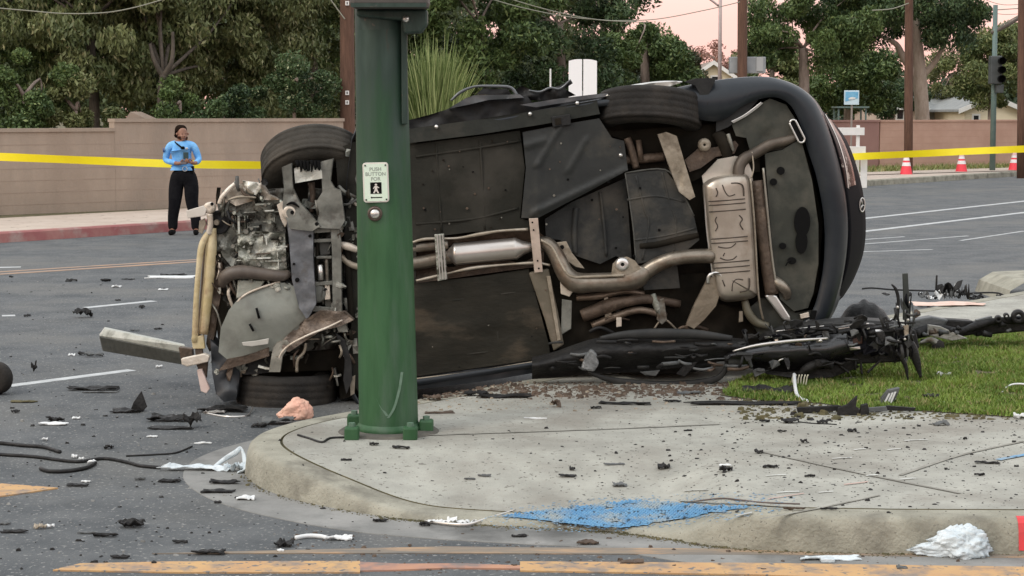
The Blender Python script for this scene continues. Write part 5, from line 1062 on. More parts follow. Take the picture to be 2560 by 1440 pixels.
plate('rack_block', [(796, 602), (826, 600), (826, 636), (800, 640)], -.02, .06, mat('soot_grey', (.06, .06, .055), (.1, .1, .09), 6, .6), .006)
ptube('bright_cylinder', [(800, 662, -.06), (802, 700, -.06)], 7, M_silv, smooth=0); ptube('steering_rod', [(816, 645, -.04), (818, 700, -.04), (822, 752, -.03)], 5, M_steel)
ptube('steering_rod', [(790, 560, -.05), (793, 620, -.05), (790, 700, -.05)], 4, M_dark)
m_ = MB(); m_.rev([(0, -.012), (.045, -.012), (.058, -.006), (.062, .02)], P(793, 733, -.04), (0, 1, 0), 24); build('motor_cap', m_, mat('cap_grey', (.12, .125, .11), (.17, .17, .15), 5, .5), car, smooth=True)
plate('cap_bracket', [(812, 712), (824, 712), (826, 748), (812, 750)], -.05, .02, M_pale, .003)
ptube('side_rail', [(868, 600, .0), (872, 700, .0), (880, 800, .0)], [8, 8, 8], M_dark); ptube('side_hose', [(850, 612, -.02), (870, 616, -.03), (892, 624, -.01)], [8, 10, 8], M_pale)
ptube('side_pipe', [(852, 640, .0), (875, 660, -.01), (900, 668, .0)], [7, 8, 8], M_tan)
polyp('arch_cluster', [(690, 872), (716, 840), (760, 800), (800, 776), (862, 780), (884, 800), (850, 816), (800, 828), (752, 860), (724, 880)], -.09, mat('rust_arch', (.13, .10, .08), (.24, .19, .15), 12, .5, .3, bump=.6, c3=(.32, .25, .19), s3=14, t3=(.58, .7)), .04, 7, step=7, th=.08)
ptube('arch_lip', [(690, 925, -.1), (700, 890, -.11), (722, 864, -.12), (770, 838, -.12), (820, 818, -.11), (856, 800, -.1)], [3, 3, 3, 3, 3, 2], M_pale, sides=6)
polyp('knuckle_arm', [(672, 930), (682, 870), (692, 855), (716, 850), (726, 862), (706, 890), (700, 930)], -.11, mat('pale_knuckle', (.27, .26, .22), (.38, .37, .32), 6, .45, .4, bump=.3), .01, 5, step=7, th=.04, f=lambda x, y: .03*math.exp(-((x-713)**2+(y-867)**2)/25))
ptube('abs_cable', [(764, 858, -.06), (760, 880, -.06), (744, 900, -.07), (742, 930, -.06)], 4, M_tan, sides=7)
tyre('front_wheel', P(716, 979, .19), (.02, .05, 1), .318, .235, rim=False)
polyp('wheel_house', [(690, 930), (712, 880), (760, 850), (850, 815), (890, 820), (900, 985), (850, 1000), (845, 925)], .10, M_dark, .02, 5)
polyp('arch_liner', [(838, 830), (862, 850), (878, 900), (880, 950), (866, 985), (858, 950), (862, 900), (848, 860)], -.06, M_plast, .01, 5, step=7, th=.1)
plate('door_edge', [(874, 945), (888, 938), (886, 985), (876, 990)], -.03, .02, M_tan, .003)
polyp('torn_wing', [(526, 850), (560, 880), (592, 905), (600, 935), (590, 1000), (560, 1005), (540, 985), (530, 930)], -.05, mat('blueish_black', (.03, .033, .038), (.055, .06, .065), 5, .4), .03, 6, step=8, th=.2)
polyp('torn_wing', [(540, 930), (600, 912), (680, 890), (690, 930), (600, 938), (590, 960)], -.02, M_plast, .02, 6, step=8, th=.2)

for pl, w_ in (([(770, 470), (870, 480), (880, 600), (872, 700), (880, 800), (840, 835), (760, 790), (770, 600)], .06), ([(540, 600), (600, 560), (600, 700), (570, 760), (545, 740)], .05), ([(560, 850), (700, 800), (800, 780), (880, 830), (860, 870), (740, 880), (600, 930)], .07), ([(600, 480), (720, 470), (730, 560), (700, 600), (600, 560)], .06), ([(560, 680), (730, 670), (740, 760), (640, 740), (570, 790)], .05)):
    polyp('crumpled_metal', pl, w_, mat('dusty_grey_metal', (.085, .085, .075), (.17, .17, .15), 9, .6, .2, bump=.8, bscale=22, c3=(.045, .038, .03), s3=12, t3=(.48, .62)), .10, 8, step=7, th=.1)
zones = [((700, 480, 880, 840), 54, -.03), ((545, 640, 700, 740), 16, -.04), ((540, 850, 700, 940), 22, -.05), ((740, 800, 880, 900), 18, -.03), ((520, 480, 600, 640), 18, -.02), ((560, 455, 705, 510), 12, -.04), ((840, 380, 900, 980), 26, .0), ((600, 930, 860, 985), 10, .05)]
rz = random.Random(41); fm = [M_subf, M_steel, M_brown, M_alu, M_dark, M_plast, MATS['dull_casting'], MATS['soot_grey'], M_tan, MATS['splash_grey'], M_subf, M_alu, MATS['bright_crush'], MATS['pale_sump']]
for (x0, y0, x1, y1), n_, w_ in zones:
    for k in range(n_):
        x = rz.uniform(x0, x1); y = rz.uniform(y0, y1); L = rz.uniform(10, 46); a_ = rz.choice([0, math.pi/2, math.pi/2, rz.uniform(0, 3.14)])+rz.uniform(-.25, .25); t_ = rz.uniform(2.5, 9)
        ux, uy = math.cos(a_), math.sin(a_); nx_, ny_ = -uy, ux; w1 = w_-rz.uniform(-.05, .045)
        if rz.random() < .55:
            pl = [(x-ux*L/2+nx_*t_*rz.uniform(.4, 1), y-uy*L/2+ny_*t_*rz.uniform(.4, 1)), (x+nx_*t_*rz.uniform(.6, 1.6), y+ny_*t_*rz.uniform(.6, 1.6)), (x+ux*L/2+nx_*t_*rz.uniform(.1, 1), y+uy*L/2+ny_*t_*rz.uniform(.1, 1)), (x+ux*L/2-nx_*t_*rz.uniform(.1, 1), y+uy*L/2-ny_*t_*rz.uniform(.1, 1)), (x-nx_*t_*.8, y-ny_*t_*.8), (x-ux*L/2-nx_*t_, y-uy*L/2-ny_*t_)]
            plate('torn_metal', pl, w1, rz.uniform(.01, .05), rz.choice(fm), .002, dw=[rz.uniform(-.02, .02) for _ in pl])
        elif rz.random() < .75:
            ptube('wiring_loom', [(x-ux*L*.6, y-uy*L*.6, w1), (x+rz.uniform(-8, 8), y+rz.uniform(-8, 8), w1-.02), (x+ux*L*.6, y+uy*L*.6, w1+.01)], rz.uniform(1.5, 5), rz.choice(fm), sides=6, smooth=3)
        else:
            m_ = MB(); r_ = rz.uniform(.007, .022); m_.rev([(0, -.02), (r_*.6, -.02), (r_*.65, -.012), (r_, -.012), (r_, .02)], P(x, y, w1), (rz.uniform(-.3, .3), 1, rz.uniform(-.3, .3)), 10); build('bolt_head', m_, rz.choice(fm), car)
# seams, bolts and plugs over the flat floor panels
for k in range(70):
    x = rz.uniform(1040, 1560); y = rz.uniform(345, 920)
    if 575 < y < 705 or (x > 1380 and 560 < y): continue
    m_ = MB(); r_ = rz.uniform(.004, .009); m_.rev([(0, -.004), (r_*.8, -.004), (r_, .002)], P(x, y, -.002 if x > 1310 else .02), (0, 1, 0), 8); build('floor_plug', m_, rz.choice([M_blk, M_dark, M_steel, M_brown]), car)
for pl in ([(1040, 392), (1180, 372), (1300, 352)], [(1040, 560), (1180, 548), (1296, 520)], [(1050, 760), (1180, 745), (1330, 725)], [(1050, 900), (1200, 882), (1360, 862)], [(1100, 710), (1108, 800), (1116, 925)], [(1230, 695), (1240, 800), (1252, 905)], [(1090, 360), (1096, 450), (1104, 580)], [(1200, 350), (1206, 450), (1212, 575)]):
    ptube('pressed_seam', [(x, y, .03) for x, y in pl], 3.2, M_floor, sides=6)

# ------------------------------------------------------------------ person (officer) by the wall
YO = 27.7
def skin(name, V, E, Rr, m, par, root=0, sub=2, org=None):
    me = bpy.data.meshes.new(name); o0 = org or ROOT[par.name]
    me.from_pydata([tuple(v) for v in V], E, []); o = bpy.data.objects.new(name, me); COL.objects.link(o)
    o.modifiers.new('skin', 'SKIN')
    for i, s in enumerate(me.skin_vertices[0].data): s.radius = (Rr[i], Rr[i]) if not isinstance(Rr[i], tuple) else Rr[i]; s.use_root = (i == root)
    sm = o.modifiers.new('sub', 'SUBSURF'); sm.levels = sub; sm.render_levels = sub
    dg = bpy.context.evaluated_depsgraph_get(); m2 = bpy.data.meshes.new_from_object(o.evaluated_get(dg)); bpy.data.objects.remove(o); m2.name = name
    m2.materials.clear(); m2.materials.append(m); m2.polygons.foreach_set('use_smooth', [True]*len(m2.polygons))
    o = bpy.data.objects.new(name, m2); COL.objects.link(o); o.parent = par; ROOT[o.name] = o0; return o
po = G(458, 587, 0); YO = po.y
pers = thing('person', 'officer in light blue shirt and black trousers looking down at their hands by the wall', 'person', po)
M_skin = mat('skin_brown', (.24, .115, .07), (.29, .14, .09), 20, .5); M_shirt = mat('light_blue_shirt', (.12, .36, .74), (.22, .50, .84), 9, .8, bump=1, bscale=9, spec=.2)
M_trou = mat('black_trousers', (.006, .006, .008), (.012, .012, .014), 10, .9, bump=.5, spec=.1); M_hair = mat('dark_hair', (.016, .010, .007), None, rough=.9, spec=.05)
J = dict(pel=(.02, 0, .93), wai=(.01, 0, 1.05), che=(-.005, 0, 1.22), nek=(.0, .0, 1.38), nk2=(.012, -.01, 1.43), hd0=(.022, -.025, 1.49), hd1=(.012, -.015, 1.56), hd2=(.0, .01, 1.60),
         ls=(-.19, 0, 1.345), le=(-.255, -.0, 1.12), lw=(-.02, -.20, 1.08), lh=(.075, -.235, 1.10), rs=(.185, .01, 1.345), re=(.265, -.02, 1.13), rw=(.225, -.19, 1.08), rh=(.16, -.235, 1.11),
         lhip=(-.07, 0, .88), lk=(-.115, -.02, .48), la=(-.155, .02, .09), lt=(-.165, -.13, .035), rhip=(.12, 0, .88), rk=(.14, -.02, .48), ra=(.195, .02, .09), rt=(.215, -.12, .035))
K = list(J); ix = {k: i for i, k in enumerate(K)}
Ed = [('pel', 'wai'), ('wai', 'che'), ('che', 'nek'), ('nek', 'nk2'), ('nk2', 'hd0'), ('hd0', 'hd1'), ('hd1', 'hd2'), ('nek', 'ls'), ('ls', 'le'), ('le', 'lw'), ('lw', 'lh'), ('nek', 'rs'), ('rs', 're'), ('re', 'rw'), ('rw', 'rh'), ('pel', 'lhip'), ('lhip', 'lk'), ('lk', 'la'), ('la', 'lt'), ('pel', 'rhip'), ('rhip', 'rk'), ('rk', 'ra'), ('ra', 'rt')]
Rb = dict(pel=.13, wai=.115, che=.125, nek=.055, nk2=.048, hd0=.068, hd1=.082, hd2=.062, ls=.06, le=.042, lw=.028, lh=.03, rs=.06, re=.042, rw=.028, rh=.03, lhip=.085, lk=.058, la=.04, lt=.035, rhip=.085, rk=.058, ra=.04, rt=.035)
skin('body', [J[k] for k in K], [(ix[a], ix[b_]) for a, b_ in Ed], [Rb[k] for k in K], M_skin, pers, 0)
# fingers, thumb
for h, s in (('lh', 1), ('rh', -1)):
    c = Vector(J[h]); dr = (Vector(J[h])-Vector(J['lw' if s > 0 else 'rw'])).normalized(); sd2 = Vector((0, 0, 1)).cross(dr).normalized()
    for k in range(4):
        b0 = c+Vector((0, 0, .022-.015*k)); L = (.06, .07, .066, .05)[k]
        skin('finger', [b0, b0+dr*L*.5+Vector((0, -.01, 0)), b0+dr*L*.8+Vector((0, .01, 0))+sd2*s*.012, b0+dr*L*.95+sd2*s*.035], [(0, 1), (1, 2), (2, 3)], [.0095, .009, .0085, .007], M_skin, pers, sub=1)
    b0 = Vector(J['lw' if s > 0 else 'rw']).lerp(c, .4)+Vector((0, -.01, .02)); skin('thumb', [b0, b0+dr*.03+Vector((0, -.015, .02)), b0+dr*.06+Vector((0, -.012, .025))], [(0, 1), (1, 2)], [.011, .01, .009], M_skin, pers, sub=1)
# face
hc = Vector(J['hd0'])+Vector((0, 0, .03)); fd = Vector((.42, -.88, -.22)).normalized(); rt_ = Vector((0, 0, 1)).cross(fd).normalized(); upf = fd.cross(rt_)
def fp(x, z, o): return hc+rt_*x+upf*z+fd*o
for nm, (x, z, o_), r_, m in (('chin', (0, -.068, .055), .03, M_skin), ('cheek', (.0, -.03, .052), .045, M_skin), ('nose', (0, -.01, .088), .014, M_skin), ('eye', (-.03, .02, .078), .008, M_blk), ('eye', (.03, .02, .078), .008, M_blk), ('ear', (-.083, 0, -.01), .02, M_skin), ('ear', (.083, 0, -.01), .02, M_skin)):
    m_ = MB(); m_.rev([(0, -1*r_), (r_*.7, -.7*r_), (r_, 0), (r_*.7, .7*r_), (0, r_)], fp(x, z, o_)+ROOT[pers.name], (0, 0, 1), 10); build(nm, m_, m, pers, smooth=True)
m_ = MB(); m_.box(fp(0, -.042, .08)+ROOT[pers.name], (.04, .008, .008)); build('mouth', m_, mat('lips', (.25, .08, .07), None), pers, bevel=.002)
# hair cap with bun
m_ = MB(); rows = []
for j in range(9):
    th_ = math.pi*.56*j/8; rows.append([ROOT[pers.name]+Vector((-.016, .022, 1.558))+Vector((math.cos(a_)*math.sin(th_)*.094, math.sin(a_)*math.sin(th_)*.10+.012, math.cos(th_)*.098-(.05*math.sin(th_) if math.sin(a_-.4) > .0 else -.02*math.sin(th_)))) for a_ in np.linspace(0, 6.283, 25)[:-1]])
m_.loft(rows, close=True); build('hair', m_, M_hair, pers, smooth=True)
m_ = MB(); m_.rev([(0, -.045), (.035, -.03), (.046, 0), (.035, .03), (0, .045)], ROOT[pers.name]+Vector((-.075, .05, 1.50)), (0, 0, 1), 14); build('hair_bun', m_, M_hair, pers, smooth=True)
# shirt, trousers, shoes, belt, gear
def V_(k, d=(0, 0, 0)): return tuple(Vector(J[k])+Vector(d))
skin('shirt', [V_('wai', (0, 0, -.01)), V_('wai', (0, 0, .08)), V_('che', (0, 0, .03)), V_('nek', (0, 0, -.03)), V_('nek', (0, 0, .01)), V_('ls'), V_('le'), tuple(Vector(J['le']).lerp(Vector(J['lw']), .85)), V_('rs'), V_('re'), tuple(Vector(J['re']).lerp(Vector(J['rw']), .85)),
     ], [(0, 1), (1, 2), (2, 3), (3, 4), (3, 5), (5, 6), (6, 7), (3, 8), (8, 9), (9, 10)], [(.165, .125), (.165, .14), (.16, .14), (.11, .10), (.06, .06), .068, .052, .042, .068, .052, .042], M_shirt, pers, 1)
skin('trousers', [V_('wai', (.005, 0, -.02)), V_('pel', (0, 0, .0)), V_('lhip', (0, 0, -.05)), (-.10, -.01, .66), V_('lk'), V_('la', (0, -.01, .16)), V_('la', (0, -.01, -.03)), V_('rhip', (0, 0, -.05)), (.14, -.01, .66), V_('rk'), V_('ra', (0, -.01, .16)), V_('ra', (0, -.01, -.03))],
     [(0, 1), (1, 2), (2, 3), (3, 4), (4, 5), (5, 6), (1, 7), (7, 8), (8, 9), (9, 10), (10, 11)], [(.17, .13), (.20, .15), .135, .125, .10, .085, .075, .135, .125, .10, .085, .075], M_trou, pers, 1)
for s, k in (('la', 'lt'), ('ra', 'rt')):
    skin('shoe', [V_(s, (0, .03, -.045)), V_(s, (0, -.02, -.04)), V_(k, (0, 0, .005)), V_(k, (.0, -.035, -.002))], [(0, 1), (1, 2), (2, 3)], [.045, .05, .045, .032], M_blk, pers)
wl = ROOT[pers.name]+Vector((.008, 0, 1.02)); m_ = MB(); m_.rev([(.158, -.022), (.164, 0), (.158, .022)], wl, (0, 0, 1), 32, .82); build('duty_belt', m_, M_blk, pers, smooth=True)
W_ = ROOT[pers.name]
m_ = MB(); m_.box(W_+Vector((.09, -.16, 1.20)), (.075, .03, .10)); build('body_radio', m_, mat('dark_teal', (.02, .05, .055), None, rough=.5), pers, bevel=.006)
m_ = MB(); m_.box(W_+Vector((.04, -.14, 1.315)), (.06, .03, .045)); build('radio_microphone', m_, M_blk, pers, bevel=.01)
m_ = MB(); m_.tube([W_+Vector((.04, -.15, 1.31)), W_+Vector((-.03, -.13, 1.36)), W_+Vector((-.09, -.06, 1.40))], .012, 8, 4); build('radio_cord', m_, M_blk, pers, smooth=True)
m_ = MB(); m_.box(W_+Vector((.10, -.14, 1.30)), (.04, .012, .04)); build('badge', m_, M_silv, pers, bevel=.008)
m_ = MB(); m_.rev([(0, 0), (.035, 0), (.032, -.012), (0, -.014)], W_+Vector((-.262, -.05, 1.28)), (1, .3, 0), 12); build('shoulder_patch', m_, mat('patch_navy', (.05, .08, .2), None), pers)
m_ = MB(); m_.tube([W_+Vector((.07+.035*math.cos(a_), -.155, 1.0+.035*math.sin(a_))) for a_ in np.linspace(0, 6.28, 13)], .006, 6, 0, cap=False); build('handcuff', m_, M_silv, pers, smooth=True)
m_ = MB(); m_.box(W_+Vector((.16, -.05, .98)), (.05, .12, .12)); build('belt_pouch', m_, M_blk, pers, bevel=.01)
m_ = MB(); m_.box(W_+Vector((.075, -.27, 1.10)), (.09, .11, .012), Matrix.Rotation(.5, 3, 'X')); build('notebook', m_, mat('note_dark', (.08, .06, .06), None), pers, bevel=.003)

# ------------------------------------------------------------------ debris
M_char = mat('charred_plastic', (.008, .008, .008), (.020, .019, .018), 12, .65, bump=.3, rough2=.45, spec=.3)
M_dgrey = mat('grey_plastic', (.07, .075, .075), (.12, .125, .125), 9, .5, bump=.3)
M_wplas = mat('white_plastic', (.62, .64, .64), (.74, .75, .74), 9, .45, bump=.2)
M_pinkm = mat('salmon_sheet', (.60, .40, .32), (.70, .52, .43), 8, .6)
def gz(px, py):                    # ground point under a pixel of the near scene
    p = G(px, py, .15)
    on = inside(p.x, p.y, oc_poly)
    if on:
        return onwalk(px, py)
    return G(px, py, 0)
oc_poly = list(oc)+[Vector((30, 7.3, 0))]
def crumple(mb, c, w, d, h, seed, nx=10, ny=6, th=.006, tilt=0, yaw=0, point=0):
    """irregular bent sheet resting on the ground at c"""
    c = Vector(c); ca, sa = math.cos(yaw), math.sin(yaw); rows = []; zmin = 9
    for j in range(ny+1):
        r = []
        for i in range(nx+1):
            u = i/nx*2-1; v = j/ny*2-1
            k = 1+.35*noise.noise(Vector((u*1.3, v*1.3, seed))) if max(abs(u), abs(v)) > .8 else 1
            taper = (1-point*.8*(1-(u+1)/2)) if point else 1
            x = u*w/2*k; y = v*d/2*k*taper
            z = h*(.5+.9*noise.noise(Vector((u*1.6+seed, v*1.6, seed*1.7)))+.35*noise.noise(Vector((u*4, v*4, seed+9))))+tilt*x
            r.append([x*ca-y*sa, x*sa+y*ca, z]); zmin = min(zmin, z)
        rows.append(r)
    top = [[c+Vector((x, y, z-zmin+th+.001)) for x, y, z in r] for r in rows]; bot = [[p-Vector((0, 0, th)) for p in r] for r in top]
    mb.loft(top); mb.loft(bot)
    rim = [top[0], [r[-1] for r in top], top[-1][::-1], [r[0] for r in top][::-1]]; rimb = [bot[0], [r[-1] for r in bot], bot[-1][::-1], [r[0] for r in bot][::-1]]
    for a, b_ in zip(rim, rimb): mb.loft([a, b_])
    return mb
def scrap(name, label, cat, px, py, wp, hp, m, seed, dp=.5, yaw=0, extra=None, group=None, smooth=False, tilt=0, point=0, th=.005):
    """wp, hp: width and height in photo pixels; py = its foot"""
    c = gz(px, py); s_ = c.y/F; w = wp*s_; h = max(.006, hp*s_-w*dp*.12)
    mb = MB(); crumple(mb, c, w, w*dp, h*.75, seed, th=th, yaw=yaw, tilt=tilt, point=point)
    if extra: extra(mb, c, s_)
    o = build(name, mb, m, label=label, cat=cat, group=group, smooth=smooth); return o
def gtube(label, name, cat, pts, rpx, m, flat=1.0, lift=None):
    q = []; 
    for i, (x, y) in enumerate(pts):
        c = gz(x, y); r = rpx*c.y/F; q.append(c+Vector((0, 0, r*flat*.9+(lift[i] if lift else 0))))
    mb = MB(); mb.tube(q, rpx*q[0].y/F, 8, 5, flat=flat); return build(name, mb, m, label=label, cat=cat, smooth=True)
# -- street, upper left
scrap('white_board', 'long flat white board lying on the road left of the torn front', 'board', 430, 694, 116, 5, M_wplas, 3, dp=.5, th=.01)
scrap('plastic_scrap', 'black plastic strip resting on the flat white board', 'debris', 432, 690, 62, 9, M_char, 4, dp=.3)
scrap('crushed_clump', 'dark crumpled clump of wreckage beside the white lane dash', 'debris', 208, 794, 42, 26, M_char, 5, dp=.7)
scrap('plastic_scrap', 'pale edged sliver below the orange line on the left road', 'debris', 291, 719, 24, 8, M_wplas, 6)
scrap('plastic_scrap', 'small white chip near the yellow radiator bar on the road', 'debris', 408, 726, 22, 5, M_wplas, 7)
beam = thing('crash_beam', 'bent grey crash beam lying on the road and pointing at the torn front', 'metal beam', gz(360, 900))
def bq(px, py, Y): return at(px, py, Y)
m_ = MB(); A1 = [(248, 838), (258, 822), (310, 830), (462, 866), (466, 884), (440, 880), (300, 850)]
m_.prism([at(248, 840, 12.2), at(262, 821, 12.2), at(462, 864, 11.7), at(468, 884, 11.7)], (-.02, .09, .0)); build('top_flange', m_, mat('pale_beam', (.40, .41, .36), (.52, .52, .47), 8, .5, .3, bump=.3, c3=(.2, .2, .17), s3=9), beam, bevel=.004)
m_ = MB(); m_.prism([at(250, 842, 12.16), at(468, 885, 11.66), at(470, 914, 11.7), at(258, 878, 12.2)], (-.02, .06, .0)); build('web', m_, mat('dark_beam', (.06, .06, .05), (.10, .10, .085), 7, .55, .3, bump=.3), beam, bevel=.004)
m_ = MB(); m_.prism([at(446, 868, 11.62), at(480, 872, 11.6), at(484, 905, 11.6), at(452, 900, 11.62)], (0, .06, 0)); build('end_block', m_, M_brown, beam, bevel=.004)
# -- street, middle left
def wheel_piece(mb, c, s_): pass
c = gz(-8, 985); mb = MB(); tz = 'detached_tyre'
mb.rev([(.05, -.05), (.09, -.055), (.105, -.03), (.105, .03), (.09, .055), (.05, .05)], c+Vector((0, 0, .105)), (.3, 1, 0), 30)
build(tz, mb, M_rub, label='black round rubber piece cut by the left edge beside the white lane line', cat='tyre piece', smooth=True)
def fin(mb, c, s_):
    mb.prism([c+Vector((.02, 0, .01)), c+Vector((.10, 0, .01)), c+Vector((.12, .01, .03)), c+Vector((.085, .02, .125)), c+Vector((.065, .02, .10)), c+Vector((.04, 0, .06))], (0, .012, 0))
scrap('fender_fragment', 'black fragment with an upright fin on the road left of the wheel', 'debris', 318, 1030, 72, 14, M_char, 11, dp=.6, extra=fin)
scrap('trim_fragment', 'long low dark trim fragment with pale underside near the left lane line', 'debris', 232, 975, 118, 13, M_char, 12, dp=.25)
scrap('trim_sliver', 'pale sliver lying along the long dark trim fragment', 'debris', 250, 982, 80, 4, M_dgrey, 13, dp=.15)
scrap('white_shard', 'white scalloped shard under a dark scrap on the left road', 'debris', 136, 1062, 66, 10, M_wplas, 14, dp=.4)
scrap('plastic_scrap', 'dark scrap sitting on the white scalloped shard', 'debris', 138, 1054, 40, 16, M_char, 15, dp=.4)
scrap('white_chip', 'small white chip right of the scalloped shard', 'debris', 191, 1048, 20, 6, M_wplas, 16)
scrap('charred_heap', 'dark heap of scraps on the road in front of the torn wing', 'debris', 420, 1052, 90, 22, M_char, 17, dp=.5)
scrap('charred_heap', 'second dark heap just left of the silver trim strip', 'debris', 480, 1070, 46, 44, M_char, 18, dp=.5)
scrap('plastic_scrap', 'thin black scrap below the dark heaps on the road', 'debris', 425, 1072, 110, 8, M_char, 19, dp=.3)
scrap('charred_heap', 'flat black sheet under the torn wing beside the lower wheel', 'debris', 560, 1028, 120, 20, M_char, 20, dp=.5)
gtube('curved silver trim strip on the road below the front wheel', 'silver_trim', 'trim strip', [(512, 1034), (560, 1043), (605, 1043), (622, 1038), (632, 1028)], 3, M_silv, .6, [0, 0, 0, 0, .02])
scrap('silver_foil', 'crumpled silver foil piece beside the curved trim strip', 'debris', 535, 1034, 50, 9, M_silv, 21, dp=.4)
scrap('dark_cloth', 'dark grey crumpled cloth lying at the foot of the salmon bag', 'cloth', 690, 1060, 88, 26, M_dgrey, 22, dp=.5)
scrap('plastic_scrap', 'black scrap on the gutter left of the dark grey cloth', 'debris', 650, 1068, 40, 14, M_char, 23)
def bag(name, label, cat, px, py, wp, hp, m, seed, point=None, yaw=0, dp=.6, cr=1):
    c = gz(px, py); s_ = c.y/F; w = wp*s_/2; h = hp*s_; bm = bmesh.new(); bmesh.ops.create_icosphere(bm, subdivisions=5, radius=1)
    mb = MB()
    for v in bm.verts:
        p = v.co.copy(); e = 1+.28*noise.noise(p*1.6+Vector((seed, 0, 0)))
        rd = abs(noise.noise(p*3.2+Vector((0, seed, 0)))); rd2 = abs(noise.noise(p*7+Vector((0, seed, 4)))); e += .34*cr*(rd-.2)+.24*cr*(rd2-.2)+.14*cr*(abs(noise.noise(p*13+Vector((seed, 2, 4))))-.2)
        p *= e
        if point and p.x < 0: k = min(1, -p.x/1.2)**1.3; p.x *= 1+.5*k*point; p.z = p.z*(1-.6*k)-.15*k; p.y *= (1-.65*k)
        z = max(-.5, p.z); x, y = p.x*w, p.y*w*dp
        mb.v.append(c+Vector((x*math.cos(yaw)-y*math.sin(yaw), x*math.sin(yaw)+y*math.cos(yaw), (z+.5)/1.5*h+.002)))
    mb.f = [tuple(v.index for v in f.verts) for f in bm.faces]; bm.free()
    return build(name, mb, m, label=label, cat=cat, smooth=True)
bag('salmon_bag', 'crumpled salmon pink plastic bag against the lower front wheel', 'plastic bag', 740, 1048, 74, 52, M_salm, 7.3, yaw=.3, cr=.45, point=.35)
bag('white_bag', 'big crumpled white plastic bag in the gutter at the lower right', 'plastic bag', 2398, 1390, 146, 76, M_bag, 5.1, point=1.0, dp=.55)
ws = thing('torn_white_bag', 'torn flat white plastic bag with a raised loop beside the curb nose', 'plastic bag', gz(500, 1185))
mb = MB(); crumple(mb, gz(490, 1176), .36, .10, .03, 31, nx=26, ny=8, th=.003, yaw=.02, point=.8); build('flat_sheet', mb, M_bag, ws, smooth=True)
q_ = [gz(530, 1172), gz(560, 1168)+Vector((0, 0, .04)), gz(590, 1172)+Vector((0, 0, .085)), gz(602, 1172)+Vector((0, 0, .11)), gz(610, 1174)+Vector((0, 0, .07)), gz(612, 1182)+Vector((0, 0, .02)), gz(595, 1186)+Vector((0, 0, .01))]
mb = MB(); mb.tube(q_, [.008, .012, .015, .007, .014, .018, .012], 8, 6, flat=.45); build('raised_loop', mb, M_bag, ws, smooth=True)
mb = MB(); crumple(mb, gz(585, 1180), .09, .06, .05, 33, nx=10, ny=8, th=.003); build('crumpled_end', mb, M_bag, ws, smooth=True)
# -- cables lower left
gtube('upper black rubber hose lying on the road at the left edge', 'rubber_hose', 'hose', [(-60, 1108), (0, 1112), (60, 1118), (110, 1122), (150, 1134)], 5, M_char)
gtube('long black cable running from the left edge to the torn white bag', 'cable', 'cable', [(-60, 1136), (0, 1140), (90, 1146), (190, 1158), (260, 1150), (320, 1160), (350, 1168), (400, 1173)], 4.5, M_char)
gtube('short curved black hose ending by the white connectors', 'rubber_hose', 'hose', [(102, 1176), (125, 1183), (170, 1182), (215, 1174), (238, 1162)], 5.5, M_char)
gtube('faint dark wire arching across the gutter near the curb nose', 'cable', 'cable', [(315, 1142), (360, 1140), (395, 1138), (440, 1134), (480, 1118)], 2.5, M_char)
for i, (x, y, s_) in enumerate([(186, 1146, 14), (204, 1152, 14), (230, 1160, 18)]):
    scrap('white_connector', ['leftmost', 'middle', 'rightmost'][i]+' of three white connectors on the black cables', 'connector', x, y, s_, 10, M_wplas, 40+i, dp=.8)
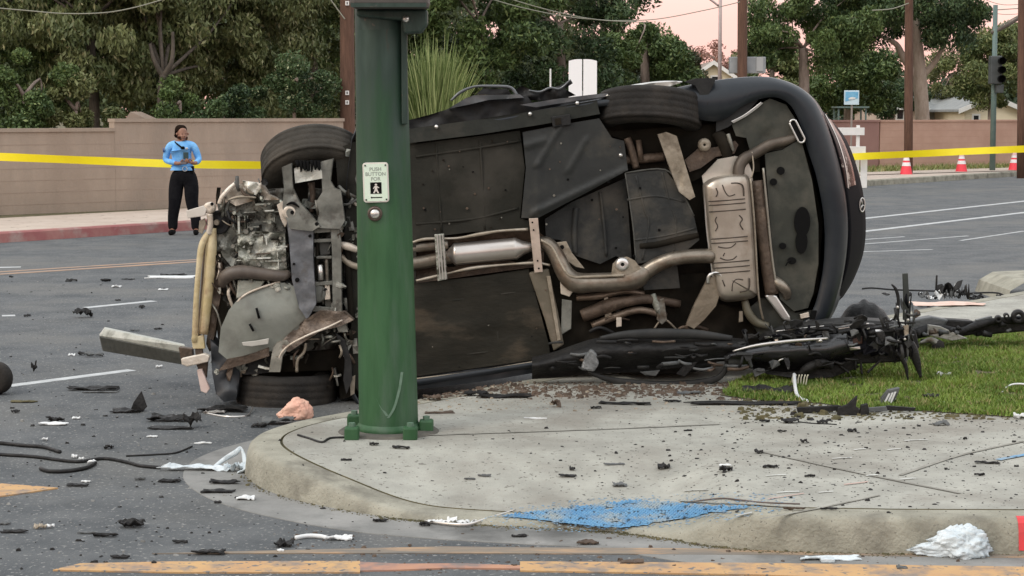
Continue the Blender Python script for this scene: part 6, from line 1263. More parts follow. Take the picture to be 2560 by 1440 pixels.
# -- bottom left and gutter scraps: (px, py, w, h, material, label)
L_ = [(330, 1318, 62, 26, M_char, 'square black plastic box lying alone on the lower left road', .6), (220, 1334, 46, 6, M_dgrey, 'grey sliver left of a black strip at the lower left', .3),
      (262, 1342, 58, 10, M_char, 'black strip right of the grey sliver at the lower left', .3), (100, 1322, 28, 14, M_tan, 'tan and dark scrap near the left bottom corner', .6),
      (126, 1320, 22, 9, M_wplas, 'white chip right of the tan scrap', .5), (35, 1332, 62, 9, M_char, 'dark strip near the left edge above the bottom', .25),
      (12, 1312, 24, 6, M_dgrey, 'pale grey chip at the left edge', .4), (525, 1386, 80, 16, M_char, 'black arched scrap lying on the yellow line', .3), (300, 1396, 40, 10, M_char, 'dark scrap at the upper edge of the yellow line', .4),
      (712, 1366, 44, 30, M_char, 'round dark lump left of a white tube near the bottom', .8), (702, 1380, 16, 7, M_wplas, 'tiny white chip under the round dark lump', .6),
      (560, 1210, 70, 12, M_char, 'black sheet below the torn white bag', .35), (545, 1232, 76, 10, M_char, 'lower black sheet beside the curb nose', .4), (425, 1206, 50, 10, M_char, 'black strip below the left tip of the torn bag', .35),
      (350, 1200, 26, 9, M_dgrey, 'grey chip left of the black strip below the torn bag', .5), (195, 1216, 50, 7, M_char, 'flat dark scrap beside the left orange wedge', .3),
      (215, 1206, 22, 4, M_wplas, 'white fleck above the flat dark scrap', .4), (614, 1250, 44, 16, M_wplas, 'crumpled white paper in the gutter below the curb nose', .6),
      (545, 1258, 18, 6, M_char, 'dark chip in the gutter left of the crumpled paper', .5), (272, 1122, 20, 14, M_char, 'small dark lump above the long cable', .8), (380, 1094, 26, 5, M_wplas, 'white sliver on the road above the torn bag', .3),
      (508, 1110, 40, 4, M_wplas, 'thin pale splinter at the edge of the gutter', .15), (112, 1102, 14, 8, M_wplas, 'lone white fleck left of the road centre', .7), (38, 1032, 18, 9, M_char, 'dark chip below the round rubber piece', .6),
      (450, 1358, 36, 9, M_char, 'narrow black chip above the yellow line', .3), (1298, 1344, 34, 10, M_char, 'black chip in front of the curb ramp', .4), (950, 1306, 34, 9, M_char, 'dark chip in the gutter below the curb', .4),
      (1470, 1362, 54, 12, M_brown, 'dark leaf like scrap under the ramp edge', .4), (2255, 1424, 26, 12, M_dgrey, 'grey lump on the yellow line at the bottom right', .7), (1580, 1410, 60, 12, M_brown, 'brown scrap lying across the yellow line', .4),
      (850, 1350, 56, 14, M_wplas, 'pale boxy scrap at the right end of the white tube', .4), (1240, 1268, 18, 5, M_char, 'dark fleck beside the blue paint', .4),
      (85, 930, 14, 24, M_char, 'dark upright splinter above the lower lane line', .6), (205, 888, 20, 9, M_char, 'black chip left of two pale strips on the road', .6), (235, 892, 46, 14, M_dgrey, 'pair of pale strips lying on the road below the beam', .3),
      (398, 920, 14, 10, M_wplas, 'bright white chip below the crash beam', .8), (180, 890, 16, 7, M_wplas, 'pale chip left of the beam on the road', .6), (68, 792, 14, 8, M_char, 'black chip right of the short white dash', .7),
      (355, 772, 14, 9, M_char, 'dark chip under the far lane dash', .7), (395, 824, 18, 6, M_char, 'black chip above the crash beam', .6), (338, 828, 20, 5, M_dgrey, 'grey smear of scrap above the crash beam', .4),
      (180, 704, 26, 7, M_char, 'dark sliver on the road left of the white board', .4), (264, 704, 26, 9, M_char, 'dark scrap with a fine tip left of the white board', .4), (320, 700, 30, 5, M_char, 'pair of black slivers just left of the white board', .3),
      (28, 694, 10, 6, M_char, 'tiny dark chip below the orange line', .6), (295, 752, 14, 4, M_char, 'tiny black sliver above the lane dash', .5), (60, 1006, 60, 6, M_soil, 'brown smear of dirt near the left lane line', .3)]
for i, (x, y, w, h, m, lab, dp_) in enumerate(L_): scrap('scrap', lab, 'debris', x, y, w, h, m, 60+i*1.37, dp=dp_, group='debris scattered on the road')
gtube('white plastic tube lying by the round dark lump', 'white_tube', 'tube', [(738, 1350), (770, 1345), (800, 1346), (818, 1350)], 6, M_wplas)
# long tattered silver strip across the gutter
st = thing('tattered_strip', 'long tattered silver strip lying from the gutter up onto the blue paint', 'metal strip', gz(1150, 1318))
mb = MB(); mb.tube([gz(1062, 1308)+Vector((0, 0, .01)), gz(1110, 1316)+Vector((0, 0, .012)), gz(1170, 1320)+Vector((0, 0, .015)), gz(1215, 1308)+Vector((0, 0, .02)), gz(1290, 1290)+Vector((0, 0, .03))], [.004, .008, .009, .005, .003], 7, 5, flat=.4); build('strip', mb, M_silv, st, smooth=True)
mb = MB()
for k in range(5): crumple(mb, gz(1082+k*24, 1311)+Vector((0, 0, .004)), .045, .03, .02, 90+k, nx=5, ny=4, th=.002)
build('torn_film', mb, M_wplas, st)
scrap('dark_knot', 'dark knot at the left end of the tattered silver strip', 'debris', 1062, 1316, 26, 14, M_char, 99, dp=.7)
wf = thing('litter', 'flat white plastic panel with a squarish middle near the bottom right', 'plastic panel', gz(2075, 1408)+Vector((0, 0, 0)))
mb = MB(); crumple(mb, gz(2075, 1400), .225, .05, .012, 101, nx=14, ny=5, th=.004); build('sheet', mb, M_bag, wf); mb = MB(); mb.box(gz(2068, 1406)+Vector((0, 0, .012)), (.055, .05, .016)); build('middle_block', mb, M_bag, wf, bevel=.003)
# -- sidewalk pieces
Ls = [(1390, 1018, 22, 24, M_brown, 'broken brick chunk standing on the walk below the sill', .8), (1100, 1034, 70, 7, M_brown, 'long brown splinter right of the signal pole', .15), (1558, 1012, 130, 9, M_char, 'long black splinter pointing at the lawn', .12),
      (1680, 1006, 40, 7, M_char, 'short black splinter right of the long one', .2), (1490, 1022, 26, 8, M_char, 'black lump at the left end of the long splinter', .5), (1338, 1048, 54, 3, M_wplas, 'thin white sliver lying in the middle of the walk', .1),
      (1420, 1193, 40, 7, M_char, 'black bar shaped chip in the middle of the walk', .3), (1535, 1163, 48, 4, M_dgrey, 'fine grey stick right of the bar shaped chip', .12), (1660, 1172, 28, 18, M_char, 'rounded black chip above the blue paint', .7),
      (1430, 1176, 14, 9, M_char, 'small black chip above the bar shaped chip', .7), (1550, 1216, 36, 12, M_dgrey, 'dark grey chip above the tip of the blue paint', .5), (1815, 1178, 32, 15, M_char, 'black hooked chip topped with white', .6),
      (1813, 1167, 30, 6, M_wplas, 'white fleck above the black hooked chip', .4), (1925, 1170, 38, 9, M_char, 'black oblong chip right of the hooked chip', .3), (1897, 1134, 22, 12, M_char, 'triangular black chip near the walk joint', .7),
      (2024, 1193, 24, 7, M_char, 'grey black chip below the triangular one', .3), (2010, 1108, 16, 11, M_char, 'black chip in the pale part of the walk', .7), (1212, 1192, 32, 7, M_dgrey, 'slim grey chip left of the bar shaped chip', .2),
      (1174, 1200, 28, 4, M_dgrey, 'faint pale splinter near the slim grey chip', .15), (866, 1152, 24, 5, M_char, 'black sliver below the signal pole', .25), (1002, 1122, 44, 7, M_char, 'thin dark scrap right below the pole base', .25), (935, 1114, 22, 9, M_char, 'dark lump just below the pole base', .6),
      (2450, 1190, 28, 7, M_char, 'black oblong chip near the right joint', .3), (2470, 1160, 56, 8, M_char, 'curved dark splinter near the blue mark at the right', .2), (2072, 1275, 40, 5, M_char, 'dark splinter right of the blue paint', .15),
      (1720, 1078, 20, 4, M_char, 'small dark dash on the walk below the lawn', .3), (1955, 1080, 20, 4, M_char, 'faint dash shaped chip right of the walk centre', .3), (2130, 1080, 22, 9, M_char, 'black chip below the upright shards', .6),
      (2352, 1064, 38, 16, M_dgrey, 'grey block shaped scrap below the lawn edge', .5), (2412, 1100, 10, 8, M_char, 'tiny dark chip near the grey block scrap', .6), (1975, 1058, 42, 15, M_char, 'black lump with a trailing wire below the lawn', .6),
      (2056, 1060, 28, 11, M_char, 'second black lump at the end of the trailing wire', .5), (1912, 1056, 24, 6, M_char, 'dark chip left of the trailing wire', .4), (1986, 1276, 50, 7, M_brown, 'brownish strip at the right tip of the blue paint', .15), (1190, 990, 60, 16, M_char, 'dark scorched scrap against the sill', .4),
      (1080, 1000, 50, 20, M_brown, 'brown broken lump between the pole and the sill', .6), (1262, 994, 120, 12, M_char, 'long burnt scrap under the middle of the sill', .3), (1720, 985, 60, 10, M_dgrey, 'glassy grey scrap at the lawn tip', .4), (2240, 1004, 14, 8, M_wplas, 'white fleck at the foot of the silvery wedge', .6)]
for i, (x, y, w, h, m, lab, dp_) in enumerate(Ls): scrap('scrap', lab, 'debris', x, y, w, h, m, 160+i*1.71, dp=dp_, yaw=.15*math.sin(i*2.1), group='debris scattered on the concrete walk')
gtube('crooked dark twig like strip left of the pole base', 'twig_strip', 'debris', [(745, 1090), (775, 1099), (805, 1108), (825, 1098), (862, 1096)], 3, M_char)
gtube('thin black wire trailing between two lumps below the lawn', 'trailing_wire', 'wire', [(1995, 1056), (2030, 1060), (2060, 1061), (2092, 1063)], 1.8, M_char)
gtube('long dark skid crack like strip near the right joint', 'rubber_strip', 'debris', [(1720, 1258), (1800, 1248), (1850, 1252), (1905, 1258), (2000, 1262)], 2.2, mat('brown_strip', (.10, .075, .065), None))
# edge of the lawn
scrap('undertray_strip', 'long black undertray strip along the left edge of the lawn', 'debris', 1860, 1012, 262, 14, M_char, 230, dp=.12)
scrap('torn_liner', 'black torn liner lying on the left part of the lawn', 'debris', 1925, 985, 130, 30, M_char, 231, dp=.3)
gtube('white curved bracket bent over the black undertray strip', 'white_bracket', 'debris', [(1985, 968), (1988, 990), (1996, 1003), (2022, 1008)], 4.5, M_wplas, 1, [.07, .04, .015, 0])
mb = MB(); c0 = gz(2000, 968)
for k in range(6): mb.tube([c0+Vector((-.045+k*.016, 0, .0)), c0+Vector((-.048+k*.018, .0, .05+.01*(k % 2))), c0+Vector((-.04+k*.018, 0, .078))], .004, 6, 3)
build('broken_lens', mb, mat('cream_plastic', (.5, .48, .36), (.62, .6, .48), 9, .4), label='broken cream ribbed lens standing on the lawn', cat='debris', smooth=True)
sh = thing('shard_cluster', 'black bar with upright shards at the front edge of the lawn', 'debris', gz(2080, 1034))
def wq(px, py, base): b = gz(*base); return at(px, py, b.y)
def vplate(name, pts, base, th, m, par, dy=0, bevel=.002):
    b = gz(*base); mb = MB(); mb.prism([at(x, y, b.y+dy) for x, y in pts], (0, th, 0)); return build(name, mb, m, par, bevel=bevel)
vplate('bar', [(1992, 1020), (2100, 1014), (2110, 1026), (1996, 1034)], (2050, 1034), .03, M_char, sh); vplate('shard', [(2094, 1040), (2096, 1020), (2120, 1012), (2130, 1002), (2144, 990), (2140, 1016), (2150, 1024), (2148, 1038)], (2120, 1040), .03, M_char, sh, .01)
vplate('shard', [(2150, 1040), (2154, 1014), (2170, 1010), (2174, 1034)], (2120, 1040), .04, M_char, sh); vplate('bar', [(2172, 1020), (2216, 1016), (2220, 1028), (2174, 1030)], (2180, 1032), .02, M_dgrey, sh)
vplate('shard', [(2216, 1014), (2290, 1020), (2284, 1028), (2220, 1026)], (2180, 1032), .02, M_char, sh)
sw = thing('headlight_wedge', 'silvery striped wedge of headlight standing on the lawn edge', 'debris', gz(2230, 1014))
vplate('wedge', [(2200, 1012), (2206, 996), (2222, 976), (2250, 970), (2244, 988), (2230, 1012)], (2230, 1014), .05, M_dgrey, sw, .0)
for x in (0, 8, 15): vplate('bright_stripe', [(2208+x, 1010), (2222+x, 984-x*.3), (2226+x, 984-x*.3), (2213+x, 1010)], (2230, 1014), .006, M_wplas, sw, -.008, 0)
gtube('pale curved trim on the lawn at the right edge', 'curved_trim', 'trim strip', [(2502, 986), (2520, 976), (2545, 974), (2590, 978)], 2.5, M_wplas, 1, [0, .02, .03, .03])
scrap('pale_splinter', 'pale splinter standing in the middle of the lawn', 'debris', 2360, 942, 34, 14, M_wplas, 240, dp=.3)
scrap('scrap', 'dark clod lying on the lawn near its front edge', 'debris', 2326, 1000, 40, 22, M_char, 241, dp=.6); scrap('scrap', 'pale chip right of the dark clod on the lawn', 'debris', 2352, 1010, 22, 8, M_wplas, 242, dp=.5)
scrap('scrap', 'white twisted scrap at the right edge below the lawn', 'debris', 2550, 1048, 30, 18, M_wplas, 243, dp=.5); scrap('scrap', 'yellowish leaf scrap at the right part of the lawn', 'debris', 2535, 868, 26, 6, M_tan, 244, dp=.4)

# -- torn bumper wreckage in front of the tail
YB = 11.22
def q2(px, py, dy=0): return at(px, py, YB+dy)
def bt_(name, pts, r, m, par, sides=10, flat=1.0):
    mb = MB(); mb.tube([q2(*p) for p in pts], [x*YB/F for x in r] if isinstance(r, list) else r*YB/F, sides, 5, flat=flat); return build(name, mb, m, par, smooth=True)
def bp_(name, pts, th, m, par, dy=0, bevel=.003, seed=0):
    mb = MB(); mb.prism([q2(x, y, dy+.03*noise.noise(Vector((x*.05, y*.05, seed)))) for x, y in pts], (0, th, 0)); return build(name, mb, m, par, bevel=bevel)
b1 = thing('loose_bumper_cover', 'long dull black bumper cover lying in front of the lower rear wheel', 'car part', gz(1640, 985))
A = [(1330, 893), (1390, 878), (1440, 860), (1500, 844), (1620, 838), (1720, 840), (1800, 842), (1870, 848)]; B = [(1330, 948), (1390, 944), (1440, 938), (1500, 934), (1600, 928), (1700, 918), (1780, 906), (1850, 900)]
a = crom(A, 6); b_ = crom(B, 6); rows = []
for j in range(11):
    u = j/10; rows.append([q2(a[i][0]*(1-u)+b_[i][0]*u, a[i][1]*(1-u)+b_[i][1]*u, .08-.16*math.sin(math.pi*min(1, u*1.1+.05))+.02*noise.noise(Vector((a[i][0]*.02, u*3, 4)))) for i in range(len(a))])
mb = MB(); mb.loft(rows); build('cover', mb, M_char, b1, smooth=True)
M_dull = mat('dull_black_grey', (.022, .023, .023), (.04, .04, .038), 8, .6, spec=.3)
bt_('upper_ridge', [(1500, 846, -.03), (1560, 838, -.04), (1640, 834, -.05), (1740, 836, -.04), (1830, 846, -.02)], [5, 11, 13, 12, 7], M_dull, b1, 10, .7)
bp_('pale_highlight_cap', [(1452, 925), (1462, 890), (1478, 872), (1492, 884), (1498, 910), (1486, 930)], .05, mat('highlight_silver', (.08, .085, .085), (.26, .27, .27), 14, .4, .2, bump=.4), b1, -.10, .012)  # pale grey patch painted as a highlight on the black cover
bt_('ground_strip', [(1470, 930, 0), (1530, 950, .0), (1640, 962, 0), (1740, 958, 0), (1796, 944, 0), (1816, 915, .0), (1812, 885, .05)], [3, 8, 10, 10, 8, 6, 4], M_dull, b1, 8, .4)
bp_('bent_tab', [(1690, 935), (1712, 912), (1745, 903), (1728, 925), (1712, 942)], .02, M_char, b1, -.05)
bp_('bent_tab', [(1600, 930), (1650, 926), (1640, 940), (1612, 938)], .02, M_dgrey, b1, -.03)
b2 = thing('torn_bumper', 'torn off glossy black bumper lying on the lawn tip before the car tail', 'bumper', gz(1980, 965))
A = [(1814, 900), (1822, 876), (1880, 862), (1960, 850), (2040, 840), (2105, 834), (2130, 838)]; B = [(1814, 906), (1830, 914), (1880, 922), (1960, 934), (2040, 938), (2100, 922), (2140, 908)]
a = crom(A, 6); b_ = crom(B, 6); rows = []
for j in range(9):
    u = j/8; rows.append([q2(a[i][0]*(1-u)+b_[i][0]*u, a[i][1]*(1-u)+b_[i][1]*u, -.12*math.sin(math.pi*min(1, u*1.15))+.10*u-.02*noise.noise(Vector((a[i][0]*.03, u*3, 1)))) for i in range(len(a))])
mb = MB(); mb.loft(rows); build('shell', mb, mat('scuffed_gloss', (.012, .012, .013), (.026, .026, .026), 7, .16, coat=.4, rough2=.5), b2, smooth=True)
bt_('chrome_highlight', [(1832, 878, -.09), (1890, 864, -.11), (1975, 853, -.12), (2070, 846, -.1)], [2, 4, 4.5, 3], M_silv, b2, 6, .5)  # chrome line drawn in as the bright highlight along the shell
bp_('upper_lip', [(1900, 852), (1915, 834), (1990, 822), (2085, 812), (2092, 832), (2000, 842)], .1, M_char, b2, .04)
bp_('rib', [(1934, 836), (1942, 832), (1946, 852), (1938, 856)], .01, M_silv, b2, -.03); bp_('rib', [(2056, 826), (2061, 824), (2063, 840), (2057, 842)], .01, M_silv, b2, -.03)
bt_('edge_glint', [(1940, 828, .02), (2010, 820, .02), (2060, 815, .02)], 1.6, M_silv, b2, 5)
bp_('lower_valance', [(1880, 922), (1960, 930), (2060, 922), (2130, 900), (2150, 918), (2080, 944), (2000, 948), (1920, 936)], .12, M_char, b2, .02)
bt_('curled_duct', [(1998, 942, -.02), (2020, 920, -.04), (2056, 908, -.04), (2080, 918, -.03)], [9, 13, 12, 8], M_char, b2)
bt_('pale_clip', [(1938, 912, -.06), (1950, 900, -.07), (1964, 896, -.07)], 2.2, M_silv, b2, 5)
b3 = thing('fog_lamp_bracket', 'black lamp frame with bright bits bolted to the torn bumper wreckage', 'car part', gz(2150, 960))
bp_('bright_bar', [(2092, 818), (2142, 808), (2144, 815), (2098, 823)], .02, M_silv, b3, -.05, .001)
for p_ in ([(2120, 834), (2132, 822), (2164, 818), (2170, 826), (2136, 832), (2126, 842)], [(2120, 834), (2126, 840), (2128, 874), (2120, 872)], [(2160, 824), (2170, 826), (2166, 870), (2158, 866)], [(2122, 866), (2165, 860), (2166, 872), (2124, 880)]): bp_('frame_bar', p_, .04, M_glossb, b3, -.05, .002)
bp_('inner_lens', [(2128, 862), (2130, 850), (2156, 840), (2157, 860)], .02, mat('brownish_lens', (.16, .09, .07), (.26, .16, .13), 20, .3), b3, .0)
bp_('bright_bar', [(2124, 869), (2150, 866), (2151, 873), (2126, 876)], .015, M_silv, b3, -.06, .001); bp_('bright_bar', [(2166, 808), (2173, 808), (2174, 822), (2167, 824)], .015, M_silv, b3, -.05, .001)
mb = MB(); mb.rev([(0, -.03), (.012, -.02), (.02, 0), (.02, .03)], q2(2200, 832, -.04), (-1, 0, 0), 14); build('round_bulb', mb, M_silv, b3, smooth=True)
bp_('body', [(2095, 828), (2240, 812), (2290, 826), (2300, 870), (2250, 905), (2120, 912), (2100, 880)], .16, M_char, b3, .03, .01)
bp_('upper_body', [(1905, 848), (1960, 822), (2060, 806), (2150, 800), (2250, 806), (2270, 830), (2100, 850)], .2, M_dull, b3, .12, .01)
bt_('arm', [(2170, 832, -.03), (2230, 826, -.03), (2262, 822, -.02)], [6, 6, 4], M_char, b3)
for p_ in ([(2085, 905), (2105, 918), (2122, 932)], [(2152, 900), (2153, 918), (2155, 935)], [(2205, 898), (2186, 915), (2168, 932)], [(2140, 900), (2138, 925)]): bt_('strut', [(x, y, .0) for x, y in p_], 3, M_char, b3, 6)
b4 = thing('upright_frame', 'charred upright frame strips standing at the right of the bumper wreckage', 'car part', gz(2270, 940))
bp_('tall_strip', [(2257, 684), (2270, 683), (2273, 740), (2274, 800), (2258, 800), (2259, 740)], .02, mat('dark_green_black', (.02, .024, .02), (.035, .04, .034), 9, .6), b4, .0)
rr2 = random.Random(77)
for k in range(16):
    x = rr2.uniform(2240, 2280); y = rr2.uniform(720, 850); L = rr2.uniform(25, 80); bt_('bent_strip', [(x, y, rr2.uniform(-.03, .05)), (x+rr2.uniform(-7, 7), y+L*.5, rr2.uniform(-.04, .04)), (x+rr2.uniform(-8, 12), y+L, 0)], [rr2.uniform(1, 2), rr2.uniform(2, 5), 1.5], rr2.choice([M_char, M_char, M_char, M_dgrey, M_glossb]), b4, 6, .6)
bt_('bent_strip', [(2229, 711, 0), (2240, 724, 0), (2246, 752, 0), (2244, 800, 0)], [2, 4, 4, 3], M_char, b4, 6)
bt_('lower_leg', [(2262, 840, 0), (2280, 870, 0), (2292, 905, 0), (2302, 944, 0)], [10, 13, 10, 3], M_char, b4, 8, .6); bt_('lower_leg', [(2240, 880, 0), (2262, 910, 0), (2270, 950, 0)], [5, 6, 2], M_char, b4, 7)
for (x, y) in ((2244, 768), (2270, 800), (2245, 853), (2262, 848)):
    mb = MB(); mb.rev([(0, -.008), (.008, -.006), (.010, .006)], q2(x, y, -.05), (0, 1, 0), 8); build('rivet', mb, M_silv, b4)
bp_('tan_scrap', [(2258, 814), (2272, 812), (2272, 836), (2262, 842)], .02, M_tan, b4, -.03)
# crumpled black sheet mound behind it
mb = MB(); c0 = G(2170, 850, .15); cc = at(2172, 835, 12.25); bmn = []
nx, ny = 34, 14; rows = []
for j in range(ny+1):
    r = []
    for i in range(nx+1):
        u = i/nx*2-1; v = j/ny*2-1; prof = max(0, 1-abs(u)**2.2)*max(0, 1-v*v); zz = .16+.40*max(0, 1-abs(u+.1)**2.4)**.8*max(0, 1-v*v)**.5*(1+.14*noise.noise(Vector((u*2, 1, 2))))+.03*noise.noise(Vector((u*5, v*1.5, 5)))*min(1, prof*5)
        r.append(Vector((cc.x+u*.26, 12.25+v*.2, zz)))
    rows.append(r)
mb.loft(rows); build('crumpled_sheet', mb, M_char, label='crumpled black sheet heaped behind the bumper wreckage', cat='plastic sheet', smooth=True)
# -- mangled suspension along the right edge
b5 = thing('torn_suspension', 'torn off suspension arm lying behind the lawn at the right', 'car part', G(2400, 880, .15))
YS = 12.9
def q3(px, py, dy=0): return at(px, py, YS+dy)
def ct(name, pts, r, m, sides=9, flat=1.0):
    mb = MB(); mb.tube([q3(*p) for p in pts], [x*YS/F for x in r] if isinstance(r, list) else r*YS/F, sides, 5, flat=flat); return build(name, mb, m, b5, smooth=True)
ct('long_arm', [(2290, 835, 0), (2340, 822, 0), (2400, 828, 0), (2440, 815, 0), (2490, 803, 0), (2570, 800, 0)], [14, 12, 9, 11, 9, 12], M_char, 9, .8)
ct('ball_arm', [(2300, 858, -.1), (2325, 850, -.1), (2345, 862, -.1)], [3, 8, 12], M_steel); mb = MB(); mb.rev([(0, -.06), (.03, -.05), (.046, -.02), (.046, .015), (.03, .045), (0, .055)], q3(2345, 868, -.1), (.2, 0, 1), 18); build('ball_joint', mb, M_rub, b5, smooth=True)
mb = MB(); mb.prism([q3(2322, 812, -.05), (q3(2352, 816, -.05)), q3(2400, 838, -.05), q3(2420, 846, -.05), q3(2380, 852, -.05), q3(2318, 838, -.05)], (0, .05, 0)); build('cast_bracket', mb, mat('pale_cast', (.28, .27, .24), (.4, .39, .35), 9, .5, .3, bump=.4), b5, bevel=.005)
for (x, y, r_) in ((2496, 798, .026), (2546, 792, .05), (2516, 790, .02)):
    mb = MB(); mb.rev([(r_*.35, -.02), (r_*.7, -.03), (r_, -.02), (r_, .05)], q3(x, y, -.06), (.2, 1, 0), 18); build('bushing', mb, M_char, b5, smooth=True)
mb = MB(); mb.prism([q3(2440, 800), q3(2480, 790), q3(2488, 812), q3(2446, 824)], (0, .04, 0)); build('grey_link', mb, M_dgrey, b5, bevel=.004)
rr3 = random.Random(5)
for k, pl in enumerate(([(2272, 802), (2330, 792), (2372, 800), (2350, 836), (2285, 850)], [(2360, 798), (2430, 802), (2455, 812), (2440, 836), (2380, 846), (2350, 830)], [(2440, 806), (2500, 800), (2560, 792), (2610, 800), (2600, 826), (2500, 834), (2440, 842)])):
    mb = MB(); mb.prism([q3(x, y, .02+.02*k) for x, y in pl], (0, .12, 0)); build('broken_casing', mb, [M_dgrey, M_char, M_char][k], b5, bevel=.012)
for k in range(14):
    x = rr3.uniform(2290, 2560); y = 838+rr3.uniform(-12, 18)-(x-2290)*.09; ct('rusty_chunk', [(x, y, -.05), (x+rr3.uniform(5, 25), y+rr3.uniform(-6, 6), -.04)], [rr3.uniform(4, 10), rr3.uniform(2, 6)], rr3.choice([M_char, M_dgrey, M_brown, M_char]), 6)
# -- heap in the road beyond and the salmon sheet
hp_ = thing('debris_heap', 'dark heap of wreckage on the road beyond the lawn', 'debris', G(2360, 742, .0))
YH = 16.9
def q4(px, py, dy=0): return at(px, py, YH+dy)
for k in range(26):
    x = rr3.gauss(2370, 45) if k > 8 else rr3.uniform(2160, 2490); y = 738-abs(rr3.gauss(0, 5)); w_ = rr3.uniform(10, 40)
    mb = MB(); b0 = q4(x, y+6, rr3.uniform(-.3, .3)); b0.z = max(.0, b0.z-.03); crumple(mb, b0, w_*YH/F, w_*.5*YH/F, rr3.uniform(.02, .09)*(1.6 if 2330 < x < 2420 else .7), k+300, nx=6, ny=4, th=.004, yaw=rr3.uniform(0, 3)); build('fragment', mb, rr3.choice([M_char, M_char, M_char, M_dgrey, M_wplas]), hp_)
mb = MB(); mb.tube([q4(2340, 735), q4(2342, 688)], [.012, .008], 6, 0); build('upright_stick', mb, M_char, hp_)
mb = MB(); crumple(mb, q4(2372, 730)-Vector((0, 0, .05)), .2, .14, .14, 350, nx=8, ny=5); build('large_fragment', mb, M_char, hp_)
mb = MB(); mb.tube([q4(2155, 722), q4(2180, 720), q4(2230, 724), q4(2290, 726), q4(2345, 728)], .008, 6, 4); build('bent_rod', mb, M_char, hp_, smooth=True)
mb = MB(); mb.tube([q4(2400, 735), q4(2450, 732), q4(2490, 732), q4(2510, 738)], .008, 6, 4); build('bent_rod', mb, M_char, hp_, smooth=True)
mb = MB(); crumple(mb, G(2360, 762, .15), .6, .30, .012, 360, nx=14, ny=6, th=.003); build('salmon_sheet', mb, M_pinkm, label='flat salmon coloured sheet lying on the walk before the far heap', cat='sheet')
scrap('scrap', 'black chip lying on the flat salmon coloured sheet', 'debris', 2313, 768, 34, 7, M_char, 362, dp=.3)
mb = MB(); cq = G(2545, 742, .0); mb.loft([[Vector((cq.x+x, cq.y+y*.6, z)) for x, z in ((-.28, .0), (-.24, .12), (-.1, .2), (.3, .22), (.9, .2))] for y in (-1, 0, 1)]); build('concrete_wedge', mb, M_kerb, label='pale concrete lump at the right edge beyond the walk', cat='concrete block')

# -- blue painted tactile plate on the ramp
tp = thing('tactile_plate', 'blue painted tactile warning plate at the foot of the curb ramp', 'tactile paving', onwalk(1570, 1285))
QC = [(1235, 1293), (1602, 1245), (1925, 1268), (1548, 1326)]
def quadp(u, v):
    x = (QC[0][0]*(1-u)+QC[1][0]*u)*(1-v)+(QC[3][0]*(1-u)+QC[2][0]*u)*v; y = (QC[0][1]*(1-u)+QC[1][1]*u)*(1-v)+(QC[3][1]*(1-u)+QC[2][1]*u)*v
    return onwalk(x, y)
rb_ = random.Random(31); NU, NV = 84, 44; mb = MB()
def wear(u, v):
    e = min(u, 1-u, v, 1-v); return e < .10*(1+noise.noise(Vector((u*9, v*7, 1))))*(.35+1.6*max(0, u-.45)) or (noise.noise(Vector((u*14, v*10, 6))) > .42-.35*max(0, u-.55))
for j in range(NV):
    for i in range(NU):
        if not wear((i+.5)/NU, (j+.5)/NV) or rb_.random() < .10:
            mb.add([quadp(i/NU, j/NV)+Vector((0, 0, .005)), quadp((i+1)/NU, j/NV)+Vector((0, 0, .005)), quadp((i+1)/NU, (j+1)/NV)+Vector((0, 0, .005)), quadp(i/NU, (j+1)/NV)+Vector((0, 0, .005))], [(0, 1, 2, 3)])
build('painted_face', mb, M_blue, tp, auto=True)
mb = MB()
for j in range(1, 21):
    for i in range(1, 38):
        if not wear(i/38, j/21):
            c = quadp(i/38, j/21)+Vector((0, 0, .005)); mb.rev([(.0085, 0), (.0065, .006), (0, .008)], c, (0, 0, 1), 6)
build('warning_dome', mb, M_blue, tp, kind='stuff')
mb = MB()
for k in range(900):
    a_ = rb_.uniform(0, 6.283); rr_ = rb_.uniform(.42, .74); u = .5+rr_*math.cos(a_)*1.1+.12*rb_.random(); v = .5+rr_*math.sin(a_); c = quadp(u, v); r_ = rb_.uniform(.0015, .006); c.z += .0025
    mb.add([c+Vector((math.cos(t)*r_*1.3, math.sin(t)*r_, 0)) for t in (0, 1.2, 2.5, 3.8, 5.1)], [(0, 1, 2, 3, 4)])
build('paint_fleck', mb, M_blue, tp, kind='stuff', auto=True)
# blue paint marks
def mark(name, pl, wd, m): groove(name, pl, wd, m, .006)
mark('blue_paint_mark', [(2495, 1152), (2530, 1145), (2600, 1132)], .035, M_blue)
mark('white_paint_mark', [(1840, 1292), (1880, 1284)], .02, M_wht)
for (x, y, L) in ((1740, 1228, 60), (1940, 1190, 50), (2150, 1125, 30), (2180, 1190, 30), (2270, 1199, 40), (2290, 1102, 60), (2235, 1125, 34), (2105, 1147, 50), (1970, 1232, 56), (2065, 1232, 36)): mark('white_paint_mark', [(x-L/2, y+2), (x, y), (x+L/2, y-1)], .012, mat('white_mark', (.68, .69, .66), (.45, .45, .41), 20, .6))
mark('pink_paint_mark', [(2110, 1214), (2170, 1207)], .012, mat('pink_mark', (.5, .3, .25), None)); mark('pink_paint_mark', [(1920, 1250), (2010, 1236)], .008, MATS['pink_mark'])

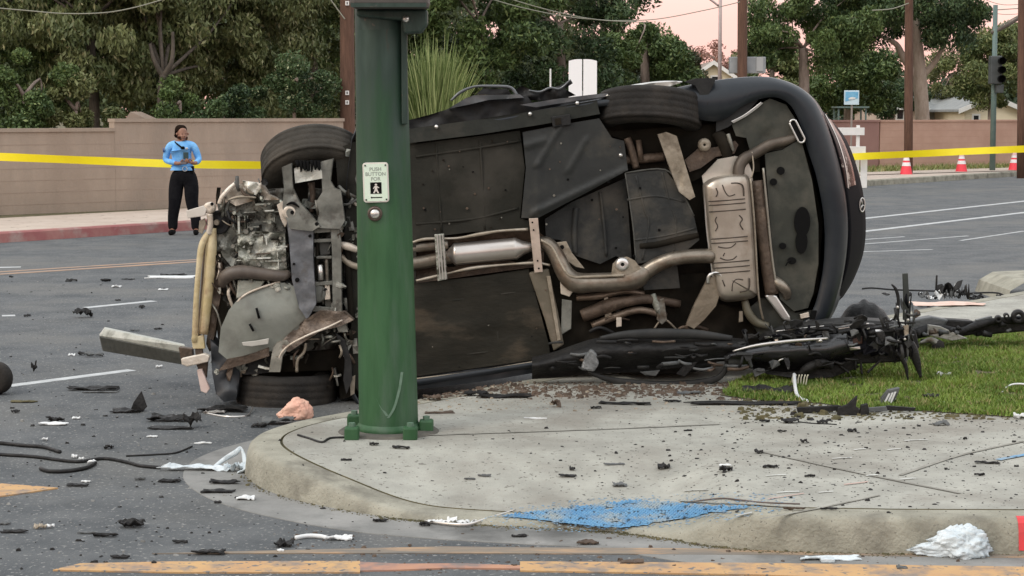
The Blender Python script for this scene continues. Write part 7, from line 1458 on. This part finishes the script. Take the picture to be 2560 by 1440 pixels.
# -- countless small chips of glass and plastic
def chips(name, label, n, region, m, smin, smax, seed, dens=None, z=None):
    rn = random.Random(seed); mb = MB(); k = 0
    while k < n:
        x = rn.uniform(region[0], region[2]); y = rn.uniform(region[1], region[3])
        if dens and rn.random() > dens(x, y): continue
        if z is None:
            p = G(x, y, .15)
            if not inside(p.x, p.y, oc_poly): continue
            if inside(p.x, p.y, lp) and rn.random() < .7: continue
            c = onwalk(x, y)
        else:
            c = G(x, y, 0); 
            if inside(c.x, c.y, oc_poly): continue
        s_ = rn.uniform(smin, smax)*(1 if rn.random() < .85 else 2.2); a_ = rn.uniform(.25, 1)
        mb.rock(c, s_, s_*a_, s_*rn.uniform(.3, .9), rn, 5); k += 1
    return tag(build(name, mb, m, kind='stuff'), label, 'debris')
chips('plastic_chips', 'tiny black chips sprinkled over the concrete walk', 1500, (650, 960, 2560, 1320), M_char, .0025, .0075, 1, lambda x, y: .12+.88*min(1, max(0, (x-1350)/700))*min(1, max(0, 1.25-abs(y-1110)/150)))
chips('dirt_crumbs', 'dark crumbs and glass gathered along the foot of the car', 1500, (1040, 955, 1900, 1010), M_brown, .004, .016, 2, lambda x, y: max(0, 1-abs(y-975)/28))
chips('pale_crumbs', 'pale glass crumbs along the foot of the car', 500, (1040, 955, 2000, 1030), M_tan, .003, .009, 3)
chips('road_crumbs', 'small dark crumbs scattered on the asphalt at the left', 420, (0, 700, 900, 1430), M_char, .004, .010, 4, None, 0)
chips('pale_road_crumbs', 'small pale crumbs scattered on the asphalt at the left', 160, (0, 700, 900, 1430), M_gut, .004, .009, 5, None, 0)
chips('gutter_crumbs', 'pale and dark crumbs along the gutter at the bottom', 500, (700, 1320, 2560, 1435), M_brown, .003, .008, 6, None, 0)
chips('lawn_chips', 'dark chips caught at the front edge of the lawn', 260, (1820, 940, 2560, 1060), M_char, .004, .012, 7)

rn = random.Random(15); mb = MB(); fr = [i for i, p in enumerate(oc) if p.y < 10 and p.x < 4]
for k in range(2600):
    i = rn.choice(fr); p = oc[i].lerp(oc[i+1], rn.random())-nrm[i]*(.034+abs(rn.gauss(0, .022))); r_ = rn.uniform(.002, .007)*(1+(rn.random() < .05))
    if rn.random() < .25+.75*(p.x > -.6): mb.rock(Vector((p.x, p.y, .003)), r_, r_*.8, r_*.7, rn, 5)
tag(build('gutter_dirt', mb, M_soil, kind='stuff'), 'dark dirt collected along the foot of the kerb', 'dirt')
rt = random.Random(99)
for k in range(120):
    x = rt.uniform(1850, 2295); yc = 905-(x-1815)*.10; y = rt.uniform(yc-78, yc+34); L = rt.uniform(8, 44); a_ = rt.choice([-.12, -.12, 1.5, rt.uniform(-1.6, 1.6)])+rt.uniform(-.2, .2); d_ = rt.uniform(-.10, .02)
    m = rt.choice([M_char, M_char, M_dull, M_glossb, M_dgrey, M_plast, M_char, M_silv if rt.random() < .35 else M_char, M_brown if rt.random() < .4 else M_dull])
    if rt.random() < .5: bt_('bent_rod', [(x-math.cos(a_)*L/2, y-math.sin(a_)*L/2, d_), (x+rt.uniform(-6, 6), y+rt.uniform(-6, 6), d_-.02), (x+math.cos(a_)*L/2, y+math.sin(a_)*L/2, d_)], rt.uniform(1.2, 4.5), m, b3, 6)
    else:
        t_ = rt.uniform(3, 11) if m is not M_silv else 2; c_, s_ = math.cos(a_), math.sin(a_)
        bp_('broken_piece', [(x-c_*L/2+s_*t_, y-s_*L/2-c_*t_), (x+s_*t_*1.3, y-c_*t_*1.2), (x+c_*L/2+s_*t_*.5, y+s_*L/2-c_*t_*.4), (x+c_*L/2-s_*t_*.4, y+s_*L/2+c_*t_*.5), (x-c_*L/2-s_*t_, y-s_*L/2+c_*t_)], rt.uniform(.01, .04), m, b3, d_, .002, k)
for k in range(40):
    x = rt.uniform(1380, 1850); y = rt.uniform(845, 925); L = rt.uniform(10, 60); d_ = rt.uniform(-.09, -.04); m = rt.choice([M_dull, M_char, M_dgrey, M_plast, M_brown])
    bt_('scraped_fold', [(x-L/2, y+rt.uniform(-5, 5), d_), (x, y+rt.uniform(-5, 5), d_-.03), (x+L/2, y+rt.uniform(-5, 5), d_)], rt.uniform(1.5, 5), m, b1, 6, .5)
chips('lawn_litter', 'brown and dark litter pressed into the front edge of the lawn', 700, (1850, 990, 2560, 1050), M_soil, .005, .018, 27)
